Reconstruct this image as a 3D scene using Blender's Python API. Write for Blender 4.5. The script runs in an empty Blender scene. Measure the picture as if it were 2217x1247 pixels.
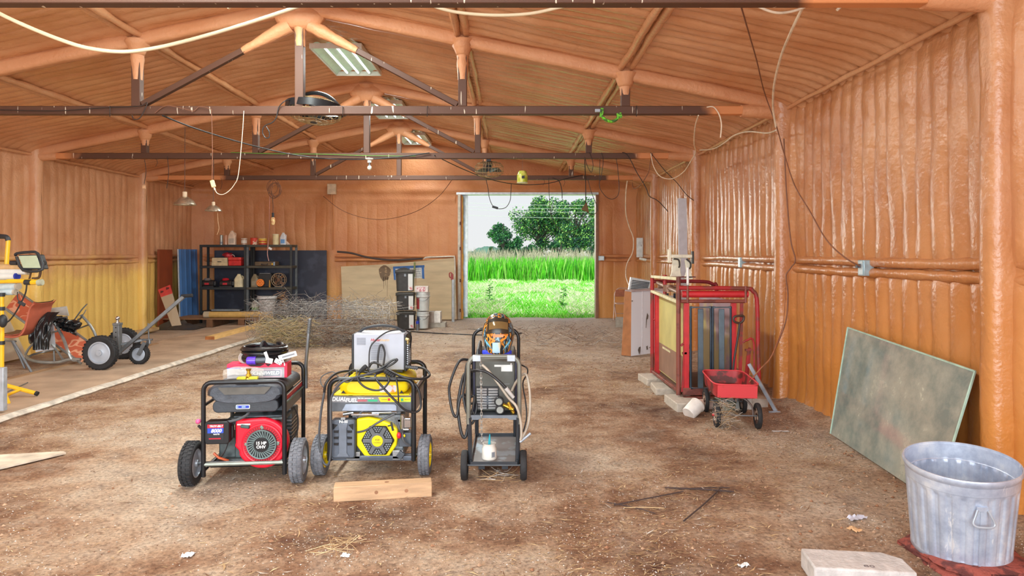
import bpy, bmesh, math, random
from mathutils import Vector, Matrix, noise, Euler
SC = bpy.context.scene
C = SC.collection
PI = math.pi
def R(a): return math.radians(a)
# ---------------- camera (24 mm lens, level, shifted) ----------------
F = 1478.0; CX = 1105.0; CY = 548.0; H = 1.45
cd = bpy.data.cameras.new('camera'); cam = bpy.data.objects.new('camera', cd); C.objects.link(cam)
cam.location = (0, 0, H); cam.rotation_euler = (PI/2, 0, 0)
cd.sensor_width = 36; cd.sensor_fit = 'HORIZONTAL'; cd.lens = 36*F/2217
cd.shift_x = (1108.5-CX)/2217; cd.shift_y = (CY-623.5)/2217
cd.clip_start = .05; cd.clip_end = 2000
SC.camera = cam
def P(px, py, Y):            # point seen at a photograph position, at depth Y
    return Vector(((px-CX)*Y/F, Y, H-(py-CY)*Y/F))
def G(px, py, z=0.0):        # ground point seen at a photograph position
    Y = F*(H-z)/(py-CY); return Vector(((px-CX)*Y/F, Y, z))
# ---------------- world, sun, fill lamps ----------------
w = bpy.data.worlds.new('sky'); SC.world = w; w.use_nodes = True
nt = w.node_tree; nt.nodes.clear()
o_ = nt.nodes.new('ShaderNodeOutputWorld'); b_ = nt.nodes.new('ShaderNodeBackground')
g_ = nt.nodes.new('ShaderNodeTexCoord'); s_ = nt.nodes.new('ShaderNodeSeparateXYZ'); r_ = nt.nodes.new('ShaderNodeValToRGB')
nt.links.new(g_.outputs['Generated'], s_.inputs[0]); nt.links.new(s_.outputs['Z'], r_.inputs[0])
r_.color_ramp.elements[0].position = 0.0; r_.color_ramp.elements[0].color = (.64, .65, .65, 1)
r_.color_ramp.elements[1].position = 0.5; r_.color_ramp.elements[1].color = (.58, .66, .78, 1)
nt.links.new(r_.outputs[0], b_.inputs[0]); b_.inputs[1].default_value = 1.0
nt.links.new(b_.outputs[0], o_.inputs[0])
def lamp(kind, name, loc, rot, energy, color=(1,1,1), **kw):
    l = bpy.data.lights.new(name, kind); l.energy = energy; l.color = color
    for k, v in kw.items(): setattr(l, k, v)
    o = bpy.data.objects.new(name, l); C.objects.link(o); o.location = loc; o.rotation_euler = rot
    return o
# sun over the field beyond the back door
lamp('SUN', 'sun', (0, 30, 20), (R(10), R(-34), 0), 2.3, (1, .97, .9), angle=R(3))
# area lamp and wide sun added to brighten inside, standing in for front daylight
lamp('AREA', 'front_fill', (-2.1, -1.6, 1.9), (R(90), 0, 0), 300, (.86, .94, 1.0), shape='RECTANGLE', size=9.0, size_y=3.2)
lamp('SUN', 'front_fill_sun', (-2, -10, 4), (R(78), 0, R(6)), 2.3, (.92, .97, 1), angle=R(70))
# wide low sun added beyond the doorway for highlights on the right wall
lamp('SUN', 'back_fill_sun', (0, 40, 6), (R(-82), 0, R(14)), .9, (1, .96, .88), angle=R(26))
SC.view_settings.view_transform = 'Standard'; SC.view_settings.look = 'None'
SC.view_settings.exposure = 0.42; SC.view_settings.gamma = 1; SC.view_settings.use_curve_mapping = False
# ---------------- helpers ----------------
def lin(c):
    return tuple(((v/255)/12.92 if v/255 <= .04045 else ((v/255+.055)/1.055)**2.4) for v in c)
_M = {}
def nn(nt, t, **kw):
    n = nt.nodes.new(t)
    for k, v in kw.items(): setattr(n, k, v)
    return n
def M(name, col, r=.6, m=0., var=.12, sc=14., bump=0., bsc=60., col2=None, thr=None, stretch=None, alpha=None, trans=0., coat=0.):
    """plain surface: base colour with soft noise variation, optional second colour in patches, optional bump"""
    if name in _M: return _M[name]
    mt = bpy.data.materials.new(name); mt.use_nodes = True; nt = mt.node_tree
    b = nt.nodes['Principled BSDF']; L = nt.links.new
    c = lin(col)
    tc = nn(nt, 'ShaderNodeTexCoord'); mp = nn(nt, 'ShaderNodeMapping'); L(tc.outputs['Object'], mp.inputs[0])
    if stretch: mp.inputs['Scale'].default_value = stretch
    no = nn(nt, 'ShaderNodeTexNoise'); no.inputs['Scale'].default_value = sc; no.inputs['Detail'].default_value = 5
    L(mp.outputs[0], no.inputs['Vector'])
    rp = nn(nt, 'ShaderNodeValToRGB')
    if col2 is None:
        rp.color_ramp.elements[0].color = (*[x*(1-var*1.6) for x in c], 1); rp.color_ramp.elements[1].color = (*[min(1, x*(1+var*1.2)) for x in c], 1)
        rp.color_ramp.elements[0].position = .3; rp.color_ramp.elements[1].position = .7
    else:
        t = .55 if thr is None else thr
        rp.color_ramp.elements[0].color = (*c, 1); rp.color_ramp.elements[1].color = (*lin(col2), 1)
        rp.color_ramp.elements[0].position = t-.04; rp.color_ramp.elements[1].position = t+.04
    L(no.outputs['Fac'], rp.inputs[0]); L(rp.outputs[0], b.inputs['Base Color'])
    b.inputs['Roughness'].default_value = r; b.inputs['Metallic'].default_value = m
    if bump:
        n2 = nn(nt, 'ShaderNodeTexNoise'); n2.inputs['Scale'].default_value = bsc; n2.inputs['Detail'].default_value = 4
        L(tc.outputs['Object'], n2.inputs['Vector'])
        bp = nn(nt, 'ShaderNodeBump'); bp.inputs['Strength'].default_value = bump; bp.inputs['Distance'].default_value = .02
        L(n2.outputs['Fac'], bp.inputs['Height']); L(bp.outputs[0], b.inputs['Normal'])
    if alpha is not None: b.inputs['Alpha'].default_value = alpha
    if trans: b.inputs['Transmission Weight'].default_value = trans
    if coat: b.inputs['Coat Weight'].default_value = coat
    _M[name] = mt; return mt
def tag(o, label=None, cat=None, group=None, kind=None):
    if label: o['label'] = label
    if cat: o['category'] = cat
    if group: o['group'] = group
    if kind: o['kind'] = kind
    return o
def empty(name, loc, label, cat, group=None, rz=0.):
    o = bpy.data.objects.new(name, None); C.objects.link(o); o.location = loc; o.rotation_euler = (0, 0, rz)
    o.empty_display_size = .1
    return tag(o, label, cat, group)
def catmull(pts, n=6, closed=False):
    pts = [Vector(p) for p in pts]
    if len(pts) < 3: return pts
    out = []; N = len(pts); rng = N if closed else N-1
    for i in range(rng):
        if closed: p0, p1, p2, p3 = pts[i-1], pts[i], pts[(i+1)%N], pts[(i+2)%N]
        else: p0, p1, p2, p3 = pts[max(i-1, 0)], pts[i], pts[i+1], pts[min(i+2, N-1)]
        for k in range(n):
            t = k/n
            out.append(.5*((2*p1)+(p2-p0)*t+(2*p0-5*p1+4*p2-p3)*t*t+(3*p1-p0-3*p2+p3)*t**3))
    if not closed: out.append(pts[-1])
    return out
class MB:
    def __init__(s): s.v = []; s.f = []; s.mi = []; s.T = Matrix.Identity(4); s.m = 0
    def add(s, vs, fs):
        n = len(s.v); s.v += [s.T @ Vector(v) for v in vs]
        s.f += [tuple(i+n for i in f) for f in fs]; s.mi += [s.m]*len(fs); return s
    def box(s, c, d, rot=None, taper=None):
        x, y, z = d[0]/2, d[1]/2, d[2]/2; t = taper or (1, 1)
        vs = [(-x, -y, -z), (x, -y, -z), (x, y, -z), (-x, y, -z), (-x*t[0], -y*t[1], z), (x*t[0], -y*t[1], z), (x*t[0], y*t[1], z), (-x*t[0], y*t[1], z)]
        q = Euler(rot).to_matrix() if rot else None
        c = Vector(c); vs = [(q @ Vector(v) if q else Vector(v))+c for v in vs]
        return s.add(vs, [(3, 2, 1, 0), (4, 5, 6, 7), (0, 1, 5, 4), (1, 2, 6, 5), (2, 3, 7, 6), (3, 0, 4, 7)])
    def b2(s, a, b):
        a = Vector(a); b = Vector(b); return s.box((a+b)/2, [abs(b[i]-a[i]) for i in range(3)])
    def tube(s, pts, r, seg=8, closed=False, cap=True, ell=None):
        pts = [Vector(p) for p in pts]; n = len(pts)
        if n < 2: return s
        rr = r if isinstance(r, (list, tuple)) else [r]*n
        vs = []; fs = []; up = None
        for i, p in enumerate(pts):
            if closed: d = pts[(i+1)%n]-pts[i-1]
            else: d = pts[min(i+1, n-1)]-pts[max(i-1, 0)]
            if d.length < 1e-9: d = Vector((0, 0, 1))
            d.normalize()
            if up is None:
                up = d.orthogonal().normalized()
                if abs(d.z) < .9: up = (Vector((0, 0, 1))-d*d.z).normalized()
            else:
                u2 = up-d*up.dot(d); up = u2.normalized() if u2.length > 1e-6 else d.orthogonal().normalized()
            sd = d.cross(up)
            for k in range(seg):
                a = 2*PI*k/seg; e = ell or (1, 1)
                vs.append(p+(up*math.cos(a)*e[0]+sd*math.sin(a)*e[1])*rr[i])
        for i in range(n if closed else n-1):
            j = (i+1) % n
            for k in range(seg):
                k2 = (k+1) % seg; fs.append((i*seg+k, i*seg+k2, j*seg+k2, j*seg+k))
        if cap and not closed:
            fs.append(tuple(range(seg))[::-1]); fs.append(tuple((n-1)*seg+k for k in range(seg)))
        return s.add(vs, fs)
    def cyl(s, a, b, r, r2=None, seg=16): return s.tube([a, b], [r, r if r2 is None else r2], seg)
    def bar(s, a, b, w, h, up=(0, 0, 1)):
        """square bar from a to b, w across, h along up"""
        a = Vector(a); b = Vector(b); d = (b-a).normalized(); up = Vector(up)
        if abs(d.dot(up)) > .99: up = Vector((0, 1, 0))
        sd = d.cross(up).normalized(); u = sd.cross(d).normalized(); vs = []
        for p in (a, b):
            for x, y in ((-1, -1), (1, -1), (1, 1), (-1, 1)): vs.append(p+sd*x*w/2+u*y*h/2)
        return s.add(vs, [(3, 2, 1, 0), (4, 5, 6, 7), (0, 1, 5, 4), (1, 2, 6, 5), (2, 3, 7, 6), (3, 0, 4, 7)])
    def lathe(s, prof, seg=24, c=(0, 0, 0), axis='Z', rot=None, cap=False):
        vs = []; fs = []; n = len(prof); c = Vector(c)
        q = Euler(rot).to_matrix() if rot else None
        for (r, h) in prof:
            for k in range(seg):
                a = 2*PI*k/seg; x, y = r*math.cos(a), r*math.sin(a)
                v = Vector((x, y, h)) if axis == 'Z' else (Vector((x, h, y)) if axis == 'Y' else Vector((h, x, y)))
                if q: v = q @ v
                vs.append(v+c)
        for i in range(n-1):
            for k in range(seg):
                k2 = (k+1) % seg; fs.append((i*seg+k, i*seg+k2, (i+1)*seg+k2, (i+1)*seg+k))
        if prof[0][0] > 1e-6 and cap: fs.append(tuple(range(seg))[::-1])
        if prof[-1][0] > 1e-6 and cap: fs.append(tuple((n-1)*seg+k for k in range(seg)))
        return s.add(vs, fs)
    def prism(s, out, d, axis='Y', off=0.):
        """2-D outline extruded by d along axis; outline = (x,z) for Y, (x,y) for Z, (y,z) for X"""
        n = len(out); vs = []
        for k in (off, off+d):
            for (a, b) in out:
                vs.append((a, k, b) if axis == 'Y' else ((a, b, k) if axis == 'Z' else (k, a, b)))
        fs = [tuple(range(n))[::-1], tuple(range(n, 2*n))]
        for i in range(n): j = (i+1) % n; fs.append((i, j, n+j, n+i))
        return s.add(vs, fs)
    def sheet(s, fn, nu, nv, thick=0., closed_u=False):
        """surface fn(u,v) for u,v in 0..1"""
        g = [[Vector(fn(i/nu, j/nv)) for j in range(nv+1)] for i in range(nu+1)]
        vs = [p for row in g for p in row]; W = nv+1
        fs = [(i*W+j, (i+1)*W+j, (i+1)*W+j+1, i*W+j+1) for i in range(nu) for j in range(nv)]
        if thick:
            nv_ = []
            for i in range(nu+1):
                for j in range(W):
                    du = g[min(i+1, nu)][j]-g[max(i-1, 0)][j]; dv = g[i][min(j+1, nv)]-g[i][max(j-1, 0)]
                    nrm = du.cross(dv)
                    if nrm.length > 1e-12: nrm.normalize()
                    nv_.append(g[i][j]-nrm*thick)
            o = len(vs); vs += nv_
            fs2 = [tuple(o+k for k in f[::-1]) for f in fs]
            ed = [(i*W, (i+1)*W) for i in range(nu)]+[(nu*W+j, nu*W+j+1) for j in range(nv)]
            ed += [((i+1)*W+nv, i*W+nv) for i in range(nu)]+[(j+1, j) for j in range(nv)]
            fs = fs+fs2+[(b, a, a+o, b+o) for a, b in ed]
        return s.add(vs, fs)
    def sphere(s, c, r, seg=16, rings=10, sq=(1, 1, 1)):
        c = Vector(c); vs = []; fs = []
        for i in range(rings+1):
            th = PI*i/rings
            for k in range(seg):
                a = 2*PI*k/seg; vs.append(c+Vector((r*sq[0]*math.sin(th)*math.cos(a), r*sq[1]*math.sin(th)*math.sin(a), r*sq[2]*math.cos(th))))
        for i in range(rings):
            for k in range(seg):
                k2 = (k+1) % seg; fs.append((i*seg+k, (i+1)*seg+k, (i+1)*seg+k2, i*seg+k2))
        return s.add(vs, fs)
    def torus(s, c, R_, r, axis='Z', seg=32, ss=10, sq=1.):
        pts = []
        for k in range(seg):
            a = 2*PI*k/seg; x, y = R_*math.cos(a), R_*math.sin(a)*sq
            pts.append(Vector(c)+(Vector((x, y, 0)) if axis == 'Z' else (Vector((x, 0, y)) if axis == 'Y' else Vector((0, x, y)))))
        return s.tube(pts, r, ss, closed=True)
    def build(s, name, mats, parent=None, world=False, smooth=38, bev=0., bseg=2, sub=0):
        me = bpy.data.meshes.new(name)
        vs = s.v
        if world and parent is not None: vs = [v-parent.location for v in vs]
        me.from_pydata([tuple(v) for v in vs], [], s.f); 
        if not isinstance(mats, (list, tuple)): mats = [mats]
        for m in mats: me.materials.append(m)
        if len(mats) > 1: me.polygons.foreach_set('material_index', s.mi)
        me.validate()
        bm = bmesh.new(); bm.from_mesh(me); bmesh.ops.recalc_face_normals(bm, faces=bm.faces); bm.to_mesh(me); bm.free()
        if smooth:
            me.shade_smooth(); me.set_sharp_from_angle(angle=R(smooth))
        o = bpy.data.objects.new(name, me); C.objects.link(o)
        if parent is not None: o.parent = parent
        if bev:
            b = o.modifiers.new('bevel', 'BEVEL'); b.width = bev; b.segments = bseg; b.limit_method = 'ANGLE'; b.angle_limit = R(40)
            b.harden_normals = False
        if sub:
            q = o.modifiers.new('sub', 'SUBSURF'); q.levels = sub; q.render_levels = sub
        return o
def rrect(w, h, r, n=5, cx=0., cy=0.):
    out = []
    for (sx, sy, a0) in ((1, 1, 0), (-1, 1, 90), (-1, -1, 180), (1, -1, 270)):
        for k in range(n+1):
            a = R(a0+90*k/n); out.append((cx+sx*(w/2-r)+r*math.cos(a), cy+sy*(h/2-r)+r*math.sin(a)))
    return out
def text(name, s, size, loc, rot, mt, parent=None, ext=.0006, align='CENTER', sx=1., shear=0., bold=0.):
    cu = bpy.data.curves.new(name, 'FONT'); cu.body = s; cu.size = size; cu.extrude = ext; cu.align_x = align; cu.align_y = 'CENTER'
    cu.shear = shear; cu.offset = bold; cu.resolution_u = 3
    o = bpy.data.objects.new(name+'_c', cu); C.objects.link(o)
    bpy.context.view_layer.update()
    me = bpy.data.meshes.new_from_object(o); me.name = name
    bpy.data.objects.remove(o); bpy.data.curves.remove(cu)
    me.materials.clear(); me.materials.append(mt)
    ob = bpy.data.objects.new(name, me); C.objects.link(ob); ob.location = loc; ob.rotation_euler = rot; ob.scale = (sx, 1, 1)
    if parent is not None: ob.parent = parent
    return ob
def copy_tree(o, parent=None):
    c = o.copy(); C.objects.link(c)
    if parent is not None: c.parent = parent
    for ch in list(o.children): copy_tree(ch, c)
    return c
def cable(name, pts, r, mt, label, cat='cord', group=None, n=7, seg=6):
    b = MB().tube(catmull(pts, n), r, seg); return tag(b.build(name, mt, smooth=60), label, cat, group)
FR = (PI/2, 0, 0)      # text facing the camera (-Y)
# ---------------- the shed ----------------
XL, XR, XM = -6.93, 2.77, -2.07
YF, YB = -1.0, 15.0
RZ, SL = 3.97, .205          # ridge height and roof slope
TY = [3.75, 6.72, 9.85, 12.7]
def roof_z(x): return RZ-SL*abs(x-XM)
def foam_mat(name, c1, c2, low=None, zlo=1.2, zhi=1.9, rough=.36, fine=.35):
    mt = bpy.data.materials.new(name); mt.use_nodes = True; nt = mt.node_tree; L = nt.links.new
    b = nt.nodes['Principled BSDF']; b.inputs['Roughness'].default_value = rough; b.inputs['Specular IOR Level'].default_value = .7 if rough < .32 else .5
    geo = nn(nt, 'ShaderNodeNewGeometry')
    no = nn(nt, 'ShaderNodeTexNoise'); no.inputs['Scale'].default_value = 1.3; no.inputs['Detail'].default_value = 6; no.inputs['Roughness'].default_value = .6
    L(geo.outputs['Position'], no.inputs['Vector'])
    rp = nn(nt, 'ShaderNodeValToRGB'); rp.color_ramp.elements[0].color = (*lin(c1), 1); rp.color_ramp.elements[1].color = (*lin(c2), 1)
    rp.color_ramp.elements[0].position = .36; rp.color_ramp.elements[1].position = .66
    L(no.outputs['Fac'], rp.inputs[0]); last = rp.outputs[0]
    if low:
        sp = nn(nt, 'ShaderNodeSeparateXYZ'); L(geo.outputs['Position'], sp.inputs[0])
        n3 = nn(nt, 'ShaderNodeTexNoise'); n3.inputs['Scale'].default_value = 2.2; n3.inputs['Detail'].default_value = 4; L(geo.outputs['Position'], n3.inputs['Vector'])
        ad = nn(nt, 'ShaderNodeMath', operation='MULTIPLY_ADD'); L(n3.outputs['Fac'], ad.inputs[0]); ad.inputs[1].default_value = .9; L(sp.outputs['Z'], ad.inputs[2])
        mr = nn(nt, 'ShaderNodeMapRange'); L(ad.outputs[0], mr.inputs[0]); mr.inputs[1].default_value = zlo+.45; mr.inputs[2].default_value = zhi+.45; mr.inputs[3].default_value = 1; mr.inputs[4].default_value = 0
        mx = nn(nt, 'ShaderNodeMix', data_type='RGBA'); L(mr.outputs[0], mx.inputs[0]); L(last, mx.inputs[6]); mx.inputs[7].default_value = (*lin(low), 1); last = mx.outputs[2]
    L(last, b.inputs['Base Color'])
    n2 = nn(nt, 'ShaderNodeTexNoise'); n2.inputs['Scale'].default_value = 34; n2.inputs['Detail'].default_value = 5; L(geo.outputs['Position'], n2.inputs['Vector'])
    n4 = nn(nt, 'ShaderNodeTexNoise'); n4.inputs['Scale'].default_value = 9; n4.inputs['Detail'].default_value = 3; L(geo.outputs['Position'], n4.inputs['Vector'])
    bp = nn(nt, 'ShaderNodeBump'); bp.inputs['Strength'].default_value = fine; bp.inputs['Distance'].default_value = .02; L(n2.outputs['Fac'], bp.inputs['Height'])
    bp2 = nn(nt, 'ShaderNodeBump'); bp2.inputs['Strength'].default_value = .2; bp2.inputs['Distance'].default_value = .05; L(n4.outputs['Fac'], bp2.inputs['Height'])
    L(bp.outputs[0], bp2.inputs['Normal']); L(bp2.outputs[0], b.inputs['Normal'])
    return mt
foam = foam_mat('foam', (206, 142, 98), (216, 158, 116), rough=.55)
foam_right = foam_mat('foam_right', (180, 116, 72), (206, 150, 106), low=(204, 134, 66), zlo=.4, zhi=1.7, rough=.29, fine=.25)
foam_left = foam_mat('foam_left', (206, 148, 106), (222, 170, 130), low=(250, 212, 120), zlo=1.0, zhi=1.45)
foam_back = foam_mat('foam_back', (196, 126, 78), (212, 148, 98), low=(214, 154, 86), zlo=.6, zhi=1.4, rough=.5)
foam_roof = foam_mat('foam_roof', (202, 142, 98), (222, 170, 128), rough=.18, fine=.25)
def pillow(u, sp, ph, e=.42):
    """spray foam bulging between the corrugations, with a sharp groove"""
    return abs(math.sin(PI*(u/sp+ph)))**e
def near(vals, u, w): return sum(math.exp(-((u-t)/w)**2) for t in vals)
def ribbed(name, fn, nu, nv, mt, kind='structure'):
    b = MB().sheet(fn, nu, nv); o = b.build(name, mt, smooth=0); o.data.shade_smooth(); o['kind'] = kind; return o
def wall_disp(y, z, seed, amp, sp, ztop, cols, sagg=1.):
    n1 = noise.noise(Vector((y*.9, z*.8, seed))); n2 = noise.noise(Vector((y*3, z*2.2, seed+9)))
    yy = y+.05*n1+.022*n2
    i = math.floor(yy/sp); ra = .6+.8*abs(noise.noise(Vector((i*1.7, seed, z*.5))))
    env = min(1, max(0, (ztop-z)/.35)); env = env*env*(3-2*env)*.8+.2*min(1, max(0, (ztop-z)/.08))
    gird = min(1., abs(z-1.345)/.12); gird = gird**.5
    d = amp*ra*pillow(yy, sp, 0)*env*gird*min(1, 1.4-near(cols, y, .14))
    # slumped lobes where the foam ran
    d += .02*max(0, noise.noise(Vector((y*6, z*1.6, seed+4))))*sagg
    d += .05*near(cols, y, .16)
    return d
def right_fn(u, v):
    y = YF+(YB-YF)*u; z = 2.98*v
    if v > .97: z = 2.98
    return (XR-wall_disp(y, z, 1.3, .042, .172, 2.95, TY)-.10*max(0, (z-2.82)/.2)**2-.04*math.exp(-z/.1), y, z)
ribbed('wall_right', right_fn, 800, 84, foam_right)
def left_fn(u, v):
    y = YF+(YB-YF)*u; z = 2.98*v
    return (XL+wall_disp(y, z, 7.7, .026, .19, 2.95, TY)+.10*max(0, (z-2.82)/.2)**2+.03*math.exp(-z/.1), y, z)
ribbed('wall_left', left_fn, 720, 84, foam_left)
DX0, DX1, DZ = -1.06, 1.88, 2.76       # the open back doorway
def back_part(name, x0, x1, z0, z1, nu, nv):
    def fn(u, v):
        x = x0+(x1-x0)*u; z = z0+(z1-z0)*v; zt = roof_z(x)
        if z1 > 3.2: z = z0+(zt+.02-z0)*v
        d = wall_disp(x, z, 4.1, .02, .225, 2.62, [-3.96], .5) if z < 2.66 else .02*noise.noise(Vector((x*2, z*3, 1)))
        d += .05*math.exp(-((z-2.83)/.09)**2)*(1+.3*noise.noise(Vector((x*4, 0, 0)))) + .03*math.exp(-((z-2.62)/.05)**2)*(1 if x < -1.2 else 0)
        if x > 1.9: d += .06*noise.noise(Vector((x*2.2, z*.9, 2)))+.18*max(0, (x-2.35)/.42)**2
        if x < -6.4: d += .16*max(0, (-6.4-x)/.5)**2
        # sprayed return round the doorway
        return (x, YB-d-.002, z)
    return ribbed(name, fn, nu, nv, foam_back)
a_ = back_part('wall_back_left', XL, DX0, 0, 2.76, 470, 50)
b_ = back_part('wall_back_right', DX1, XR, 0, 2.76, 90, 50)
c_ = back_part('wall_back_gable', XL, XR, 2.76, 3.99, 200, 24)
# outer metal skin and doorway returns give the back wall its thickness
skin = M('outer_metal', (190, 190, 185), .5, .3)
q = MB(); q.b2((XL-.05, YB+.1, 0), (DX0, YB+.16, 2.76)); q.b2((DX1, YB+.1, 0), (XR+.05, YB+.16, 2.76)); q.b2((XL-.05, YB+.1, 2.76), (XR+.05, YB+.16, 3.0))
q.prism([(XL-.05, 3.0), (XR+.05, 3.0), (XM, 4.02)], .06, 'Y', YB+.1)
q.build('wall_back_outer', skin)['kind'] = 'structure'
q = MB(); q.b2((XR+.04, YF, 0), (XR+.1, YB+.16, 3.0)); q.build('wall_right_outer', skin)['kind'] = 'structure'
q = MB(); q.b2((XL-.1, YF, 0), (XL-.04, YB+.16, 3.0)); q.build('wall_left_outer', skin)['kind'] = 'structure'
def roof_fn(sgn):
    E = XR if sgn > 0 else XL
    def fn(u, v):
        y = YF+(YB+.05-YF)*u; x = XM+(E-XM)*v; s = abs(x-XM); dE = abs(E-x)
        sd = 2.2 if sgn > 0 else 8.8
        n1 = noise.noise(Vector((y*.8, x*.7, sd))); n2 = noise.noise(Vector((y*3, x*1.5, sd+5)))
        curve = .22*math.exp(-dE/.45)*(1 if sgn > 0 else .6)
        yy = y+.07*n1+.03*n2+curve*.6
        sp = .155; i = math.floor(yy/sp); ra = .5+abs(noise.noise(Vector((i*1.3, sd, x*.6))))*1.1
        amp = (.046 if sgn > 0 else .02)*ra*(1.15-near(TY, y, .12))*min(1, s/.5)
        pn = near([0], min(abs(s-1.6), abs(s-3.2)), .12)
        d = amp*pillow(yy, sp, 0, .5)*(1-.7*pn)+.03*pn+.03*near(TY, y, .2)
        d += .015*max(0, noise.noise(Vector((y*2.5, x*2.5, sd+7))))
        d += .11*math.exp(-dE/.13)
        d += .03*math.exp(-(s/.25)**2)*(1+noise.noise(Vector((y*4, 0, 2))))
        return (x, y, roof_z(x)-d)
    return fn
ribbed('ceiling_right', roof_fn(1), 860, 70, foam_roof)
ribbed('ceiling_left', roof_fn(-1), 860, 70, foam_roof)
q = MB()
for sg, E in ((1, XR), (-1, XL)):
    q.add([(XM, YF, RZ+.03), (E, YF, roof_z(E)+.03), (E, YB+.16, roof_z(E)+.03), (XM, YB+.16, RZ+.03), (XM, YF, RZ+.07), (E, YF, roof_z(E)+.07), (E, YB+.16, roof_z(E)+.07), (XM, YB+.16, RZ+.07)],
          [(0, 1, 2, 3), (7, 6, 5, 4), (0, 4, 5, 1), (1, 5, 6, 2), (2, 6, 7, 3), (3, 7, 4, 0)])
q.build('ceiling_roof_skin', skin)['kind'] = 'structure'
# ---------------- steel and foam ----------------
def steel_mat(name, x0, x1):
    """dark painted steel with pale drips; orange overspray beyond x0 and x1"""
    mt = bpy.data.materials.new(name); mt.use_nodes = True; nt = mt.node_tree; L = nt.links.new
    b = nt.nodes['Principled BSDF']; b.inputs['Roughness'].default_value = .55
    geo = nn(nt, 'ShaderNodeNewGeometry'); sp = nn(nt, 'ShaderNodeSeparateXYZ'); L(geo.outputs['Position'], sp.inputs[0])
    no = nn(nt, 'ShaderNodeTexNoise'); no.inputs['Scale'].default_value = 3; L(geo.outputs['Position'], no.inputs['Vector'])
    ad = nn(nt, 'ShaderNodeMath', operation='MULTIPLY_ADD'); L(no.outputs['Fac'], ad.inputs[0]); ad.inputs[1].default_value = .6; L(sp.outputs['X'], ad.inputs[2])
    m1 = nn(nt, 'ShaderNodeMapRange'); L(ad.outputs[0], m1.inputs[0]); m1.inputs[1].default_value = x1+.3; m1.inputs[2].default_value = x1+.45
    m2 = nn(nt, 'ShaderNodeMapRange'); L(ad.outputs[0], m2.inputs[0]); m2.inputs[1].default_value = x0+.3; m2.inputs[2].default_value = x0+.1
    mx = nn(nt, 'ShaderNodeMath', operation='MAXIMUM'); L(m1.outputs[0], mx.inputs[0]); L(m2.outputs[0], mx.inputs[1])
    mp = nn(nt, 'ShaderNodeMapping'); mp.inputs['Scale'].default_value = (34, 20, 5); L(geo.outputs['Position'], mp.inputs[0])
    dr = nn(nt, 'ShaderNodeTexNoise'); dr.inputs['Scale'].default_value = 1; dr.inputs['Detail'].default_value = 1; L(mp.outputs[0], dr.inputs['Vector'])
    rp = nn(nt, 'ShaderNodeValToRGB'); rp.color_ramp.elements[0].position = .715; rp.color_ramp.elements[1].position = .74
    rp.color_ramp.elements[0].color = (*lin((88, 56, 40)), 1); rp.color_ramp.elements[1].color = (*lin((214, 200, 180)), 1); L(dr.outputs['Fac'], rp.inputs[0])
    mc = nn(nt, 'ShaderNodeMix', data_type='RGBA'); L(mx.outputs[0], mc.inputs[0]); L(rp.outputs[0], mc.inputs[6]); mc.inputs[7].default_value = (*lin((214, 140, 88)), 1)
    L(mc.outputs[2], b.inputs['Base Color']); return mt
steel = steel_mat('truss_steel', -50, 50)
def lump_tube(b, p0, p1, r0, r1, n=8, seed=0., seg=10, amp=.18, ell=None):
    p0 = Vector(p0); p1 = Vector(p1)
    pts = [p0.lerp(p1, k/n) for k in range(n+1)]
    rr = [(r0+(r1-r0)*k/n)*(1+amp*noise.noise(Vector((k*.9, seed, p0.y)))) for k in range(n+1)]
    b.tube(pts, rr, seg, ell=ell)
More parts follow.
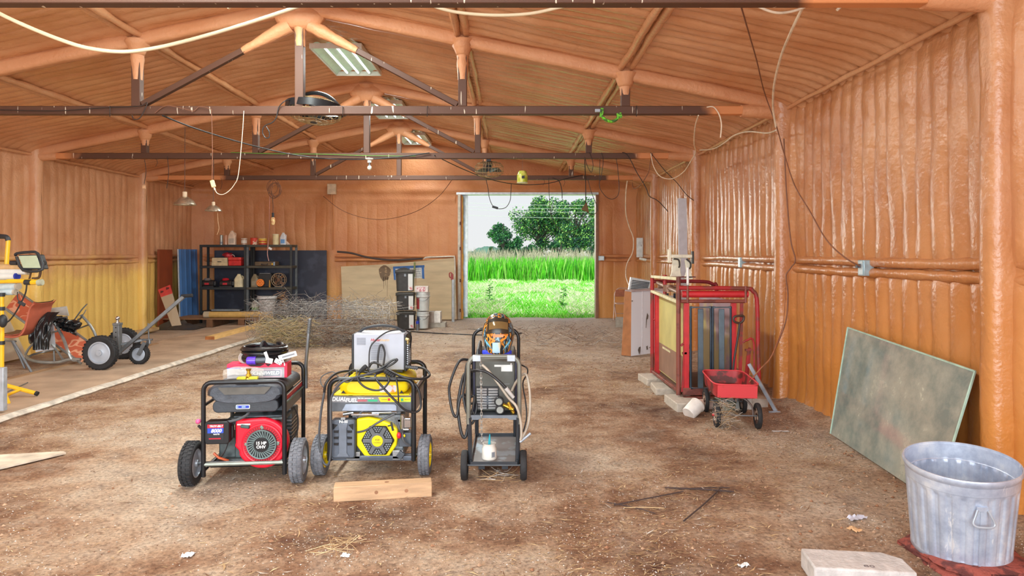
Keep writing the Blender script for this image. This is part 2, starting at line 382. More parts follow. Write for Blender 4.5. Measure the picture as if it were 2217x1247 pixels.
def truss(i, y, nxt, label):
    t = empty('roof_truss', (XM, y, 2.81), label, 'roof truss', 'roof trusses')
    z0 = 2.81; ch = steel_mat('chord_steel', [-6.2, -7.5, -6.2, -5.3][i], [1.6, 1.85, 1.75, 1.65][i])
    q = MB().b2((XL+.02, y-.04, z0), (XR-.32, y+.04, z0+.082)); q.build('bottom_chord', ch, t, True, bev=.006)
    q = MB()
    lump_tube(q, (XR-.5, y, z0+.04), (XR-.02, y, z0+.03), .06, .085, 6, 1); q.build('chord_end_foam', foam, t, True, smooth=60)
    q = MB(); lump_tube(q, (XL+.4, y, z0+.04), (XL+.02, y, z0+.03), .055, .075, 6, 2); q.build('chord_end_foam', foam, t, True, smooth=60)
    for sg, E in ((1, XR), (-1, XL)):
        n = 40; q = MB()
        def fn(u, v, sg=sg, E=E):
            x = XM+(E-XM)*u; a = 2*PI*v; zc = roof_z(x)-.095
            rx = .06*(1+.15*noise.noise(Vector((x*3, a, y)))); rz = .07*(1+.12*noise.noise(Vector((x*4, 3, y))))
            s_, c_ = math.sin(a), math.cos(a)
            f = 1/max(abs(s_), abs(c_))**.85
            return (x, y+rx*c_*f, zc+rz*s_*f)
        q.sheet(fn, n, 14); q.build('top_chord', foam, t, True, smooth=75)
    for dx in (-3.2, -1.6, 0, 1.6, 3.2):
        x = XM+dx; zt = roof_z(x)-.15; q = MB()
        h = zt-z0-.08; fz = min(h*.6, .34)
        p = MB().b2((x-.042, y-.04, z0+.08), (x+.042, y+.04, zt+.02)); po = p.build('post', steel, t, True, bev=.004)
        lump_tube(q, (x, y, zt-fz), (x, y, zt-.08*min(1, fz/.2)), .048, .062, 5, x); lump_tube(q, (x, y, zt-.1*min(1, fz/.2)), (x, y, zt+.05), .062, .12, 5, x)
        f_ = q.build('post_foam', foam, t, True, smooth=75)
    for sg in (-1, 1):
        a = Vector((XM+sg*1.55, y, z0+.1)); b2 = Vector((XM+sg*.1, y, RZ-.28))
        q = MB().bar(a, b2, .055, .055); q.build('diagonal', steel, t, True, bev=.004)
        q = MB(); m_ = a.lerp(b2, .68); lump_tube(q, m_, b2, .036, .075, 8, sg*2.); q.build('diagonal_foam', foam, t, True, smooth=75)
    # thick knot of foam where the members meet at the ridge
    q = MB().sphere((XM, y, RZ-.2), .17, 18, 12, (1.5, .55, .8)); 
    q.v = [v+Vector((0, 0, 1))*.03*noise.noise(v*9) for v in q.v]
    q.build('ridge_foam', foam, t, True, smooth=80)
    return t
tl = ['foam-coated roof truss nearest the camera, only its bottom edge at the top of the photo', 'nearest complete roof truss with brown bottom chord and tall king post in the foreground',
      'roof truss second in depth, between the large foreground truss and the door end', 'smallest and farthest roof truss, just before the back wall with the open doorway']
for i, y in enumerate(TY): truss(i, y, None, tl[i])
# wall columns, foam-coated
def column(x, y, sg, label, lmt):
    q = MB(); w_ = .15
    def fn(u, v):
        a = 2*PI*v; z = -.02+3.0*u; s_, c_ = math.sin(a), math.cos(a); f = 1/max(abs(s_), abs(c_))**.6
        rr = 1+.09*noise.noise(Vector((z*2.5, a*.8, y)))+.04*noise.noise(Vector((z*11, a*2, y)))
        fl = 1+.35*math.exp(-(3-z)/.15)+.25*math.exp(-z/.1)
        return (x-sg*.02+.085*rr*c_*f*fl, y+.075*rr*s_*f*fl, z)
    q.sheet(fn, 60, 20); o = q.build('foam_coated_column', lmt, smooth=80)
    return tag(o, label, 'wall column', 'foam-coated wall columns')
names = ['first', 'second', 'third', 'fourth']
lab_r = ['thick foam-coated column at the right edge beside the galvanized trash can', 'foam-coated right wall column between the glass sheet and the red wagon',
         'foam-coated right wall column rising behind the red squeeze chute', 'foam-coated right wall column nearest the open doorway']
lab_l = ['x', 'y', 'foam-coated left wall column behind the yellow work light stand', 'foam-coated left wall column beside the trailer dolly, yellow paint on its lower half']
for i, y in enumerate(TY):
    column(XR-.06, y, 1, lab_r[i], foam_right)
    if i >= 2: column(XL+.06, y, -1, lab_l[i], foam_left)
# purlins: twin lumpy ropes of foam running the length of the roof
for k, (s, lb) in enumerate(((-4.8, ''), (-3.2, 'twin foam-coated purlin low on the left roof slope'), (-1.6, 'twin foam-coated purlin on the left slope nearest the ridge'),
             (1.6, 'shiny twin foam-coated purlin on the right slope nearest the ridge'), (3.2, 'lumpy twin foam-coated purlin low on the right roof slope'))):
    if not lb: continue
    x = XM+s; q = MB()
    for dx in (-.045, .045):
        pts = []; rr = []
        n = 170
        for i in range(n+1):
            y = YF+(YB-YF)*i/n; kn = noise.noise(Vector((y*3.2, dx*40, s)))
            pts.append((x+dx+.012*noise.noise(Vector((y*2, s, dx*9))), y, roof_z(x)-.055+.012*kn)); rr.append(.034*(1+.4*kn+.2*noise.noise(Vector((y*9, s, dx)))))
        q.tube(pts, rr, 9)
    tag(q.build('foam_coated_purlin', foam_roof, smooth=80), lb, 'roof purlin', 'roof purlins')
# the girt: twin foam ropes running round the walls at waist height
gi = 8
for wall, fm in (('r', foam_right), ('l', foam_left), ('b', foam_back)):
    for k, g in enumerate((1.30, 1.385)):
        if wall == 'b': spans = [(XL+.1, -4.08), (-3.84, DX0-.15), (DX1+.1, XR-.1)]
        else:
            cs = [YF]+TY+[YB]; spans = [(cs[i]+.07, cs[i+1]-.07) for i in range(5)]
            if wall == 'l': spans = spans[1:]
        for (a, b_) in spans:
            n = int((b_-a)/.045)+2; pts = []; rr = []
            for i in range(n+1):
                s_ = a+(b_-a)*i/n; kn = noise.noise(Vector((s_*5.5, g*30, 3))); sg_ = noise.noise(Vector((s_*1.4, g*9, 1)))
                off = .022+.008*kn; z_ = g+.010*sg_
                pts.append((XR-off, s_, z_) if wall == 'r' else (XL+off, s_, z_) if wall == 'l' else (s_, YB-off-.02, z_)); rr.append(.036*(1+.22*kn+.12*noise.noise(Vector((s_*14, g, 8)))))
            q = MB().tube(pts, rr, 9); q.build('trim_%d' % gi, fm, smooth=80)['kind'] = 'structure'; gi += 1
# eave rope on each side where roof meets wall
for nm, x in (('trim_1', XR-.07), ('trim_2', XL+.07)):
    q = MB(); pts = []; rr = []
    for i in range(201):
        y = YF+(YB-YF)*i/200; pts.append((x, y, 2.865+.01*noise.noise(Vector((y*2, x, 0))))); rr.append(.02*(1+.3*noise.noise(Vector((y*5, x, 1)))))
    q.tube(pts, rr, 9); q.build(nm, foam_roof, smooth=80)['kind'] = 'structure'
# doorway trim: metal edges, foam squeezed out along the left jamb
jm = M('jamb_metal', (196, 202, 205), .35, .6); yf = M('yellow_foam', (232, 170, 60), .6, bump=.6, bsc=25)
q = MB(); q.b2((DX0-.09, YB-.09, 0), (DX0-.03, YB+.18, 2.74)); q.build('trim_3', M('jamb_paint', (205, 196, 180), .5))['kind'] = 'structure'
q = MB(); q.b2((DX1-.01, YB-.06, 0), (DX1+.05, YB+.18, 2.78)); q.build('trim_4', M('jamb_dark', (140, 96, 70), .5))['kind'] = 'structure'
q = MB(); q.b2((DX0-.12, YB-.07, DZ-.03), (DX1+.05, YB+.18, DZ+.02)); q.build('trim_5', jm)['kind'] = 'structure'
q = MB(); pts = []; rr = []
for i in range(70):
    z = 2.7*i/69; pts.append((DX0+.0+.012*noise.noise(Vector((z*4, 0, 0))), YB+.02, z)); rr.append(.022*(1+.7*noise.noise(Vector((z*7, 3, 0)))))
q.tube(pts, rr, 8); q.build('trim_6', yf, smooth=80)['kind'] = 'structure'
# sliding door leaf parked outside on the left, its edge showing in the opening
t = empty('door_1', (DX0+.03, YB+.25, 0), 'x', 'door'); del t['label']; del t['category']; t['kind'] = 'structure'
q = MB(); q.b2((DX0-1.2, YB+.2, .03), (DX0+.10, YB+.25, 2.74)); q.build('door_panel', M('door_sheet', (176, 190, 196), .35, .5), t, True)
q = MB(); q.b2((DX0+.06, YB+.19, .03), (DX0+.11, YB+.26, 2.74)); q.build('door_edge', M('door_edge', (205, 214, 214), .4, .4), t, True)
q = MB()
for z in (1.55, .85, .2, 2.1): q.box((DX0-.035, YB-.1, z), (.025, .03, .07))
q.build('door_latch', M('latch', (90, 50, 36), .6), t, True)
# ---------------- ground ----------------
def gz(x, y):
    z = .022*noise.noise(Vector((x*.6, y*.6, 0)))+.012*noise.noise(Vector((x*2, y*2, 4)))+.005*noise.noise(Vector((x*9, y*9, 4)))
    # mound by the doorway's right side and along the right wall
    z += .10*math.exp(-((x-2.15)/.45)**2-((y-13.6)/1.2)**2)+.08*math.exp(-((XR-x)/.22))*(1 if y < 12 else .5)
    if x < -4.3: z *= .3
    return z
dirt = bpy.data.materials.new('dirt'); dirt.use_nodes = True; nt = dirt.node_tree; L = nt.links.new; b = nt.nodes['Principled BSDF']; b.inputs['Roughness'].default_value = .92
geo = nn(nt, 'ShaderNodeNewGeometry'); sp = nn(nt, 'ShaderNodeSeparateXYZ'); L(geo.outputs['Position'], sp.inputs[0])
def nz(scale, det=6, rough=.6, vec=None, nt=nt):
    n = nn(nt, 'ShaderNodeTexNoise'); n.inputs['Scale'].default_value = scale; n.inputs['Detail'].default_value = det; n.inputs['Roughness'].default_value = rough
    nt.links.new(vec or geo.outputs['Position'], n.inputs['Vector']); return n
def ramp(nt, src, stops):
    r = nn(nt, 'ShaderNodeValToRGB'); e = r.color_ramp.elements
    while len(e) < len(stops): e.new(.5)
    for k, (p, c) in enumerate(stops): e[k].position = p; e[k].color = (*c, 1) if len(c) == 3 else c
    nt.links.new(src, r.inputs[0]); return r
def mixc(nt, fac, a, b2):
    m = nn(nt, 'ShaderNodeMix', data_type='RGBA')
    if isinstance(fac, float): m.inputs[0].default_value = fac
    else: nt.links.new(fac, m.inputs[0])
    for k, s in ((6, a), (7, b2)):
        if isinstance(s, tuple): m.inputs[k].default_value = (*s, 1)
        else: nt.links.new(s, m.inputs[k])
    return m.outputs[2]
big = nz(.6, 7, .6); med = nz(4.2, 9, .72); fin = nz(45, 6, .7)
base = ramp(nt, big.outputs['Fac'], [(.38, lin((92, 54, 34))), (.455, lin((152, 106, 74))), (.51, lin((198, 164, 134))), (.59, lin((216, 196, 174)))])
sub = ramp(nt, med.outputs['Fac'], [(.36, lin((96, 56, 36))), (.48, lin((174, 138, 108))), (.64, lin((222, 202, 178)))])
c1 = mixc(nt, .4, base.outputs[0], sub.outputs[0])
fr = ramp(nt, fin.outputs['Fac'], [(.32, (.3, .26, .24)), (.48, (.95, .95, .95)), (.68, (1.45, 1.45, 1.45))])
mul = nn(nt, 'ShaderNodeMix', data_type='RGBA', blend_type='MULTIPLY'); mul.inputs[0].default_value = .8; L(c1, mul.inputs[6]); L(fr.outputs[0], mul.inputs[7])
# greyer trampled straw dust towards the back of the shed
mr = nn(nt, 'ShaderNodeMapRange'); L(sp.outputs['Y'], mr.inputs[0]); mr.inputs[1].default_value = 7.5; mr.inputs[2].default_value = 13; mr.inputs[4].default_value = .7
c2 = mixc(nt, mr.outputs[0], mul.outputs[2], lin((206, 190, 174)))
vo = nn(nt, 'ShaderNodeTexVoronoi'); vo.inputs['Scale'].default_value = 38; L(geo.outputs['Position'], vo.inputs['Vector'])
vr = ramp(nt, vo.outputs['Distance'], [(.12, (1, 1, 1)), (.16, (0, 0, 0))]); gate = ramp(nt, nz(9).outputs['Fac'], [(.52, (0, 0, 0)), (.56, (1, 1, 1))])
mm = nn(nt, 'ShaderNodeMath', operation='MULTIPLY'); L(vr.outputs[0], mm.inputs[0]); L(gate.outputs[0], mm.inputs[1])
c3 = mixc(nt, mm.outputs[0], c2, lin((238, 222, 205)))
L(c3, b.inputs['Base Color'])
bp = nn(nt, 'ShaderNodeBump'); bp.inputs['Strength'].default_value = .8; bp.inputs['Distance'].default_value = .03; L(fin.outputs['Fac'], bp.inputs['Height'])
bp2 = nn(nt, 'ShaderNodeBump'); bp2.inputs['Strength'].default_value = .7; bp2.inputs['Distance'].default_value = .06; L(med.outputs['Fac'], bp2.inputs['Height']); L(bp.outputs[0], bp2.inputs['Normal']); L(bp2.outputs[0], b.inputs['Normal'])
def fl(u, v):
    x = -7.1+10.1*u; y = -1.2+16.6*v; return (x, y, gz(x, y))
o = MB().sheet(fl, 230, 360).build('floor', dirt, smooth=0); o.data.shade_smooth(); o['kind'] = 'structure'
# concrete slab strip along the left
conc = M('slab_concrete', (178, 152, 128), .85, var=.16, sc=3, bump=.3, bsc=30); edge = M('slab_edge', (206, 196, 182), .8, var=.2, sc=12, bump=.4)
def slab_x(y): return -4.47+.016*y+.02*noise.noise(Vector((y*1.5, 0, 0)))
q = MB()
q.sheet(lambda u, v: (-5.62+(slab_x(-1+15.9*v)+5.62)*u, -1+15.9*v, .042+.002*noise.noise(Vector((u*9, v*40, 0)))), 8, 120, .06)
o = q.build('floor_slab', conc, smooth=30); o['kind'] = 'structure'
q = MB()
q.sheet(lambda u, v: (slab_x(-1+15.9*v)-.02+.065*u+.012*noise.noise(Vector((v*70, 3, u))), -1+15.9*v, .046-.03*u*u+.004*noise.noise(Vector((v*90, u*3, 0)))), 4, 260, .05)
o = q.build('trim_7', edge, smooth=50); o['kind'] = 'structure'
def bead(name, x0, y0, x1, y1, w_, h, mt, label):
    q = MB().sheet(lambda u, v: (x0+(x1-x0)*v+(u-.5)*w_+.01*noise.noise(Vector((v*12, u, 5))), y0+(y1-y0)*v, h*math.sin(PI*min(1, max(0, u)))**.4+.005+.004*noise.noise(Vector((v*30, u*4, 0)))), 8, 60)
    return tag(q.build(name, mt, smooth=60), label, 'board')
bead('wooden_board', -5.72, 5.4, -5.50, 10.6, .14, .05, M('dusty_board', (160, 126, 92), .85, var=.2, sc=6, stretch=(6, .6, 6), bump=.3), 'long dusty board lying along the far edge of the concrete strip')
# ---------------- outdoors ----------------
rnd = random.Random(5)
gm = bpy.data.materials.new('field'); gm.use_nodes = True; nt = gm.node_tree; L = nt.links.new; b = nt.nodes['Principled BSDF']; b.inputs['Roughness'].default_value = .95
geo = nn(nt, 'ShaderNodeNewGeometry'); mp = nn(nt, 'ShaderNodeMapping'); mp.inputs['Scale'].default_value = (1, .35, 1); L(geo.outputs['Position'], mp.inputs[0])
n1 = nz(.8, 8, .7, mp.outputs[0], nt); n2 = nz(9, 6, .7, mp.outputs[0], nt)
r1 = ramp(nt, n1.outputs['Fac'], [(.36, lin((90, 180, 40))), (.44, lin((150, 204, 100))), (.54, lin((214, 216, 184)))])
r2 = ramp(nt, n2.outputs['Fac'], [(.3, (.5, .6, .4)), (.6, (1.2, 1.2, 1.2))])
mu = nn(nt, 'ShaderNodeMix', data_type='RGBA', blend_type='MULTIPLY'); mu.inputs[0].default_value = .7; L(r1.outputs[0], mu.inputs[6]); L(r2.outputs[0], mu.inputs[7]); L(mu.outputs[2], b.inputs['Base Color'])
def fz(x, y): return -.04+.05*noise.noise(Vector((x*.4, y*.3, 0)))*min(1, max(0, (y-15.5)/3))
o = MB().sheet(lambda u, v: ((u-.5)*(14+v*200), 15.25+(v**2)*140, fz((u-.5)*(14+v*200), 15.25+(v**2)*140)), 80, 120).build('floor_field', gm, smooth=0); o.data.shade_smooth(); o['kind'] = 'structure'
o = MB().b2((-60, -40, -.12), (60, 15.3, -.1)).build('floor_yard', M('yard', (150, 128, 96), .9, var=.2, sc=.6)); o['kind'] = 'structure'
def blades(name, n, region, hh, wd, mt, label, bend=.4, seed=1):
    r = random.Random(seed); q = MB()
    for i in range(n):
        x, y = region(r); h = hh*r.uniform(.5, 1.2); a = r.uniform(0, PI); w_ = wd*r.uniform(.6, 1.4)*(max(1, y/18)**.8); z = fz(x, y)
        dx, dy = math.cos(a)*w_, math.sin(a)*w_; bx, by = r.uniform(-bend, bend)*h, r.uniform(-bend, bend)*h
        n_ = len(q.v); q.v += [Vector((x-dx, y-dy, z)), Vector((x+dx, y+dy, z)), Vector((x+bx*.4+dx*.6, y+by*.4, z+h*.6)), Vector((x+bx, y+by, z+h))]
        q.f.append((n_, n_+1, n_+2, n_+3)); q.mi.append(r.randrange(len(mt)))
    return tag(q.build(name, mt, smooth=0), label, 'grass', None, 'stuff')
ga = M('grass_a', (96, 200, 24), .7, var=.2, sc=3); gb = M('grass_b', (60, 160, 24), .7, var=.2, sc=3); gc = M('grass_c', (214, 218, 180), .8); gd = M('grass_d', (150, 214, 90), .7); ge = M('grass_seed', (188, 182, 150), .8)
def reg1(r):
    y = 15.3+22*r.random()**1.6
    return (r.uniform(-.085*y-.5, .15*y+.6), y)
def cl(r, y0, y1, th):
    for _ in range(8):
        y = r.uniform(y0, y1); x = r.uniform(-.085*y-.5, .15*y+.6)
        if noise.noise(Vector((x*.7, y*.25, 1))) > th: break
    return (x, y)
blades('short_grass', 12000, lambda r: (lambda t: t)(reg1(r)), .12, .012, [ga, ga, gd, gd], 'short bright green grass growing just outside the open doorway', .9, 2)
blades('dry_grass', 14000, lambda r: cl(r, 15.6, 36, .0), .15, .013, [gc, gd, gc], 'pale flattened dry grass lying in patches across the mown field', 1.2, 3)
blades('tall_grass', 15000, lambda r: (lambda y: (r.uniform(-.085*y-.5, .15*y+.6), y))(36+16*r.random()**1.3), 1.15, .012, [ga, ga, gb, gd], 'tall saturated green grass standing in a band across the field', .25, 4)
blades('seeding_grass', 2600, lambda r: (lambda y: (r.uniform(-.085*y-.5, .15*y+.6), y))(38+12*r.random()), 1.6, .007, [ge], 'pale seeding grass heads rising above the tall green band', .25, 5)
# two tall weeds in the mown part
def weed(px, py, Y, h, label):
    p = P(px, py, Y); p.z = fz(p.x, Y); t = empty('tall_weed', p, label, 'plant', 'tall weeds')
    q = MB().tube([(0, 0, 0), (.02, 0, h*.5), (.05, 0, h)], [.012, .009, .004], 6); q.build('stem', gb, t)
    q = MB(); r = random.Random(px)
    for i in range(34):
        z = h*(.15+.85*r.random()); a = r.uniform(0, 2*PI); l = .16*r.uniform(.5, 1)*(1.2-z/h*.5); d = Vector((math.cos(a), math.sin(a), .5)); s = Vector((-d.y, d.x, 0))*.012
        c = Vector((.05*z/h, 0, z)); q.add([c-s, c+s, c+d*l*.6+s, c+d*l-Vector((0, 0, .04))], [(0, 1, 2, 3)])
    q.build('leaves', M('weed_leaf', (60, 130, 40), .7), t)
weed(1058, 655, 19.5, .62, 'tall dark green weed standing in the mown grass left of centre in the doorway')
weed(1218, 668, 17.6, .62, 'tall leaning weed in the mown grass at the right of the doorway')
# trees
def leafmat(name, c1, c2):
    return M(name, c1, .65, col2=c2, sc=.9, thr=.5)
def tree(px, Y, top_py, wpx, seed, label, cols, trunk_h=.3, n=7000, lobes=16, ls=.2):
    r = random.Random(seed); base = P(px, CY, Y); base.z = 0; Hh = H+(CY-top_py)*Y/F; Wd = wpx*Y/F
    t = empty('broadleaf_tree', base, label, 'tree', 'trees beyond the field')
    q = MB(); ls *= .72; n = int(n*1.35); q.tube([(0, 0, 0), (.1, 0, Hh*.3), (-.1, 0, Hh*.6), (0, 0, Hh*.85)], [.30, .22, .14, .05], 8)
    lc = []
    for i in range(lobes):
        a = r.uniform(0, 2*PI); k = r.uniform(.12, 1); zz = Hh*r.uniform(trunk_h, .9); wz = math.sin(PI*min(1, max(.06, (zz/Hh-trunk_h*.5)/(1.06-trunk_h*.5))))**.6
        c = Vector((math.cos(a)*Wd*.40*k*wz, math.sin(a)*Wd*.3*k*wz, zz)); lc.append((c, Hh*r.uniform(.075, .135)))
        q.tube(catmull([(0, 0, c.z*.55), (c.x*.5, c.y*.5, c.z*.8), tuple(c)], 3), [.09]*3+[.06]*3+[.02], 5)
    q.build('trunk', M('bark', (70, 64, 58), .9, bump=.5), t, smooth=60)
    q = MB()
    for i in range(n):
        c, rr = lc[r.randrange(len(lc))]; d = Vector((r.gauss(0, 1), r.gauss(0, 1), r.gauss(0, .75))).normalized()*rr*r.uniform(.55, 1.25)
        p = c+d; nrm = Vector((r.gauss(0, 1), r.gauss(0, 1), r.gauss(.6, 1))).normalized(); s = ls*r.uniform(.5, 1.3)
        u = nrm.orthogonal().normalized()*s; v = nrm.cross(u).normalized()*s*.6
        q.m = 0 if r.random() < .62-.35*(p.z/Hh) else 1 if r.random() < .6 else 2  # darker leaves low, lighter ones high: sunlit crown tops put into the leaf colours
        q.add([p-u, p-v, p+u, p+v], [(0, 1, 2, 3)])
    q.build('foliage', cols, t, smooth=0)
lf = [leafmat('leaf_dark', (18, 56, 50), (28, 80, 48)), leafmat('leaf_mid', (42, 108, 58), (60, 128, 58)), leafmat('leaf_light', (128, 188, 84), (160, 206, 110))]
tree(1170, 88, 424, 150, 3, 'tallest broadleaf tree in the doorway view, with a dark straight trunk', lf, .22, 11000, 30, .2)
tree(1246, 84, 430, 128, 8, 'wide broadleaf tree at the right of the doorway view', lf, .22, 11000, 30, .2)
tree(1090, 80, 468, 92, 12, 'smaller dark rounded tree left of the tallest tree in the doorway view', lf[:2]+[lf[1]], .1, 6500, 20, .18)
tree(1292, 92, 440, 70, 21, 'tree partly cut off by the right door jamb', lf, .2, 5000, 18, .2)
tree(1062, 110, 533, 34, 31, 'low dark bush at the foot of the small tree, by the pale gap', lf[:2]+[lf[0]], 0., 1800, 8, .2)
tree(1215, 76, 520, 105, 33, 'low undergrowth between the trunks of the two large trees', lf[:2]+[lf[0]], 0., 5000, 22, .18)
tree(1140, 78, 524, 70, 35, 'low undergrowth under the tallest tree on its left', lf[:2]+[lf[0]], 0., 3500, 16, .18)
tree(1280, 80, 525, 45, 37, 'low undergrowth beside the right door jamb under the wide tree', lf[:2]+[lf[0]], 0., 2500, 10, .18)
# far wooded ridge, hazy with distance
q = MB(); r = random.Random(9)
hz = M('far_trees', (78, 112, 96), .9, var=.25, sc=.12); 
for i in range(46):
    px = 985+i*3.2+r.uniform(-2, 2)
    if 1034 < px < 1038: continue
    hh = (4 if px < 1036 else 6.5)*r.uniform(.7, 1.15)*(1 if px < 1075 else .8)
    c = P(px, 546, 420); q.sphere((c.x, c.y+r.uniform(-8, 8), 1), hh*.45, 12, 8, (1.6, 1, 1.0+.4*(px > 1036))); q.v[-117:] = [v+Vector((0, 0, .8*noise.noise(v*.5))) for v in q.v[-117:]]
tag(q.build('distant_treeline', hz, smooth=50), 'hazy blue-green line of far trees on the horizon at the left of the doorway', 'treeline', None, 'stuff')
# overhead wires crossing the view of the trees
for k, (y0, y1, x0) in enumerate(((441, 446, 1122), (449, 453, 1120), (455, 461, 1118), (467, 474, 1108))):
    Y = 70.
    pts = [P(x0-120+(1330-x0+120)*t, y0-2+(y1-y0)*t+2.5*math.sin(PI*t), Y) for t in [i/12 for i in range(13)]]
    tag(MB().tube(pts, .015, 4).build('overhead_wire', M('wire_pale', (190, 200, 190), .5), smooth=0), 'thin pale overhead wire crossing in front of the trees, '+['topmost of four', 'second from the top', 'third from the top', 'lowest of four'][k], 'wire', 'overhead wires')
# ---------------- fluorescent fixtures under the ridge ----------------
mint = M('mint_reflector', (206, 236, 220), .35, .1, var=.05); tubeg = M('fluorescent_tube', (236, 240, 232), .3, var=.03); _b = tubeg.node_tree.nodes['Principled BSDF']; _b.inputs['Emission Color'].default_value = (.9, 1, .94, 1); _b.inputs['Emission Strength'].default_value = 2.2; wht = M('white_enamel', (226, 226, 220), .4, var=.05)
def fixture(y0, label, pw=60):
    t = empty('ceiling_light', (-2.0, y0+.61, 3.80), label, 'ceiling light', 'fluorescent ceiling lights')
    q = MB()
    for k in range(4):                       # four shallow reflector troughs, open downward
        x = -.216+.144*k
        q.sheet(lambda u, v, x=x: (x-.072+.144*u, -.6+1.2*v, .012+.055*math.sin(PI*u)**.6), 10, 1, .004)
    q.build('reflector', mint, t)
    q = MB(); q.box((0, -.605, .02), (.6, .012, .06)); q.box((0, .605, .02), (.6, .012, .06)); q.box((-.295, 0, .02), (.012, 1.2, .06)); q.box((.295, 0, .02), (.012, 1.2, .06))
    q.build('housing', wht, t, bev=.003)
    q = MB().box((0, 0, .09), (.13, 1.1, .045)); q.build('ballast_box', wht, t, bev=.004)
    for k in range(3): MB().cyl((-.144+.144*k, -.56, .02), (-.144+.144*k, .56, .02), .013, seg=10).build('tube', tubeg, t)
    for sy in (-.45, .45):
        MB().tube([(-.1, sy, .1), (0, sy, .24), (.1, sy, .1)], .004, 5).build('hanger', wht, t)
    l = lamp('AREA', 'fluorescent_light', (0, 0, -.01), (0, 0, 0), pw, (.93, 1, .95), shape='RECTANGLE', size=.5, size_y=1.1); l.parent = t
fixture(7.8, 'nearest fluorescent ceiling light with mint reflector troughs, right of the tall king post', 85)
fixture(4.9, 'unseen fluorescent ceiling light above the generators, added to light the foreground', 90)  # unseen fixture carrying on the row, added to light the foreground floor
fixture(2.0, 'unseen fluorescent ceiling light nearest the open front of the shed, added to light the foreground', 70)  # second unseen fixture, added for more light from above near the camera
fixture(10.7, 'second fluorescent ceiling light, half hidden behind the long brown bottom chord', 80)
fixture(13.55, 'farthest and smallest fluorescent ceiling light near the back gable', 16)
# ---------------- shared materials ----------------
blk = M('black_paint', (30, 31, 34), .32, .1, var=.1); blkp = M('black_plastic', (44, 46, 50), .5, var=.15, bump=.05); rub = M('rubber', (38, 38, 40), .75, var=.2, bump=.2, bsc=90)
tyre_grey = M('dusty_rubber', (112, 114, 120), .85, var=.2, sc=25, bump=.2, bsc=90); chrome = M('chrome', (210, 214, 218), .18, .95, var=.05); grey = M('grey_metal', (122, 126, 130), .4, .5); brass = M('brass', (206, 168, 62), .28, .85)
red = M('red_plastic', (222, 22, 48), .35, var=.06); white = M('white_plastic', (232, 232, 230), .4, var=.04); yel = M('yellow_paint', (244, 216, 24), .32, var=.05); dgrey = M('dark_grey', (76, 82, 90), .4, .1); lgrey = M('light_grey', (176, 184, 194), .35, .3)
alu = M('aluminium', (170, 174, 178), .35, .8, var=.2, sc=30); ink = M('ink_white', (240, 240, 238), .5, var=.01); inkb = M('ink_black', (24, 24, 26), .5, var=.01); inkr = M('ink_red', (204, 38, 40), .5, var=.01); inkblue = M('ink_blue', (36, 60, 170), .45, var=.02); inko = M('ink_orange', (236, 170, 70), .5, var=.01); inkg = M('ink_green', (40, 170, 120), .5, var=.01); inkgy = M('ink_grey', (130, 134, 140), .5, var=.01)
cable_m = M('cable_black', (40, 40, 42), .42, var=.1); cable_g = M('cable_grey', (74, 76, 80), .5, var=.1)
def wheel(t, c, r, wd, axis='X', hubm=None, tm=None, side=1, tread=True, name='wheel'):
    """tyre with tread blocks, hub as a sub-part"""
    tm = tm or rub; q = MB(); prof = []
    for k in range(13):
        a = R(-90+15*k)*1.0; prof.append((r-wd*.28+wd*.28*abs(math.cos(a))**.6, wd/2*math.sin(a)))
    prof = [(r*.62, -wd*.38)]+prof+[(r*.62, wd*.38)]
    q.lathe(prof, 40, (0, 0, 0), 'X')
    if tread:
        n = 30
        for k in range(n):
            a = 2*PI*k/n
            for s in (-1, 0, 1):
                aa = a+(PI/n if s else 0); q.box((s*wd*.27, math.cos(aa)*r, math.sin(aa)*r), (wd*.22, r*.11, .008), rot=(aa-PI/2, 0, .3*s))
    if axis == 'Y': q.v = [Vector((-v.y, v.x, v.z)) for v in q.v]
    q.v = [v+Vector(c) for v in q.v]
    w_ = q.build(name, tm, t, smooth=50)
    q = MB(); q.lathe([(0.012, side*wd*.5), (r*.16, side*wd*.5), (r*.18, side*wd*.34), (r*.3, side*wd*.26), (r*.56, side*wd*.22), (r*.6, side*wd*.44), (r*.66, side*wd*.4), (r*.66, -side*wd*.34), (r*.4, -side*wd*.2), (.012, -side*wd*.25)], 32, (0, 0, 0), 'X')
    q.cyl((side*wd*.3, 0, 0), (side*wd*.56, 0, 0), r*.06, seg=8)
    if axis == 'Y': q.v = [Vector((-v.y, v.x, v.z)) for v in q.v]
    q.v = [v+Vector(c) for v in q.v]
    h = q.build('hub', hubm or lgrey, t, smooth=40); h.parent = w_; return w_
def hoop(w_, z0, z1, y, r, rad=.05, n=5):
    """upside-down U of tube in the x-z plane"""
    p = [(-w_/2, y, z0), (-w_/2, y, z1-rad)]
    for k in range(1, n+1): a = R(180-90*k/n); p.append((-w_/2+rad+rad*math.cos(a), y, z1-rad+rad*math.sin(a)))
    for k in range(0, n+1): a = R(90-90*k/n); p.append((w_/2-rad+rad*math.cos(a), y, z1-rad+rad*math.sin(a)))
    p.append((w_/2, y, z0)); return p
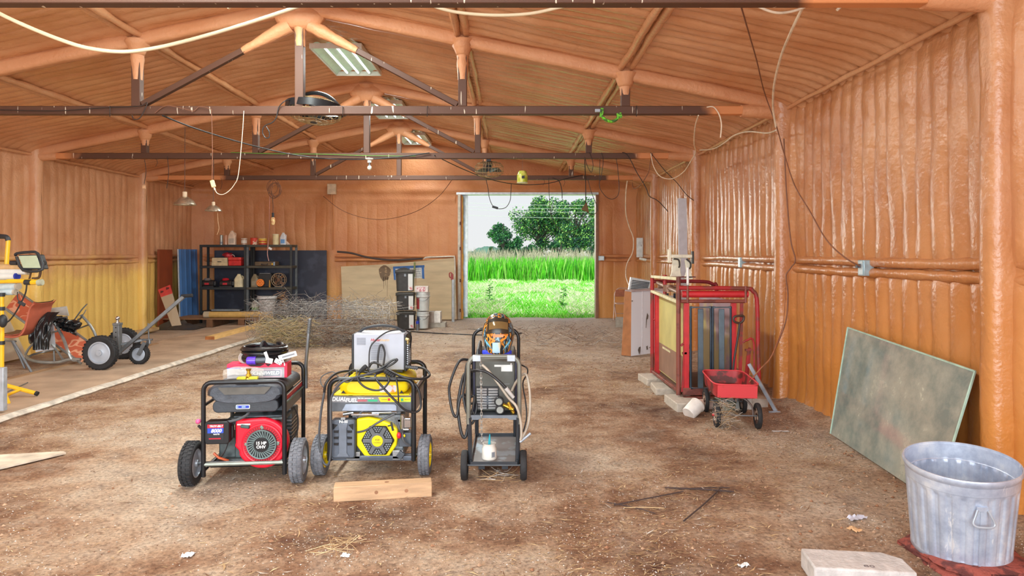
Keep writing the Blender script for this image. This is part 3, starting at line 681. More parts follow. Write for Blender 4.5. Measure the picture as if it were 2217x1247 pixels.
# ---------------- red generator ----------------
t = empty('portable_generator', (-1.665, 4.27, 0), 'black-framed portable generator with red round engine cover, leftmost of the wheeled machines', 'generator', rz=R(6))
g1 = t
MB().tube(hoop(.49, .06, .645, 0, .0145), .0145, 10).build('front_frame', blk, t); MB().tube(hoop(.49, .06, .665, .60, .0145), .0145, 10).build('rear_frame', blk, t)
q = MB()
for s in (-1, 1): q.tube([(s*.245, 0, .1), (s*.245, .6, .1)], .013, 8); q.tube([(s*.245, 0, .5), (s*.245, .6, .5)], .010, 8)
q.tube([(-.24, .12, .09), (.24, .12, .09)], .012, 8); q.tube([(-.24, .48, .09), (.24, .48, .09)], .012, 8); q.build('side_rail', blk, t)
MB().tube([(-.24, 0, .135), (.24, 0, .135)], .012, 8).build('front_bar', M('scuffed_steel', (150, 156, 146), .45, .4), t)
MB().b2((-.22, .1, .1), (.22, .52, .112)).build('base_plate', blkp, t)
def g1tank(u, v):
    a = 2*PI*u; y = .02+.55*v; e = .55
    c_, s_ = math.cos(a), math.sin(a); rx = .235; f = (abs(c_)**3.2+abs(s_)**3.2)**(-1/3.2)
    en = 1-.10*max(0, 1-min(v, 1-v)/.05)**2
    rib = .006*(1 if (v*5) % 1 > .18 else 0)*(1 if .1 < v < .95 else 0)*(1 if s_ > -.2 else 0)
    return (rx*c_*f*en*(1 if s_ > -.2 else .9), y, .565+(.062+rib)*s_*f*en)
q = MB().sheet(g1tank, 48, 60)
q.v = q.v
fr_ = [Vector(g1tank(i/48, 0)) for i in range(48)]; bk_ = [Vector(g1tank(i/48, 1)) for i in range(48)]
n0 = len(q.v); q.add(fr_, [tuple(range(48))]); q.add(bk_, [tuple(range(48))])
tank = q.build('fuel_tank', M('tank_black', (70, 74, 82), .5, var=.2, sc=20, bump=.15, bsc=120), t, smooth=40)
q = MB().prism([(x, z) for x, z in rrect(.40, .075, .03, 5, 0, .485)], .5, 'Y', .03); q.build('tank_tray', M('tray_black', (52, 56, 62), .55, bump=.1), t, bev=.006)
q = MB().prism([(-.12, .0), (.12, .0), (.15, .03), (.16, .045), (-.16, .045), (-.15, .03)], .004, 'Y', 0); q.v = [v+Vector((.0, .006, .565)) for v in q.v]; q.build('tank_recess', M('recess', (88, 84, 78), .6), t)
lb = MB().prism(rrect(.085, .026, .006, 3, -.015, .483), .003, 'Y', .026).build('tank_label', white, t)
q = MB().prism(rrect(.076, .018, .004, 3, -.015, .483), .001, 'Y', .0248); q.build('label_panel', inkblue, t).parent = lb
for sx, wd in ((-.035, .026), (.005, .04)): MB().b2((sx-.015-wd/2*.6, .0236, .479), (sx-.015+wd/2*.6, .0247, .487)).build('label_print', M('pale_blue', (150, 180, 230), .5), t).parent = lb
# right side panel with red and white stripe
q = MB().b2((.232, .04, .43), (.240, .58, .545)); sp_ = q.build('side_panel', dgrey, t)
MB().b2((.240, .05, .505), (.2415, .57, .535)).build('red_stripe', M('stripe_red', (190, 40, 60), .5), t).parent = sp_
MB().b2((.240, .05, .536), (.2415, .57, .541)).build('white_stripe', ink, t).parent = sp_
# engine: block behind, red cover, slotted fan guard
q = MB(); q.box((.06, .22, .25), (.30, .22, .26)); q.box((.06, .16, .395), (.36, .2, .02)); q.box((.14, .35, .27), (.2, .2, .26)); q.box((-.12, .22, .2), (.14, .2, .14)); q.box((.02, .2, .13), (.34, .26, .03))
q.build('engine_block', M('engine_grey', (84, 92, 92), .5, .4, var=.25, sc=30), t, bev=.008)
q = MB(); q.box((.06, .115, .40), (.30, .05, .018)); q.box((.0, .1, .372), (.24, .02, .03)); q.build('engine_shroud', M('shroud', (120, 128, 134), .35, .6), t, bev=.004)
q = MB()
for k in range(7): q.box((.2, .30, .20+.025*k), (.09, .2, .006))
q.build('cooling_fins', alu, t)
q = MB(); q.cyl((-.02, .40, .25), (-.02, .56, .25), .12, seg=24); q.build('alternator', M('alternator', (150, 150, 146), .4, .6), t, bev=.01)
out = []
for k in range(0, 29): a = R(90-k*9.4); out.append((.103+.158*math.cos(a), .248+.158*math.sin(a)))
out = out[:27]+[(-.04, .205), (-.07, .235), (-.062, .255), (-.062, .40)]
q = MB().prism(out, .07, 'Y', .028); eng = q.build('engine_cover', red, t, bev=.014, bseg=3)
q = MB().torus((.103, .026, .248), .118, .010, 'Y', 48, 8); q.build('cover_rim', red, t)
q = MB().cyl((.103, .03, .248), (.103, .018, .248), .113, seg=40); q.build('guard_back', M('guard_red', (150, 16, 34), .5), t)
q = MB()
for k in range(44):
    a = 2*PI*k/44; c_, s_ = math.cos(a), math.sin(a); q.bar((.103+.095*c_, .016, .248+.095*s_), (.103+.112*c_, .016, .248+.112*s_), .004, .004)
q.build('outer_vent', red, t)
fan = MB().cyl((.103, .018, .248), (.103, .008, .248), .092, seg=40).build('fan_guard', M('guard_black', (20, 24, 26), .5), t)
q = MB()
for k in range(30):
    a = 2*PI*k/30; a2 = a+.25; q.bar((.103+.046*math.cos(a), .004, .248+.046*math.sin(a)), (.103+.086*math.cos(a2), .004, .248+.086*math.sin(a2)), .0055, .006)
q.torus((.103, .004, .248), .088, .005, 'Y', 40, 6); q.build('fan_vane', M('vane', (112, 128, 128), .4, .3), t).parent = fan
MB().cyl((.103, .01, .248), (.103, -.004, .248), .046, seg=30).build('fan_hub', blk, t, bev=.003).parent = fan
text('hub_text', '15 HP', .026, (.103, -.0052, .259), FR, ink, t, bold=.0008); text('hub_text', 'OHV', .026, (.103, -.0052, .235), FR, ink, t, bold=.0008)
q = MB(); q.box((.0, .02, .36), (.055, .02, .02), rot=(0, .15, 0)); q.build('pull_handle', M('pull', (60, 84, 82), .5), t, bev=.006)
q = MB().b2((-.05, .026, .368), (.03, .03, .376)); q.build('cover_stripe', ink, t)
q = MB()
for (x, z) in ((.103, .352), (.20, .25), (.01, .25)): q.box((x, .018, z), (.026, .012, .02), rot=(0, x*9, 0))
q.build('guard_tab', M('tab', (130, 140, 130), .4, .4), t, bev=.004)
# air cleaner box with the printed panel
ac = MB().prism(rrect(.148, .142, .018, 4, -.158, .335), .075, 'Y', -.02); ac = ac.build('air_cleaner', blk, t, bev=.006)
MB().prism(rrect(.165, .09, .02, 3, -.158, .325), .03, 'Y', .03).build('cleaner_base', blkp, t, bev=.005)
MB().b2((-.214, -.0215, .292), (-.118, -.0205, .388)).build('decal', M('decal_black', (26, 28, 34), .4), t).parent = ac
MB().b2((-.214, -.0225, .366), (-.118, -.0215, .388)).build('decal_red', red, t).parent = ac
MB().b2((-.214, -.0225, .334), (-.118, -.0215, .365)).build('decal_blue', M('decal_blue_m', (34, 70, 180), .4), t).parent = ac
MB().b2((-.205, -.0225, .297), (-.135, -.0215, .303)).build('decal_line', red, t).parent = ac
text('brand_text', 'TROY-BILT', .0165, (-.162, -.0235, .377), FR, ink, t, bold=.0004, shear=.2).parent = ac
text('power_text', '8000', .030, (-.162, -.0235, .348), FR, ink, t, bold=.0008, shear=.25, sx=1.05).parent = ac
text('unit_text', 'WATTS', .011, (-.160, -.0235, .327), FR, ink, t, bold=.0003).parent = ac
MB().tube(catmull([(.02, .06, .45), (0, .03, .425), (-.06, .0, .405), (-.15, .0, .392), (-.23, .02, .385)], 6), .009, 8).build('fuel_hose', cable_g, t)
q = MB().tube(catmull([(-.19, .03, .33), (-.25, .01, .35), (-.275, 0, .38)], 5), .008, 8); q.build('choke_hose', cable_m, t)
MB().sphere((-.275, -.004, .405), .016).build('pink_cap', M('pink_cap_m', (220, 90, 140), .4), t)
q = MB(); q.box((.0, .3, .42), (.11, .1, .05)); q.box((.1, .3, .42), (.05, .08, .05)); q.build('muffler_shield', M('shield', (188, 196, 204), .35, .4), t, bev=.004)
q = MB(); q.box((.17, .26, .425), (.12, .01, .05)); 
for x in (.13, .17, .21): q.cyl((x, .25, .43), (x, .258, .43), .004, seg=8)
q.build('bracket', dgrey, t)
q = MB(); q.tube(catmull([(.24, .3, .42), (.27, .28, .36), (.275, .25, .27), (.25, .22, .22)], 5), .005, 6); q.tube(catmull([(-.1, .05, .3), (-.13, .03, .2), (-.2, .05, .12)], 5), .006, 6); q.build('wiring', cable_m, t)
q = MB().tube([(-.11, .05, .14), (-.16, .02, .17), (-.19, .02, .2)], .008, 6); q.build('orange_lead', M('orange_lead_m', (190, 90, 50), .5), t)
wheel(t, (-.33, .04, .134), .134, .085, 'X', lgrey, rub, 1)
wheel(t, (.325, .04, .134), .134, .085, 'X', lgrey, tyre_grey, 1)
MB().cyl((-.38, .04, .134), (.36, .04, .134), .009).build('axle', grey, t)
q = MB().tube(catmull([(.262, .61, .48), (.262, .61, .6), (.265, .60, .68), (.292, .60, .98)], 5), .0125, 10)
for k in range(9): q.torus((.283+.0012*k, .60, .88+.012*k), .014, .0035, 'Z', 12, 5)
q.build('fold_up_handle', M('handle_grey', (120, 124, 128), .35, .5), t)
def on(root, v):  # local to world
    return root.matrix_basis @ Vector(v)
# carton, cable coil, brass fitting and bag lying on it
def basis(o): bpy.context.view_layer.update(); return o.matrix_world.copy()
mw = basis(g1)
p = mw @ Vector((.035, .17, .637))
t = empty('printed_carton', p, 'flat red and white welding supply carton lying on top of the red generator', 'box', rz=R(6))
q = MB().b2((-.19, 0, 0), (.19, .13, .092)); q.build('carton_body', M('carton_red', (226, 38, 76), .55, var=.08), t, bev=.002)
MB().b2((-.1885, -.0012, .0), (.172, -.0002, .068)).build('printed_panel', M('carton_grey', (168, 166, 170), .6), t)
MB().b2((-.189, -.0014, .064), (-.10, -.0011, .070)).build('blue_edge', inkblue, t)
q = MB().b2((-.075, -.0024, .006), (.155, -.0013, .056)); q.build('title_frame', M('frame_pink', (232, 190, 200), .5), t)
MB().b2((-.068, -.0034, .011), (.148, -.0025, .051)).build('title_field', M('title_grey', (150, 156, 164), .5), t)
text('title_text', 'TECHNIWELD', .0315, (.04, -.0044, .031), FR, ink, t, bold=.0009, shear=.22)
q = MB(); q.prism([(-.07, .092), (-.04, .076), (.02, .076), (.05, .092)], .004, 'Y', -.002); q.prism([(.05, .092), (.07, .074), (.09, .092)], .004, 'Y', -.002); q.build('torn_flap', M('torn', (60, 30, 36), .7), t)
p = mw @ Vector((-.035, .105, .64))
t = empty('plastic_bag', p, 'clear crumpled plastic bag in front of the red carton on the generator', 'bag', rz=R(6))
def bagf(u, v):
    return (-.12+.25*u+.004*noise.noise(Vector((u*8, v*8, 2))), -.004-.028*math.sin(PI*v)*(.5+.5*math.sin(PI*u))+.012*noise.noise(Vector((u*6, v*6, 1))), .003+.082*v*(1-.25*abs(2*u-1)**3)+.008*noise.noise(Vector((u*5, v*3, 7))))
bagm = M('clear_bag', (226, 222, 210), .15, var=.1, alpha=.32); MB().sheet(bagf, 22, 14).build('bag_film', bagm, t, smooth=80)
p = mw @ Vector((.012, .055, .640))
t = empty('brass_fitting', p, 'gold brass Y fitting with two square ends on the front of the red generator', 'fitting', rz=R(6))
q = MB(); q.cyl((0, 0, .02), (0, 0, .078), .010, seg=12); q.lathe([(0, .03), (.017, .03), (.017, .045), (0, .045)], 6); q.lathe([(0, .066), (.015, .066), (.018, .078), (0, .080)], 12); q.build('stem', brass, t)
q = MB(); q.cyl((-.055, -.01, .012), (.05, -.01, .012), .011, seg=10); q.cyl((-.07, -.01, .016), (-.05, -.01, .014), .007, seg=8); q.build('cross_tube', brass, t)
for s in (-1, 1): MB().prism(rrect(.056, .030, .006, 3, s*.036, .016), .030, 'Y', -.030).build('square_nut', M('brass_yellow', (200, 190, 50), .35, .5), t, bev=.003)
p = mw @ Vector((.06, .26, .729))
t = empty('coiled_power_cable', p, 'thick black coiled power cable with purple plug on top of the red carton', 'cable', rz=R(6))
q = MB(); pts = []
n = 420
for i in range(n):
    a = 2*PI*i/40+1; k = i/40; rr_ = .112+.014*math.sin(a*.37+k); zz = .014+.017*(k % 5)+.008*math.sin(a*.5+k)
    pts.append((rr_*1.15*math.cos(a), rr_*.8*math.sin(a)-.012*(k//4), zz+.022*max(0, math.sin(a))))
q.tube(pts, .012, 8); q.build('cable_loops', M('cable_gloss', (28, 28, 30), .25, var=.1), t)
q = MB().tube(catmull([(-.01, -.05, .07), (-.02, 0, .115), (-.01, .03, .128), (.01, .06, .08)], 6), .0095, 8); q.build('tie_strap', blkp, t)
q = MB()
for a0 in (-150, -140, -10, 2): 
    a = R(a0); q.torus((.135*math.cos(a), .095*math.sin(a), .035), .034, .006, 'X' if abs(math.cos(a)) < .5 else 'Y', 16, 6)
q.build('wrap_film', M('wrap', (190, 184, 178), .2, alpha=.55), t)
q = MB(); q.cyl((-.075, -.115, .026), (-.025, -.115, .026), .026, seg=20); q.sphere((-.075, -.115, .026), .026, 14, 8, (.5, 1, 1)); q.build('purple_plug', M('purple', (96, 60, 200), .15, var=.15, sc=40), t)
q = MB(); q.cyl((-.03, -.115, .026), (.06, -.108, .028), .021, .018, seg=16); q.build('plug_body', dgrey, t, bev=.003)
q = MB(); q.box((.045, -.13, .055), (.02, .004, .06), rot=(0, -.35, 0)); q.box((.06, -.128, .025), (.045, .006, .034), rot=(0, .2, 0)); q.build('cable_clip', white, t, bev=.003)
tg = MB().box((.17, -.10, .052), (.115, .002, .034), rot=(.1, -.26, .1)).build('paper_tag', white, t)
MB().box((.175, -.1025, .053), (.08, .001, .010), rot=(.1, -.26, .1)).build('tag_print', inkgy, t).parent = tg
q = MB().box((.115, -.115, .016), (.05, .003, .03), rot=(0, .5, 0)); q.tube(catmull([(.13, -.1, .04), (.15, -.11, .01), (.155, -.12, -.01)], 4), .004, 5); q.build('printed_label', M('label_white', (220, 220, 220), .5, col2=(60, 60, 60), thr=.58, sc=120), t)
# ---------------- yellow generator ----------------
t = empty('portable_generator', (-.90, 4.43, 0), 'black-framed portable generator with yellow tank and yellow engine cover, middle of the three machines', 'generator'); g2 = t
MB().tube(hoop(.545, .105, .632, 0, .016, .06), .016, 10).build('front_frame', blk, t); MB().tube(hoop(.545, .105, .652, .58, .016, .06), .016, 10).build('rear_frame', blk, t)
for s in (-1, 1): MB().tube([(s*.27, 0, .11), (s*.27, .58, .11)], .014, 8).build('side_rail', blk, t); MB().tube([(s*.27, 0, .52), (s*.27, .58, .52)], .011, 8).build('side_rail', blk, t)
q = MB(); q.box((0, .01, .125), (.53, .03, .022)); q.box((0, .03, .105), (.53, .03, .014)); q.build('bottom_rail', M('rail_grey', (96, 104, 116), .35, .3), t, bev=.004)
def tk(u, v):
    a = 2*PI*u; c_, s_ = math.cos(a), math.sin(a); f = (abs(c_)**4+abs(s_)**4)**(-.25); en = 1-.25*max(0, 1-min(v, 1-v)/.08)**2
    top = max(0, s_); return (.225*c_*f*en*(1-.12*top), .03+.5*v, .575+.055*s_*f*en)
q = MB().sheet(tk, 40, 30); q.add([Vector(tk(i/40, 0)) for i in range(40)], [tuple(range(40))]); q.add([Vector(tk(i/40, 1)) for i in range(40)], [tuple(range(40))])
q.build('fuel_tank', yel, t, smooth=50)
MB().b2((-.255, .02, .522), (.24, .54, .53)).build('tank_flange', yel, t, bev=.003)
q = MB(); q.prism(rrect(.11, .045, .01, 3, .10, .565), .002, 'Y', .026); q.build('warning_sticker', M('sticker', (220, 220, 226), .4, col2=(236, 150, 60), thr=.56, sc=22), t)
for x in (-.19, .19): MB().prism([(x-.014, .535), (x+.014, .535), (x, .555)], .002, 'Y', .024).build('small_decal', inkb, t)
pn = MB().b2((-.26, -.012, .425), (.26, .012, .522)).build('control_panel', M('panel_grey', (88, 92, 98), .4, .2), t, bev=.003)
MB().b2((-.258, -.0135, .485), (.055, -.0122, .518)).build('panel_strip', M('strip_grey', (128, 128, 132), .4), t).parent = pn
MB().prism([(.045, .518), (.255, .518), (.255, .487), (.06, .487)], .0012, 'Y', -.0145).build('yellow_strip', yel, t).parent = pn
MB().b2((.19, -.0158, .4875), (.255, -.0146, .494)).build('green_band', M('lime', (170, 200, 60), .4), t).parent = pn
text('model_text', 'DUAL', .036, (-.208, -.015, .505), FR, ink, t, bold=.0008, shear=.15).parent = pn
text('model_text', 'FUEL', .036, (-.128, -.015, .498), FR, ink, t, bold=.0008, shear=.15).parent = pn
text('note_text', 'Run this generator on', .0115, (-.035, -.015, .511), FR, ink, t, bold=.0002).parent = pn
MB().b2((-.09, -.0148, .490), (-.03, -.0138, .502)).build('red_band', M('dull_red', (176, 90, 96), .5), t).parent = pn
MB().b2((-.02, -.0148, .490), (.04, -.0138, .502)).build('teal_band', inkg, t).parent = pn
for x, m_ in ((.115, inkr), (.200, inkg)): MB().b2((x-.008, -.0166, .495), (x+.008, -.0156, .511)).build('symbol_box', m_, t).parent = pn
for x in (.085, .155, .235): MB().b2((x-.02, -.0156, .500), (x+.018, -.0146, .506)).build('fine_print', M('olive', (160, 150, 30), .5), t).parent = pn
MB().prism([(-.19, .430), (.165, .430), (.165, .462), (.150, .474), (-.165, .474)], .006, 'Y', -.02).build('panel_cover', M('cover_blue_grey', (160, 172, 190), .32, .3), t, bev=.004)
ab = MB().prism(rrect(.155, .25, .015, 3, -.178, .252), .06, 'Y', -.028).build('air_box', dgrey, t, bev=.006)
MB().prism(rrect(.145, .24, .014, 3, -.178, .252), .008, 'Y', -.034).build('air_box_lid', M('lid', (84, 92, 104), .35), t, bev=.003).parent = ab
q = MB(); q.prism([(-.21, .355), (-.146, .355), (-.153, .32), (-.153, .165), (-.135, .14), (-.221, .14), (-.203, .165), (-.203, .32)], .008, 'Y', -.042); q.build('lid_ridge', M('ridge', (104, 112, 124), .35), t, bev=.003).parent = ab
for s in (-1, 1):
    for z in (.30, .26, .22): MB().prism([(-.178+s*.026, z+.010), (-.178+s*.058, z+.008), (-.178+s*.058, z-.006), (-.178+s*.03, z-.008)][::s], .004, 'Y', -.038).build('lid_slot', blk, t).parent = ab
    MB().prism([(-.178+s*.034, .345), (-.178+s*.068, .352), (-.178+s*.066, .31)][::s], .003, 'Y', -.037).build('lid_corner', blk, t).parent = ab
text('air_box_mark', 'N-III', .024, (-.175, -.0350, .364), FR, ink, t, bold=.0006, sx=1.25).parent = ab
MB().box((-.178, -.03, .383), (.03, .012, .016)).build('latch', alu, t, bev=.002).parent = ab
q = MB().prism([(-.10, .375), (-.02, .385), (.05, .372), (.12, .345), (.165, .31), (.17, .27), (.16, .20), (.115, .135), (.08, .112), (-.01, .112), (-.05, .135), (-.10, .20)], .06, 'Y', .0); q.build('engine_cover', M('yellow_cover', (242, 222, 24), .3, var=.04), t, bev=.012, bseg=3)
hexo = [(.042+.108*math.cos(R(60*k)), .238+.108*math.sin(R(60*k))) for k in range(6)]
st = MB().prism(hexo, .02, 'Y', -.02).build('starter_cover', M('starter_black', (28, 30, 32), .35), t, bev=.008, bseg=3)
q = MB(); c0 = Vector((.042, 0, .238))
for k in range(6):
    a = R(60*k+90); e = [(.042+r_*math.cos(a+d), .238+r_*math.sin(a+d)) for r_, d in ((.048, -.12), (.088, -.26), (.098, -.2), (.098, .2), (.088, .26), (.048, .12))]
for k in range(6):
    a = R(60*k); e = [(.042+r_*math.cos(a+d), .238+r_*math.sin(a+d)) for r_, d in ((.03, -.5), (.06, -.22), (.096, -.13), (.096, .13), (.06, .22), (.03, .5))]
    q.prism(e, .006, 'Y', -.026)
q.cyl((.042, -.019, .238), (.042, -.027, .238), .05, seg=24)
q.build('starter_spider', M('spider', (104, 108, 112), .35, .3), t, bev=.002).parent = st
for k in range(6):
    q = MB(); a0 = R(60*k+30)
    for i, (r_, ds) in enumerate(((.062, (-.12, .12)), (.074, (-.2, 0, .2)), (.086, (-.26, -.09, .09, .26)))):
        for d in ds: q.cyl((.042+r_*math.cos(a0+d), -.0205, .238+r_*math.sin(a0+d)), (.042+r_*math.cos(a0+d), -.0225, .238+r_*math.sin(a0+d)), .005, seg=6)
    q.build('starter_vent', M('ventgrey', (130, 140, 148), .4), t).parent = st
MB().cyl((.042, -.02, .238), (.042, -.031, .238), .036, seg=30).build('starter_badge', yel, t, bev=.002).parent = st
text('badge_text', '458', .020, (.042, -.0318, .246), FR, M('dk_olive', (70, 70, 20), .5), t).parent = st
text('badge_text', 'CHAMPION', .0095, (.042, -.0318, .228), FR, M('dk_olive', (70, 70, 20), .5), t).parent = st
q = MB(); q.bar((.128, -.01, .355), (.140, -.01, .30), .012, .012, (0, 1, 0)); q.bar((.105, -.01, .33), (.135, -.01, .338), .008, .008, (0, 1, 0)); q.build('pull_handle', blkp, t, bev=.003)
q = MB(); q.box((.03, .17, .25), (.34, .24, .28)); q.box((.0, .16, .395), (.36, .18, .03)); q.box((.0, .36, .27), (.26, .2, .26)); q.build('engine_block', M('engine_silver', (130, 134, 138), .4, .6, var=.3, sc=40), t, bev=.008)
q = MB(); q.cyl((.195, .03, .30), (.195, .03, .395), .014); q.box((.225, .05, .34), (.05, .05, .06)); q.cyl((.215, .02, .37), (.25, .02, .37), .010); q.cyl((.20, .02, .30), (.24, .02, .30), .008); q.box((.2, .06, .35), (.09, .02, .02)); q.build('carburettor', chrome, t, bev=.003)
q = MB(); q.box((-.04, .0, .405), (.18, .04, .012)); q.cyl((-.19, .02, .40), (-.12, .02, .412), .012); q.box((.1, .03, .41), (.12, .03, .01)); q.cyl((.0, .0, .415), (.13, .0, .418), .006); q.build('linkage', chrome, t, bev=.002)
MB().sphere((.178, -.01, .27), .016, sq=(.9, .8, 1.3)).build('red_cap', M('cap_red', (226, 34, 52), .4), t); MB().sphere((.21, -.005, .266), .010).build('oil_cap', yel, t)
q = MB(); q.box((-.12, .02, .135), (.09, .05, .05)); q.box((.17, .02, .14), (.07, .05, .06)); q.build('engine_mount', alu, t, bev=.003)
q = MB(); q.box((.215, .06, .235), (.08, .1, .09)); q.box((.19, -.01, .145), (.04, .03, .045), rot=(0, .6, 0)); q.build('battery_box', dgrey, t, bev=.004)
q = MB()
for pp in (((-.10, .0, .38), (-.06, -.01, .425), (-.02, 0, .43)), ((-.09, -.01, .29), (-.03, -.03, .31), (.05, -.03, .36), (.15, -.01, .41)), ((.2, .0, .3), (.21, -.02, .24), (.25, -.01, .2)), ((.16, 0, .38), (.18, -.02, .32), (.2, -.01, .29))): q.tube(catmull(pp, 6), .0065, 6)
q.build('engine_hose', cable_g, t)
q = MB().b2((.262, .05, .40), (.27, .53, .56)); q.build('side_panel', M('side_grey', (150, 150, 154), .4, .4), t)
wheel(t, (-.345, .06, .126), .126, .08, 'X', yel, tyre_grey, 1); wheel(t, (.34, .06, .126), .126, .075, 'X', yel, tyre_grey, 1)
MB().cyl((-.36, .06, .126), (.36, .06, .126), .008).build('axle', grey, t)
# plasma cutter box on top
t = empty('plasma_cutter', (-.90, 4.66, .634), 'light grey plasma cutter box with vents and red lettering on top of the yellow generator', 'power tool'); pc = t
q = MB().b2((-.17, 0, .018), (.175, .22, .265)); q.build('case', M('case_grey', (168, 172, 184), .35, .1, var=.03), t, bev=.006)
q = MB(); q.b2((-.185, .0, .018), (-.17, .225, .262)); q.b2((.175, -.004, .008), (.192, .23, .26)); q.build('end_cap', blkp, t, bev=.006)
q = MB(); q.b2((-.15, .02, 0), (-.11, .2, .02)); q.b2((.12, .02, 0), (.16, .2, .02)); q.build('foot_rail', blkp, t)
def vents(n, x0, x1, z0, dz, name):
    q = MB()
    for k in range(n): q.b2((x0, -.0022, z0+dz*k), (x1, -.0005, z0+dz*k+dz*.5))
    q.build(name, M('vent_grey', (128, 130, 138), .5), t)
vents(8, -.148, -.088, .190, .0063, 'side_vent'); vents(17, -.052, .03, .088, .0063, 'lower_vent')
text('brand_text', 'Hyper', .026, (-.022, -.0015, .223), FR, M('dkred', (190, 60, 60), .5), t, shear=.3, bold=.0005); text('brand_text', 'therm', .026, (.04, -.0015, .223), FR, M('peach', (232, 190, 140), .5), t, shear=.3, bold=.0005)
text('model_text', 'Powermax', .014, (-.022, -.0015, .202), FR, inkgy, t, shear=.2)
q = MB()
for k in range(10): q.box((.196, .03+.0*k, .06+.014*k), (.012, .05, .006), rot=(0, .5, 0)); q.box((.196, .11, .06+.014*k), (.012, .06, .006), rot=(0, .5, 0))
q.build('end_louvre', alu, t)
q = MB(); q.cyl((.19, -.01, .232), (.21, -.02, .225), .011, seg=10); q.torus((.2, .0, .21), .014, .005, 'X', 12, 6); q.build('brass_connector', M('pale_brass', (226, 214, 160), .3, .7), t)
MB().tube(catmull([(-.16, .1, .262), (-.1, .1, .297), (0, .1, .312), (.1, .1, .300), (.165, .1, .262)], 6), .0095, 8).build('carry_handle', blkp, t)
# leads on and around the yellow generator
def cb(name, pts, r, mt, label, cat='cable', group=None): return cable(name, pts, r, mt, label, cat, group, 8, 7)
S = .0030
def Q(px, py, Y): return tuple(P(px, py, Y))
cb('black_lead', [Q(702, 850, 4.38), Q(694, 900, 4.38), Q(691, 960, 4.38), Q(700, 1000, 4.38), Q(712, 1003, 4.37), Q(717, 960, 4.37), Q(716, 880, 4.37), Q(722, 850, 4.37), Q(745, 825, 4.36), Q(790, 812, 4.42), Q(830, 800, 4.5)], .0075, cable_g, 'grey cable looped down the left side of the yellow generator')
cb('black_lead', [Q(702, 850, 4.39), Q(706, 830, 4.38), Q(722, 812, 4.42), Q(745, 804, 4.5), Q(775, 803, 4.55), Q(800, 808, 4.5)], .0085, cable_m, 'black cable draped over the top left corner of the yellow frame')
cb('black_lead', [Q(778, 808, 4.45), Q(775, 822, 4.38), Q(790, 838, 4.35), Q(812, 845, 4.35), Q(830, 841, 4.35), Q(842, 825, 4.38), Q(836, 812, 4.45)], .0065, cable_m, 'thin black cable hanging in a U across the yellow tank')
cb('black_lead', [Q(796, 802, 4.55), Q(805, 786, 4.55), Q(820, 788, 4.55), Q(850, 806, 4.46), Q(880, 818, 4.4), Q(915, 820, 4.45), Q(930, 812, 4.55), Q(920, 799, 4.6), Q(905, 795, 4.64), Q(880, 794, 4.66)], .0085, cable_m, 'black cable sweeping out past the right side of the yellow frame')
cb('black_lead', [Q(800, 805, 4.5), Q(799, 790, 4.55), Q(801, 755, 4.58), Q(812, 738, 4.6), Q(835, 720, 4.64), Q(860, 714, 4.68), Q(880, 716, 4.7), Q(890, 728, 4.72), Q(888, 750, 4.75), Q(884, 764, 4.77)], .005, cable_m, 'thin black wire arching across the face of the grey plasma cutter')
cb('black_lead', [Q(819, 798, 4.55), Q(818, 775, 4.6), Q(822, 750, 4.62), Q(828, 748, 4.62), Q(833, 765, 4.62), Q(830, 790, 4.58)], .0065, cable_m, 'narrow upright loop of black cable leaning on the plasma cutter face')
cb('black_lead', [Q(800, 805, 4.48), Q(825, 797, 4.5), Q(850, 780, 4.52), Q(860, 779, 4.52), Q(850, 788, 4.52), Q(828, 800, 4.5), Q(812, 815, 4.44), Q(830, 840, 4.36), Q(858, 870, 4.35), Q(878, 888, 4.37), Q(900, 892, 4.40), Q(911, 880, 4.42), Q(908, 850, 4.42), Q(898, 830, 4.42)], .0075, cable_m, 'long black cable crossing the yellow tank diagonally down to the right')
cb('black_lead', [Q(780, 812, 4.45), Q(810, 811, 4.45), Q(830, 805, 4.5), Q(850, 805, 4.5), Q(858, 822, 4.4), Q(862, 850, 4.36), Q(863, 875, 4.36)], .005, cable_m, 'thin black wire dropping in front of the sticker on the yellow tank')
cb('thin_wire', [Q(705, 842, 4.4), Q(695, 830, 4.45), Q(697, 815, 4.5), Q(720, 805, 4.5), Q(735, 818, 4.45), Q(752, 828, 4.4), Q(770, 815, 4.42), Q(772, 804, 4.45), Q(765, 800, 4.5), Q(748, 812, 4.45), Q(725, 835, 4.38)], .0035, cable_g, 'thin tangled grey wire on the top left of the yellow generator')
q = MB(); a = P(778, 806, 4.47); b_ = P(789, 796, 4.47); q.cyl(a, b_, .011, .016); q.cyl(b_, b_+(b_-a)*.4, .017, .013); tag(q.build('rubber_plug', rub, bev=.002), 'round black rubber plug lying left of centre on the yellow tank', 'plug')
q = MB(); a = P(833, 803, 4.46); b_ = P(853, 816, 4.44); q.cyl(a, b_, .0125)
for k in range(5): p = a.lerp(b_, .1+.2*k); q.cyl(p, p+(b_-a)*.08, .0155)
tag(q.build('cable_gland', rub), 'ribbed black cable connector lying right of centre on the yellow tank', 'connector')
q = MB(); a = P(878, 794, 4.62); b_ = P(905, 797, 4.62)
q.cyl(a, b_, .010)
for k in range(6): p = a.lerp(b_, .1+.15*k); q.cyl(p, p+(b_-a)*.06, .014)
tag(q.build('cable_strain_relief', cable_g), 'ribbed grey cable end at the right base of the plasma cutter', 'connector')
MB_ = MB
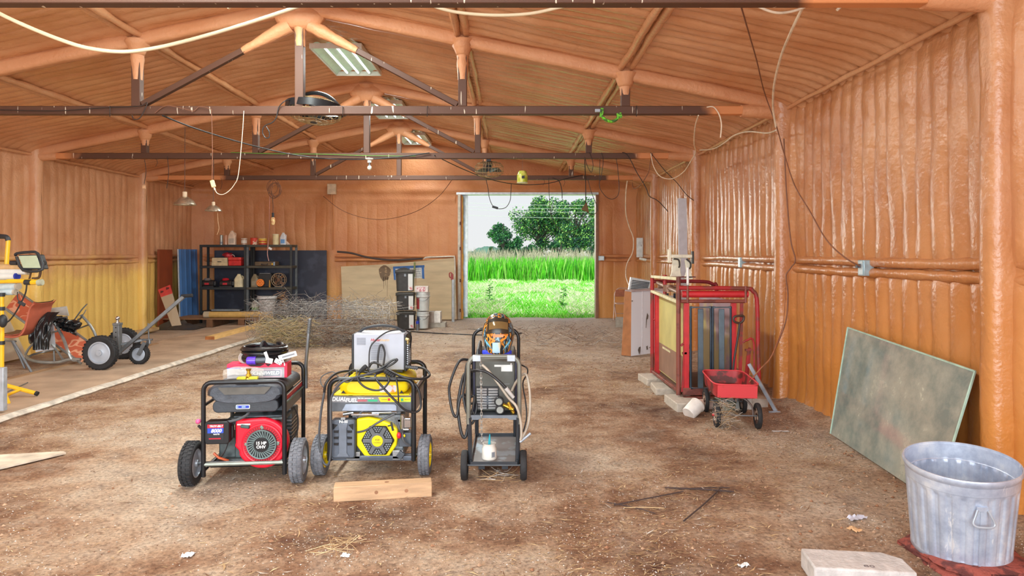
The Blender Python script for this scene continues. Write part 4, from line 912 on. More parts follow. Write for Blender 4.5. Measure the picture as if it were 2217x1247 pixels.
# ---------------- welding cart ----------------
cg = M('cart_grey', (122, 122, 112), .4, .3, var=.1); cb_m = M('cart_black', (50, 54, 60), .4, .2)
t = empty('welding_cart', (-.105, 4.37, 0), 'tall wheeled welding cart with grey tube frame, right of the yellow generator', 'cart'); wc = t
q = MB().tube(hoop(.325, .36, .79, -.01, .0, .06), .0145, 10); q.build('front_frame', cg, t)
for a in (((-.158, -.01, .40), (-.150, 0, .10)), ((.158, -.01, .40), (.150, 0, .10)), ((-.14, .62, .1), (-.14, .60, .45)), ((.14, .62, .1), (.14, .60, .45))): MB().tube(a, .0145, 8).build('leg', cb_m, t)
q = MB().tube([(p[0], p[1]+.0, p[2]) for p in hoop(.33, .40, .895, .62, .0, .07)], .0125, 10); q.build('rear_push_handle', blk, t)
tm = M('tray_worn', (136, 132, 132), .5, .4, col2=(170, 184, 196), thr=.56, sc=7)
q = MB().b2((-.145, -.03, .105), (.145, .62, .112)); tr = q.build('bottom_tray', tm, t)
q = MB(); q.b2((-.148, -.035, .105), (.148, -.028, .125)); q.b2((-.150, -.03, .105), (-.144, .62, .135)); q.b2((.144, -.03, .105), (.150, .62, .135)); q.b2((-.148, .615, .105), (.148, .622, .135)); q.build('tray_lip', cb_m, t).parent = tr
q = MB().b2((-.15, .0, .408), (.15, .6, .414)); sh = q.build('middle_shelf', cb_m, t)
q = MB().prism([(-.15, .414), (-.15, .385), (-.10, .385), (-.085, .395), (.085, .395), (.10, .385), (.15, .385), (.15, .414)], .008, 'Y', -.008); q.build('shelf_lip', M('shelf_grey', (110, 116, 124), .4, .3), t).parent = sh
wheel(t, (-.188, .0, .094), .094, .042, 'X', blkp, rub, 1, tread=False); wheel(t, (.188, .0, .094), .094, .042, 'X', blkp, rub, 1, tread=False)
MB().cyl((-.2, 0, .094), (.2, 0, .094), .007).build('axle', grey, t)
q = MB(); q.b2((-.10, .02, .06), (-.06, .04, .105)); q.b2((.05, .02, .06), (.09, .04, .105)); q.build('caster_bracket', cb_m, t)
q = MB(); q.b2((-.125, -.018, .775), (.125, .012, .797)); q.build('top_plate', M('plate_steel', (150, 150, 142), .4, .5), t, bev=.002)
for x in (-.11, .11): MB().b2((x-.026, -.026, .76), (x+.026, -.002, .80)).build('frame_bracket', lgrey, t, bev=.003)
# mig welder on the shelf
t = empty('welding_machine', (-.105, 4.47, .414), 'dark grey boxy welder with slotted lower grille standing on the cart shelf', 'welder')
q = MB().prism([(0, 0), (.50, 0), (.50, .345), (.42, .37), (.02, .345), (0, .33)], .27, 'X', -.13); q.build('case', M('welder_dark', (84, 84, 78), .5, .1, var=.1), t, bev=.012)
q = MB(); q.b2((-.138, -.004, .0), (-.126, .505, .335)); q.b2((.136, -.004, 0), (.148, .505, .335)); q.build('side_edge', M('navy_edge', (44, 46, 70), .4), t, bev=.004)
gr = MB().b2((-.12, -.004, .018), (.03, -.001, .165)).build('grille_back', blk, t)
q = MB()
for k in range(8):
    z = .024+.0175*k
    q.box((-.082, -.009, z), (.066, .012, .008), rot=(.5, 0, 0)); q.box((-.008, -.009, z), (.062, .012, .008), rot=(.5, 0, 0))
q.build('grille_slat', M('slat', (190, 190, 190), .4, .4), t, bev=.001)
MB().cyl((-.04, -.008, .075), (-.04, -.012, .075), .028, seg=20).build('fan_centre', dgrey, t)
q = MB(); q.b2((.0, -.003, .292), (.118, -.001, .305)); q.b2((.045, -.0035, .262), (.118, -.001, .305)); q.build('rating_plate', M('plate_white', (214, 214, 210), .5), t)
for x, z in ((-.025, .245), (.11, .31)): MB().cyl((x, -.006, z), (x, .0, z), .006, seg=8).build('screw', chrome, t)
MB().b2((.03, -.002, .178), (.10, -.001, .181)).build('faint_mark', inkgy, t)
MB().tube([(-.11, .05, .352), (-.11, .08, .385), (-.11, .40, .402), (-.11, .43, .37)], .012, 8).build('carry_handle', blkp, t)
# welding helmet over a blue cloth
t = empty('welding_helmet', (-.083, 4.62, .79), 'welding helmet painted with orange flames and blue streaks, resting on top of the cart', 'helmet')
def helm(u, v):
    a = (u-.5)*2*PI*.82; th = PI*(.02+.60*v)
    pr = math.sin(th)**.85; rx = .108*pr; ry = .125*pr
    z = .085+.165*math.cos(th)*(1 if th < PI/2 else 1.15)
    z -= .02*max(0, math.cos(a))*v
    jaw = 1-.18*max(0, v-.7)/.3
    return (rx*math.sin(a)*jaw, -ry*math.cos(a)*(1+.10*max(0, math.cos(a))), z)
hm = bpy.data.materials.new('helmet_paint'); hm.use_nodes = True; nt = hm.node_tree; L = nt.links.new; b = nt.nodes['Principled BSDF']; b.inputs['Roughness'].default_value = .25
tc = nn(nt, 'ShaderNodeTexCoord'); mp = nn(nt, 'ShaderNodeMapping'); mp.inputs['Scale'].default_value = (1, 1, .4); mp.inputs['Rotation'].default_value = (0, .5, 0); L(tc.outputs['Object'], mp.inputs[0])
n1 = nz(24, 2, .5, mp.outputs[0], nt); r1 = ramp(nt, n1.outputs['Fac'], [(.43, lin((40, 44, 46))), (.46, lin((206, 122, 40))), (.50, lin((226, 166, 76))), (.515, lin((44, 48, 50))), (.58, lin((44, 48, 50))), (.60, lin((120, 170, 196))), (.63, lin((30, 34, 36)))])
L(r1.outputs[0], b.inputs['Base Color'])
MB().sheet(helm, 40, 24, .004).build('shell', hm, t, smooth=60)
def hy(x, z):
    th = math.acos(max(-1, min(1, (z-.085)/.165))); return -.1375*math.sin(th)**.85*math.sqrt(max(.05, 1-(x/.115)**2))-.004
def patch(out, off, name, mt):
    q = MB(); n = len(out); vs = [(x, hy(x, z)-off, z) for x, z in out]+[(x, hy(x, z)+.012, z) for x, z in out]
    q.add(vs, [tuple(range(n))]+[(i, (i+1) % n, n+(i+1) % n, n+i) for i in range(n)]); return q.build(name, mt, t, smooth=0)
q = MB().sheet(lambda u, v: ((u-.5)*.15*(1-.1*(v)), hy((u-.5)*.15*(1-.1*v), .125+.095*v)-.004, .125+.095*v+.012*math.sin(PI*u)), 12, 8, .006); q.build('visor_frame', M('visor_frame_m', (50, 44, 34), .25), t, smooth=50)
q = MB().sheet(lambda u, v: ((u-.47)*.125, hy((u-.47)*.125, .155+.045*v)-.008, .155+.045*v+.01*math.sin(PI*u)), 12, 6, .003); q.build('visor_lens', M('visor_lens_m', (128, 104, 66), .12, .3), t, smooth=50)
patch([(-.03, .108), (.035, .108), (.04, .126), (-.035, .126)], .006, 'front_badge', M('badge_orange', (226, 120, 66), .4))
for s in (-1, 1):
    patch([(s*.02, .075), (s*.055, .098), (s*.07, .125), (s*.06, .128), (s*.045, .105), (s*.015, .09)][::s], .006, 'flame_stripe', M('flame', (236, 140, 50), .3))
    for k in range(3): patch([(s*(.03+.018*k), .02+.008*k), (s*(.07+.008*k), .06+.012*k), (s*(.062+.008*k), .065+.012*k)][::s], .0055, 'blue_streak', M('streak', (120, 190, 220), .3))
MB().sheet(lambda u, v: (-.035+.05*u, -.140-.004*math.sin(PI*u), .005+.068*v), 4, 4, .002).build('paper_tag', M('tagblue', (164, 196, 220), .4, col2=(200, 190, 150), thr=.52, sc=9), t)
t = empty('blue_cloth', (-.09, 4.56, .762), 'folded bright blue cloth tucked under the welding helmet', 'cloth')
def clf(u, v):
    a = (u-.5)*2.6; return (.098*math.sin(a)*(1+.06*noise.noise(Vector((u*9, v*3, 2)))), -.095*math.cos(a)*(.7+.3*v)+.05, .032*math.sin(PI*v*.9)+.002+.004*noise.noise(Vector((u*14, v*5, 0))))
q = MB().sheet(clf, 26, 10, .006); q.sphere((0, .0, .012), .08, 18, 8, (1, .7, .2)); q.build('cloth_fold', M('blue_cloth_m', (52, 70, 214), .8, var=.15, sc=20), t, smooth=60)
# gauges on the shelf
t = empty('gas_regulator', (-.055, 4.40, .414), 'gas regulator with two black round gauges and brass body on the cart shelf edge', 'regulator')
for (x, z) in ((-.018, .085), (-.012, .032)):
    q = MB().cyl((x, .0, z), (x, -.032, z), .031, seg=24); gg = q.build('gauge', blk, t, bev=.004); q = MB().cyl((x, -.033, z), (x, -.0345, z), .021, seg=20); q.build('gauge_glass', M('gauge_glass_m', (150, 154, 150), .1), t).parent = gg
q = MB(); q.cyl((.0, .01, .06), (.075, -.01, .03), .012); q.cyl((.04, 0, .075), (.075, 0, .005), .011); q.lathe([(0, 0), (.017, 0), (.017, .018), (0, .018)], 6, (.055, -.004, .03)); q.cyl((.065, 0, .02), (.08, 0, -.002), .012, .002); q.build('brass_body', brass, t, bev=.001)
# chain
q = MB(); p0 = P(1041, 782, 4.35); p1 = P(1043, 950, 4.35); nl = 26
for k in range(nl):
    c = p0.lerp(p1, k/(nl-1)); L_ = .0145; w2 = .006; pts = []
    for j in range(12):
        a = 2*PI*j/12; x, z = w2*math.cos(a), L_*math.sin(a); pts.append(c+(Vector((x, 0, z)) if k % 2 else Vector((0, x, z))))
    q.tube(pts, .0023, 5, closed=True)
tag(q.build('safety_chain', M('chain', (190, 190, 186), .35, .7), smooth=60), 'pale metal chain hanging down the left front of the welding cart', 'chain')
# hoses and leads
hose = M('beige_hose', (176, 164, 148), .5)
cb('beige_hose', [Q(1044, 790, 4.34), Q(1055, 800, 4.33), Q(1075, 825, 4.32), Q(1100, 860, 4.31), Q(1118, 880, 4.3), Q(1127, 910, 4.3), Q(1129, 940, 4.3), Q(1127, 953, 4.3)], .0085, hose, 'beige hose running diagonally over the front of the dark welder and down', 'hose')
cb('beige_hose', [Q(1108, 846, 4.45), Q(1117, 828, 4.44), Q(1130, 812, 4.42), Q(1140, 812, 4.4), Q(1146, 840, 4.38), Q(1148, 880, 4.37), Q(1143, 920, 4.36), Q(1130, 950, 4.34), Q(1127, 958, 4.34)], .0085, hose, 'beige hose hanging in a long loop off the right side of the cart', 'hose')
q = MB().cyl(P(1126, 957, 4.33), P(1149, 938, 4.33), .009); tag(q.build('hose_end', lgrey), 'pale grey hose end pointing up at the lower right of the cart', 'hose end')
cb('welding_lead', [Q(1018, 805, 4.42), Q(1035, 802, 4.33), Q(1055, 806, 4.32), Q(1080, 825, 4.31), Q(1095, 840, 4.31)], .0095, cable_m, 'black torch lead lying diagonally across the dark welder')
q = MB().cyl(P(1095, 840, 4.31), P(1112, 861, 4.31), .014, .011); tag(q.build('torch_sleeve', M('sleeve', (186, 182, 178), .45)), 'light grey torch sleeve at the end of the black lead on the cart', 'torch')
for k, (x0, x1, y0, y1, rr_) in enumerate(((1016, 973, 778, 900, .009), (1017, 992, 808, 945, .0105), (1018, 1003, 785, 900, .008), (1018, 1008, 800, 915, .008))):
    cb('welding_lead', [Q(x0+2, y0+2, 4.55), Q((x0+x1)/2, y0+4, 4.5), Q(x1+2, y0+50, 4.45), Q(x1, (y0+y1)/2+15, 4.42), Q(x1+7, y1-8, 4.4), Q(x1+16, y1, 4.4), Q(x1+24, y1-40, 4.42), Q(x0-1, y0+70, 4.45), Q(x0+2, y0+20, 4.5)], rr_, cable_m,
       ['outermost loop of black welding lead hanging on the left of the cart', 'thickest low loop of black lead on the left of the cart', 'inner black lead loop beside the cart leg, upper one', 'innermost black lead loop tight against the left cart leg'][k], 'cable', 'welding leads on the cart')
cb('welding_lead', [Q(1128, 790, 4.7), Q(1140, 796, 4.6), Q(1142, 808, 4.55), Q(1132, 830, 4.5), Q(1138, 870, 4.45), Q(1140, 905, 4.42), Q(1133, 935, 4.4)], .005, cable_m, 'thin black cable bunched on the right side of the cart frame')
# mug and brush
t = empty('white_mug', (P(1059, 994, 4.41).x, 4.44, .112), 'white plastic cup with a dark rim standing on the cart bottom tray', 'cup')
q = MB().lathe([(.001, .002), (.046, .002), (.049, .01), (.047, .07), (.042, .078), (.041, .10), (.044, .104), (.039, .104), (.037, .07), (.0, .06)], 30); q.build('cup_body', M('cup_white', (222, 216, 206), .4, col2=(150, 120, 90), thr=.72, sc=18), t, smooth=50)
MB().sheet(lambda u, v: (.0485*math.sin(.35+.5*u), -.0485*math.cos(.35+.5*u), .02+.035*v), 5, 1, .001).build('bar_code_label', inkgy, t)
t = empty('paint_brush', (P(1059, 960, 4.43).x, 4.43, .175), 'turquoise-handled brush standing in the white cup', 'brush')
MB().tube([(0, 0, 0), (.002, 0, .06), (.004, 0, .10)], [.010, .008, .004], 8).build('handle', M('turquoise', (40, 168, 186), .35), t); MB().cyl((0, 0, -.02), (0, 0, .012), .012).build('ferrule', alu, t); MB().box((0, 0, -.035), (.02, .01, .04)).build('bristles', M('bristle', (90, 80, 60), .9), t)
# ---------------- timber, litter in the foreground ----------------
wood = M('fresh_lumber', (192, 156, 120), .7, var=.14, sc=5, stretch=(1, 8, 8), bump=.15); endw = M('end_grain', (196, 156, 112), .8, var=.2, sc=30)
t = empty('lumber_block', (-.755, 4.06, 0), 'short thick pale lumber block lying on the dirt in front of the generators', 'lumber', rz=R(9))
q = MB().b2((-.285, -.045, 0), (.285, .045, .088)); q.build('block', wood, t, bev=.004)
q = MB()
for x in (-.04, .135): q.cyl((x, -.0455, .045), (x, -.0458, .045), .011, seg=10)
q.cyl((.02, .0, .088), (.02, .0, .0883), .014, seg=10); q.build('knot', M('knot_m', (150, 106, 76), .7), t)
# straw, twigs and pebbles in the dirt
def litter(name, n, ln, wd, mts, seed, label, dens, cat='straw'):
    r = random.Random(seed); q = MB()
    for i in range(n):
        for _ in range(12):
            Y = 2.9+11.8*(r.random()**1.5); x = r.uniform(max(-4.35, -.76*Y-.1), min(2.62, .76*Y+.1))
            if r.random() < dens(x, Y): break
        a = r.uniform(0, PI) if r.random() < .35 else r.gauss(0, .5); l = ln*r.uniform(.35, 1.3); z = gz(x, Y)+.004
        d = Vector((math.cos(a), math.sin(a), r.gauss(0, .14)))*l/2; s = Vector((-d.y, d.x, 0)).normalized()*wd*r.uniform(.5, 1.3)*(1+Y*.05); c = Vector((x, Y, z+r.random()*.006))
        k = d.cross(Vector((0, 0, 1)))*r.uniform(-.35, .35)
        n_ = len(q.v); q.v += [c-d, c+k-s, c+d, c+k+s]; q.f.append((n_, n_+1, n_+2, n_+3)); q.mi.append(r.randrange(len(mts)))
    return tag(q.build(name, mts, smooth=0), label, cat, None, 'stuff')
st1 = M('straw_pale', (214, 186, 142), .8); st2 = M('straw_mid', (176, 142, 100), .8); st3 = M('straw_dark', (112, 78, 54), .85); st4 = M('straw_grey', (196, 186, 174), .8)
def dn(x, y): return min(1, max(.02, .16+2.0*noise.noise(Vector((x*.7, y*.55, 3)))+.35*(y > 6.2)+.3*(x < -2.6)+.25*(x > 1.2)))
litter('straw_litter', 26000, .045, .0017, [st1, st2, st3, st2], 1, 'loose tan straw scattered over the dirt floor', dn)
litter('trampled_hay', 20000, .07, .0036, [st4, st2, st3, st1], 2, 'grey-brown trampled hay covering the rear part of the dirt floor', lambda x, y: min(1, max(.02, (y-6.3)/3.5))*(.6+.8*noise.noise(Vector((x, y, 8)))+.2))
def stones(name, n, s, mts, seed, label, dens):
    r = random.Random(seed); q = MB()
    for i in range(n):
        for _ in range(12):
            Y = 2.9+7*(r.random()**1.5); x = r.uniform(max(-4.3, -.76*Y-.1), min(2.6, .76*Y+.1))
            if r.random() < dens(x, Y): break
        z = gz(x, Y); k = s*r.uniform(.4, 1.5); n_ = len(q.v)
        c = Vector((x, Y, z+k*.25)); o6 = [Vector((1, 0, 0)), Vector((0, 1, 0)), Vector((-1, 0, 0)), Vector((0, -1, 0)), Vector((0, 0, .7)), Vector((0, 0, -.7))]
        q.v += [c+Vector((v.x*r.uniform(.6, 1.2), v.y*r.uniform(.6, 1.2), v.z))*k for v in o6]
        mi = r.randrange(len(mts))
        for f in ((0, 1, 4), (1, 2, 4), (2, 3, 4), (3, 0, 4), (1, 0, 5), (2, 1, 5), (3, 2, 5), (0, 3, 5)): q.f.append(tuple(n_+j for j in f)); q.mi.append(mi)
    return tag(q.build(name, mts, smooth=0), label, 'gravel', None, 'stuff')
stones('gravel', 14000, .0034, [st4, M('peb', (190, 160, 130), .8), M('peb2', (120, 80, 56), .9), M('peb3', (216, 206, 196), .8)], 3, 'fine pale gravel and wood chips speckling the dirt floor', lambda x, y: .35+.9*noise.noise(Vector((x, y, 5))))
stones('clod', 900, .010, [M('clod_a', (150, 108, 80), .95), M('clod_b', (176, 142, 114), .95)], 4, 'small brown dirt clods on the floor, mostly near the right wall', lambda x, y: .12+.8*(x > 1.4)+.5*noise.noise(Vector((x, y, 5))))
# thin dark sticks lying right of centre
for k, (a, b2, rr_, lb) in enumerate((((1330, 1095), (1480, 1070), .004, 'longest thin dark stick on the dirt in front of the red wagon'), ((1440, 1062), (1590, 1070), .005, 'dark stick crossing the top of the twig pile on the open dirt'), ((1480, 1130), (1560, 1062), .0045, 'dark stick slanting toward the camera in the twig pile'),
          ((1350, 1100), (1440, 1102), .003, 'short pale twig at the left end of the twig pile'), ((1470, 1064), (1580, 1060), .0035, 'short dark twig on top of the twig pile'), ((1310, 1088), (1420, 1112), .003, 'thin brown twig nearest the lumber block side of the pile'))):
    pa = G(*a); pb = G(*b2); m_ = (pa+pb)/2+Vector((.02, .01, 0)); pts = [(*p.xy, gz(p.x, p.y)+rr_+.004) for p in (pa, m_, pb)]
    tag(MB().tube(catmull(pts, 6), [rr_]*12+[rr_*.5], 6).build('stick', M('stick_pale', (190, 160, 120), .8) if k == 3 else M('stick_dark', (72, 56, 52), .8)), lb, 'stick', 'sticks on the dirt')
# paper and scraps
def scrap(name, px, py, w_, d_, h_, mt, label, cat, rz=0., seed=1):
    p = G(px, py); p.z = gz(p.x, p.y)
    q = MB().sheet(lambda u, v: ((u-.5)*w_*(1+.3*noise.noise(Vector((v*3, seed, 0)))), (v-.5)*d_*(1+.3*noise.noise(Vector((u*3, seed, 5)))), .004+h_*abs(noise.noise(Vector((u*3.1, v*3.1, seed))))), 8, 8, .002)
    o = q.build(name, mt, smooth=60); o.location = p; o.rotation_euler = (0, 0, rz); return tag(o, label, cat)
scrap('crumpled_paper', 408, 1207, .05, .05, .03, white, 'small crumpled white paper on the dirt in the left foreground', 'paper', seed=2)
scrap('crumpled_paper', 748, 1208, .04, .03, .02, white, 'tiny white paper scrap on the dirt below the lumber block', 'paper', seed=3)
scrap('crumpled_paper', 1690, 933, .13, .03, .01, white, 'thin white strip of litter on the dirt right of the red wagon', 'paper', .0, 4)
scrap('crumpled_paper', 1855, 1128, .10, .04, .03, M('pale_scrap', (206, 204, 216), .6), 'small pale scraps of litter on the dirt left of the trash can', 'paper', .3, 5)
scrap('crumpled_paper', 1610, 1225, .05, .03, .02, white, 'white paper scrap on the dirt left of the pale cap block', 'paper', .3, 6)
scrap('leaf_scrap', 1850, 1148, .05, .06, .02, M('tan_scrap', (220, 176, 130), .7), 'tan leaf-like scrap on the dirt left of the trash can', 'leaf', .5, 7)
# flat pale sheet poking in at the left edge
p = G(30, 1005); q = MB().add([(p.x-.6, p.y-.35, .012), (p.x-.6, p.y+.1, .012), (p.x+.33, p.y+.14, .014), (p.x+.30, p.y+.10, .012)], [(0, 1, 2, 3)])
q = MB().prism([(-2.95, 4.2), (-2.95, 4.66), (-3.07+.0, 4.86), (-2.98+.03, 4.93), (-3.6, 4.80), (-3.6, 4.3)], .012, 'Z', .006)
q = MB().prism([(-3.75, 4.30), (-3.40, 4.55), (-3.19, 4.90), (-3.23, 4.93), (-3.75, 4.82)], .012, 'Z', .008)
tag(q.build('scrap_sheet', M('scrap_pale', (206, 190, 170), .7, var=.2, sc=8)), 'dusty flat pale panel lying on the dirt at the left edge of the photo', 'panel')
# hay wisp in front of the block
def wisp(name, c, n, rad, hgt, ln, mts, seed, label, kindstuff=True, rr=.0016, flat=1.):
    r = random.Random(seed); q = MB(); c = Vector(c)
    for i in range(n):
        a = r.uniform(0, 2*PI); k = rad*math.sqrt(r.random()); p = c+Vector((math.cos(a)*k, math.sin(a)*k*flat, r.random()*hgt)); b2 = r.uniform(0, 2*PI); l = ln*r.uniform(.4, 1.2)
        d = Vector((math.cos(b2), math.sin(b2)*.6, r.uniform(-.5, .6)))*l/2
        p0, p1, p2 = p-d, p+Vector((r.gauss(0, .12), r.gauss(0, .12), r.gauss(0, .12)))*l, p+d
        for z_ in (p0, p1, p2): z_.z = max(z_.z, c.z+.003)
        q.m = r.randrange(len(mts)); q.tube(catmull([p0, p1, p2], 3), rr, 3, cap=False)
    o = q.build(name, mts, smooth=0); tag(o, label, 'hay')
    if kindstuff: o['kind'] = 'stuff'
    return o
p = G(728, 1190); wisp('hay_wisp', (p.x, p.y, gz(p.x, p.y)), 26, .10, .015, .16, [st1, st2], 5, 'thin wisp of dry hay on the dirt in front of the lumber block', rr=.0012)
p = G(1080, 1028); wisp('hay_wisp', (p.x, p.y-.05, gz(p.x, p.y)), 22, .13, .015, .16, [st4, st2], 6, 'few dry stems between the cart wheels', rr=.0014)
# ---------------- trash can, cap block, glass sheet ----------------
galv = bpy.data.materials.new('galvanized'); galv.use_nodes = True; nt = galv.node_tree; L = nt.links.new; b = nt.nodes['Principled BSDF']
tc = nn(nt, 'ShaderNodeTexCoord'); n1 = nz(7, 6, .7, tc.outputs['Object'], nt); r1 = ramp(nt, n1.outputs['Fac'], [(.35, lin((170, 182, 204))), (.55, lin((202, 212, 228))), (.66, lin((224, 230, 238)))])
mpp = nn(nt, 'ShaderNodeMapping'); mpp.inputs['Scale'].default_value = (5, 5, 1.3); mpp.inputs['Rotation'].default_value = (0, .35, 0); L(tc.outputs['Object'], mpp.inputs[0]); n2 = nz(2.2, 5, .75, mpp.outputs[0], nt)
r2 = ramp(nt, n2.outputs['Fac'], [(.62, (0, 0, 0)), (.66, (1, 1, 1))]); L(mixc(nt, r2.outputs[0], r1.outputs[0], lin((232, 236, 242))), b.inputs['Base Color'])
b.inputs['Metallic'].default_value = .4; r3 = ramp(nt, n1.outputs['Fac'], [(.3, (.28, .28, .28)), (.7, (.5, .5, .5))]); L(r3.outputs[0], b.inputs['Roughness'])
tx, ty = P(2079, 990, 3.25).x, 3.25
t = empty('trash_can', (tx, ty, .05), 'galvanized ribbed metal trash can with side handle in the right foreground', 'trash can'); t.rotation_euler = (R(6), R(-3.5), 0)
def can(u, v):
    a = 2*PI*u; z = .42*v; r = .200+.030*v
    rib = .006*min(1, max(0, math.sin(a*26)*2+.3)) if .06 < v < .82 else 0
    return ((r-rib)*math.cos(a), (r-rib)*math.sin(a), z)
q = MB().sheet(can, 312, 40, -.003); q.lathe([(.2, 0), (.0, .004)], 40); q.build('can_body', galv, t, smooth=50)
q = MB().lathe([(.222, .345), (.229, .352), (.227, .365), (.230, .375), (.229, .39), (.233, .398), (.237, .405), (.242, .418), (.238, .43), (.233, .43), (.232, .415), (.229, .395)], 64); q.build('rolled_rim', galv, t, smooth=60)
q = MB().lathe([(.200, -.004), (.206, .0), (.205, .02), (.201, .022)], 64); q.build('base_ring', galv, t, smooth=60)
a = R(-103); q = MB()
def cp(da, z, off=.004): aa = a+da; r = .200+.030*z/.42+off; return (r*math.cos(aa), r*math.sin(aa), z)
q.tube(catmull([cp(-.09, .30, .01), cp(-.13, .275, .02), cp(-.17, .245, .03), cp(-.12, .232, .035), cp(0, .23, .035), cp(.12, .232, .035), cp(.17, .245, .03), cp(.13, .275, .02), cp(.09, .30, .01)], 5), .0048, 8); q.build('side_handle', lgrey, t)
q = MB().sheet(lambda u, v: cp(-.1+.2*u, .292+.022*v, .009), 6, 2, .004); q.build('handle_plate', galv, t)
q = MB().sheet(lambda u, v: cp(-.025+.05*u, .02+.27*v, .006), 4, 12, .003); q.build('seam_strip', galv, t, smooth=60)
# red stone pieces under the can
rs = M('red_stone', (150, 74, 62), .9, col2=(100, 50, 46), thr=.52, sc=16, bump=.8, bsc=30)
def rock(name, c, d, mt, label, cat, seed, group=None, rz=0, nz_=.16):
    q = MB()
    def f(u, v):
        a = 2*PI*u; th = PI*v; c_, s_ = math.cos(a), math.sin(a); e = 5
        k = (abs(c_)**e+abs(s_)**e)**(-1/e); kz = (abs(math.sin(th))**e+abs(math.cos(th))**e)**(-1/e)
        p = Vector((c_*k*math.sin(th)*kz, s_*k*math.sin(th)*kz, math.cos(th)*kz)); m_ = 1+nz_*noise.noise(p*2+Vector((seed, 0, 0)))+nz_*.4*noise.noise(p*7+Vector((seed, 0, 0)))
        return (p.x*d[0]/2*m_, p.y*d[1]/2*m_, p.z*d[2]/2*(1+nz_*.4*noise.noise(p*3))+d[2]/2)
    q.sheet(f, 28, 16); o = q.build(name, mt, smooth=50); o.location = c; o.rotation_euler = (0, 0, rz); return tag(o, label, cat, group)
rock('red_stone', (tx+.02, ty-.03, -.03), (.46, .44, .085), rs, 'rough dark red stone slab under the galvanized trash can', 'stone', 2)
t = empty('cap_block', (G(1858, 1240).x-.03, 3.03, .0), 'pale concrete cap block lying on the dirt left of the trash can', 'block', rz=R(-7))
q = MB().prism([(-.22, -.10), (.20, -.10), (.20, .04), (.13, .10), (-.22, .10)], .088, 'Z', 0); q.build('block_body', M('cap_concrete', (200, 194, 190), .8, var=.12, sc=18, bump=.3), t, bev=.008)
text('painted_number', '80', .03, (.02, -.06, .0885), (0, 0, 0), M('faint_ink', (120, 110, 110), .7), t, sx=1.6)
gl = bpy.data.materials.new('dusty_glass'); gl.use_nodes = True; nt = gl.node_tree; L = nt.links.new; b = nt.nodes['Principled BSDF']
tc = nn(nt, 'ShaderNodeTexCoord'); n1 = nz(3.2, 7, .7, tc.outputs['Object'], nt); r1 = ramp(nt, n1.outputs['Fac'], [(.38, lin((132, 144, 138))), (.54, lin((164, 168, 156))), (.68, lin((186, 186, 170)))])
L(r1.outputs[0], b.inputs['Base Color']); r2 = ramp(nt, n1.outputs['Fac'], [(.40, (.04, .04, .04)), (.6, (.22, .22, .22)), (.72, (.5, .5, .5))]); L(r2.outputs[0], b.inputs['Roughness']); b.inputs['Metallic'].default_value = .15; b.inputs['Coat Weight'].default_value = .6; b.inputs['Coat Roughness'].default_value = .05
BL = Vector((2.50, 5.33, .04)); TL = Vector((2.66, 5.38, .864)); TR = Vector((2.655, 3.90, .775)); BR = Vector((2.40, 3.86, .04))
t = empty('glass_sheet', BL, 'large dusty green-edged glass sheet leaning on the right wall behind the trash can', 'glass')
n_ = (TL-BL).cross(BR-BL).normalized()*.008
q = MB().sheet(lambda u, v: (BL.lerp(BR, u)).lerp(TL.lerp(TR, u), v), 6, 6, .008); q.build('glass_pane', gl, t, True, smooth=20)
q = MB(); e = M('glass_edge', (176, 206, 190), .2)
for a, b2 in ((TL, TR), (BL, TL), (BR, TR)): q.bar(a, b2, .010, .010)
q.build('polished_edge', e, t, True)
# ---------------- red wagon ----------------
wr = M('wagon_red', (176, 48, 52), .5, col2=(96, 42, 36), thr=.52, sc=9, bump=.1); wr2 = M('wagon_red_front', (222, 70, 76), .45, col2=(170, 74, 62), thr=.66, sc=6)
t = empty('toy_wagon', (1.88, 5.66, 0), 'small rusty red pull wagon with black wheels beside the right wall column', 'wagon', rz=R(-7)); wg = t
def tray(u, v):
    a = 2*PI*u; c_, s_ = math.cos(a), math.sin(a); e = 7; k = (abs(c_)**e+abs(s_)**e)**(-1/e); sx = .168+.018*v; sy = .34+.018*v; return (sx*c_*k, .34+sy*s_*k, .245+.115*v)
q = MB().sheet(tray, 72, 6, .003); q.add([Vector(tray(i/72, 0))+Vector((0, 0, .003)) for i in range(72)], [tuple(range(72))])
q.build('wagon_bed', wr, t, smooth=50)
q = MB().tube([Vector(tray(i/72, 1)) for i in range(72)], .006, 8, closed=True); q.build('bed_rim', wr2, t)
MB().sheet(lambda u, v: (-.16+.32*u, .0-.004-.016*v-.0, .25+.105*v), 6, 2, .002).build('front_face', wr2, t)
q = MB(); q.tube(catmull([(-.13, 0, .10), (-.12, .02, .18), (-.06, .06, .235), (.06, .06, .235), (.12, .02, .18), (.13, 0, .10)], 5), .008, 8); q.tube(catmull([(-.13, .56, .10), (-.12, .56, .2), (0, .56, .235), (.12, .56, .2), (.13, .56, .10)], 5), .008, 8); q.cyl((0, .05, .22), (0, .6, .23), .01); q.build('undercarriage', M('rod_brown', (110, 96, 90), .45, .5), t)
q = MB(); q.cyl((-.17, 0, .105), (.17, 0, .105), .006); q.cyl((-.17, .56, .105), (.17, .56, .105), .006); q.build('axle', grey, t)
whr = M('wagon_hub', (196, 170, 150), .5, col2=(70, 40, 34), thr=.5, sc=30)
for x, y in ((-.165, 0), (.165, 0), (-.165, .56), (.165, .56)):
    w_ = wheel(t, (x, y, .106), .106, .034, 'X', whr, rub, 1 if x > 0 else -1, tread=False)
for x in (-.19, .19): MB().sphere((x, 0, .106), .012).build('hub_cap', M('cap_pink', (226, 40, 66), .4), t)
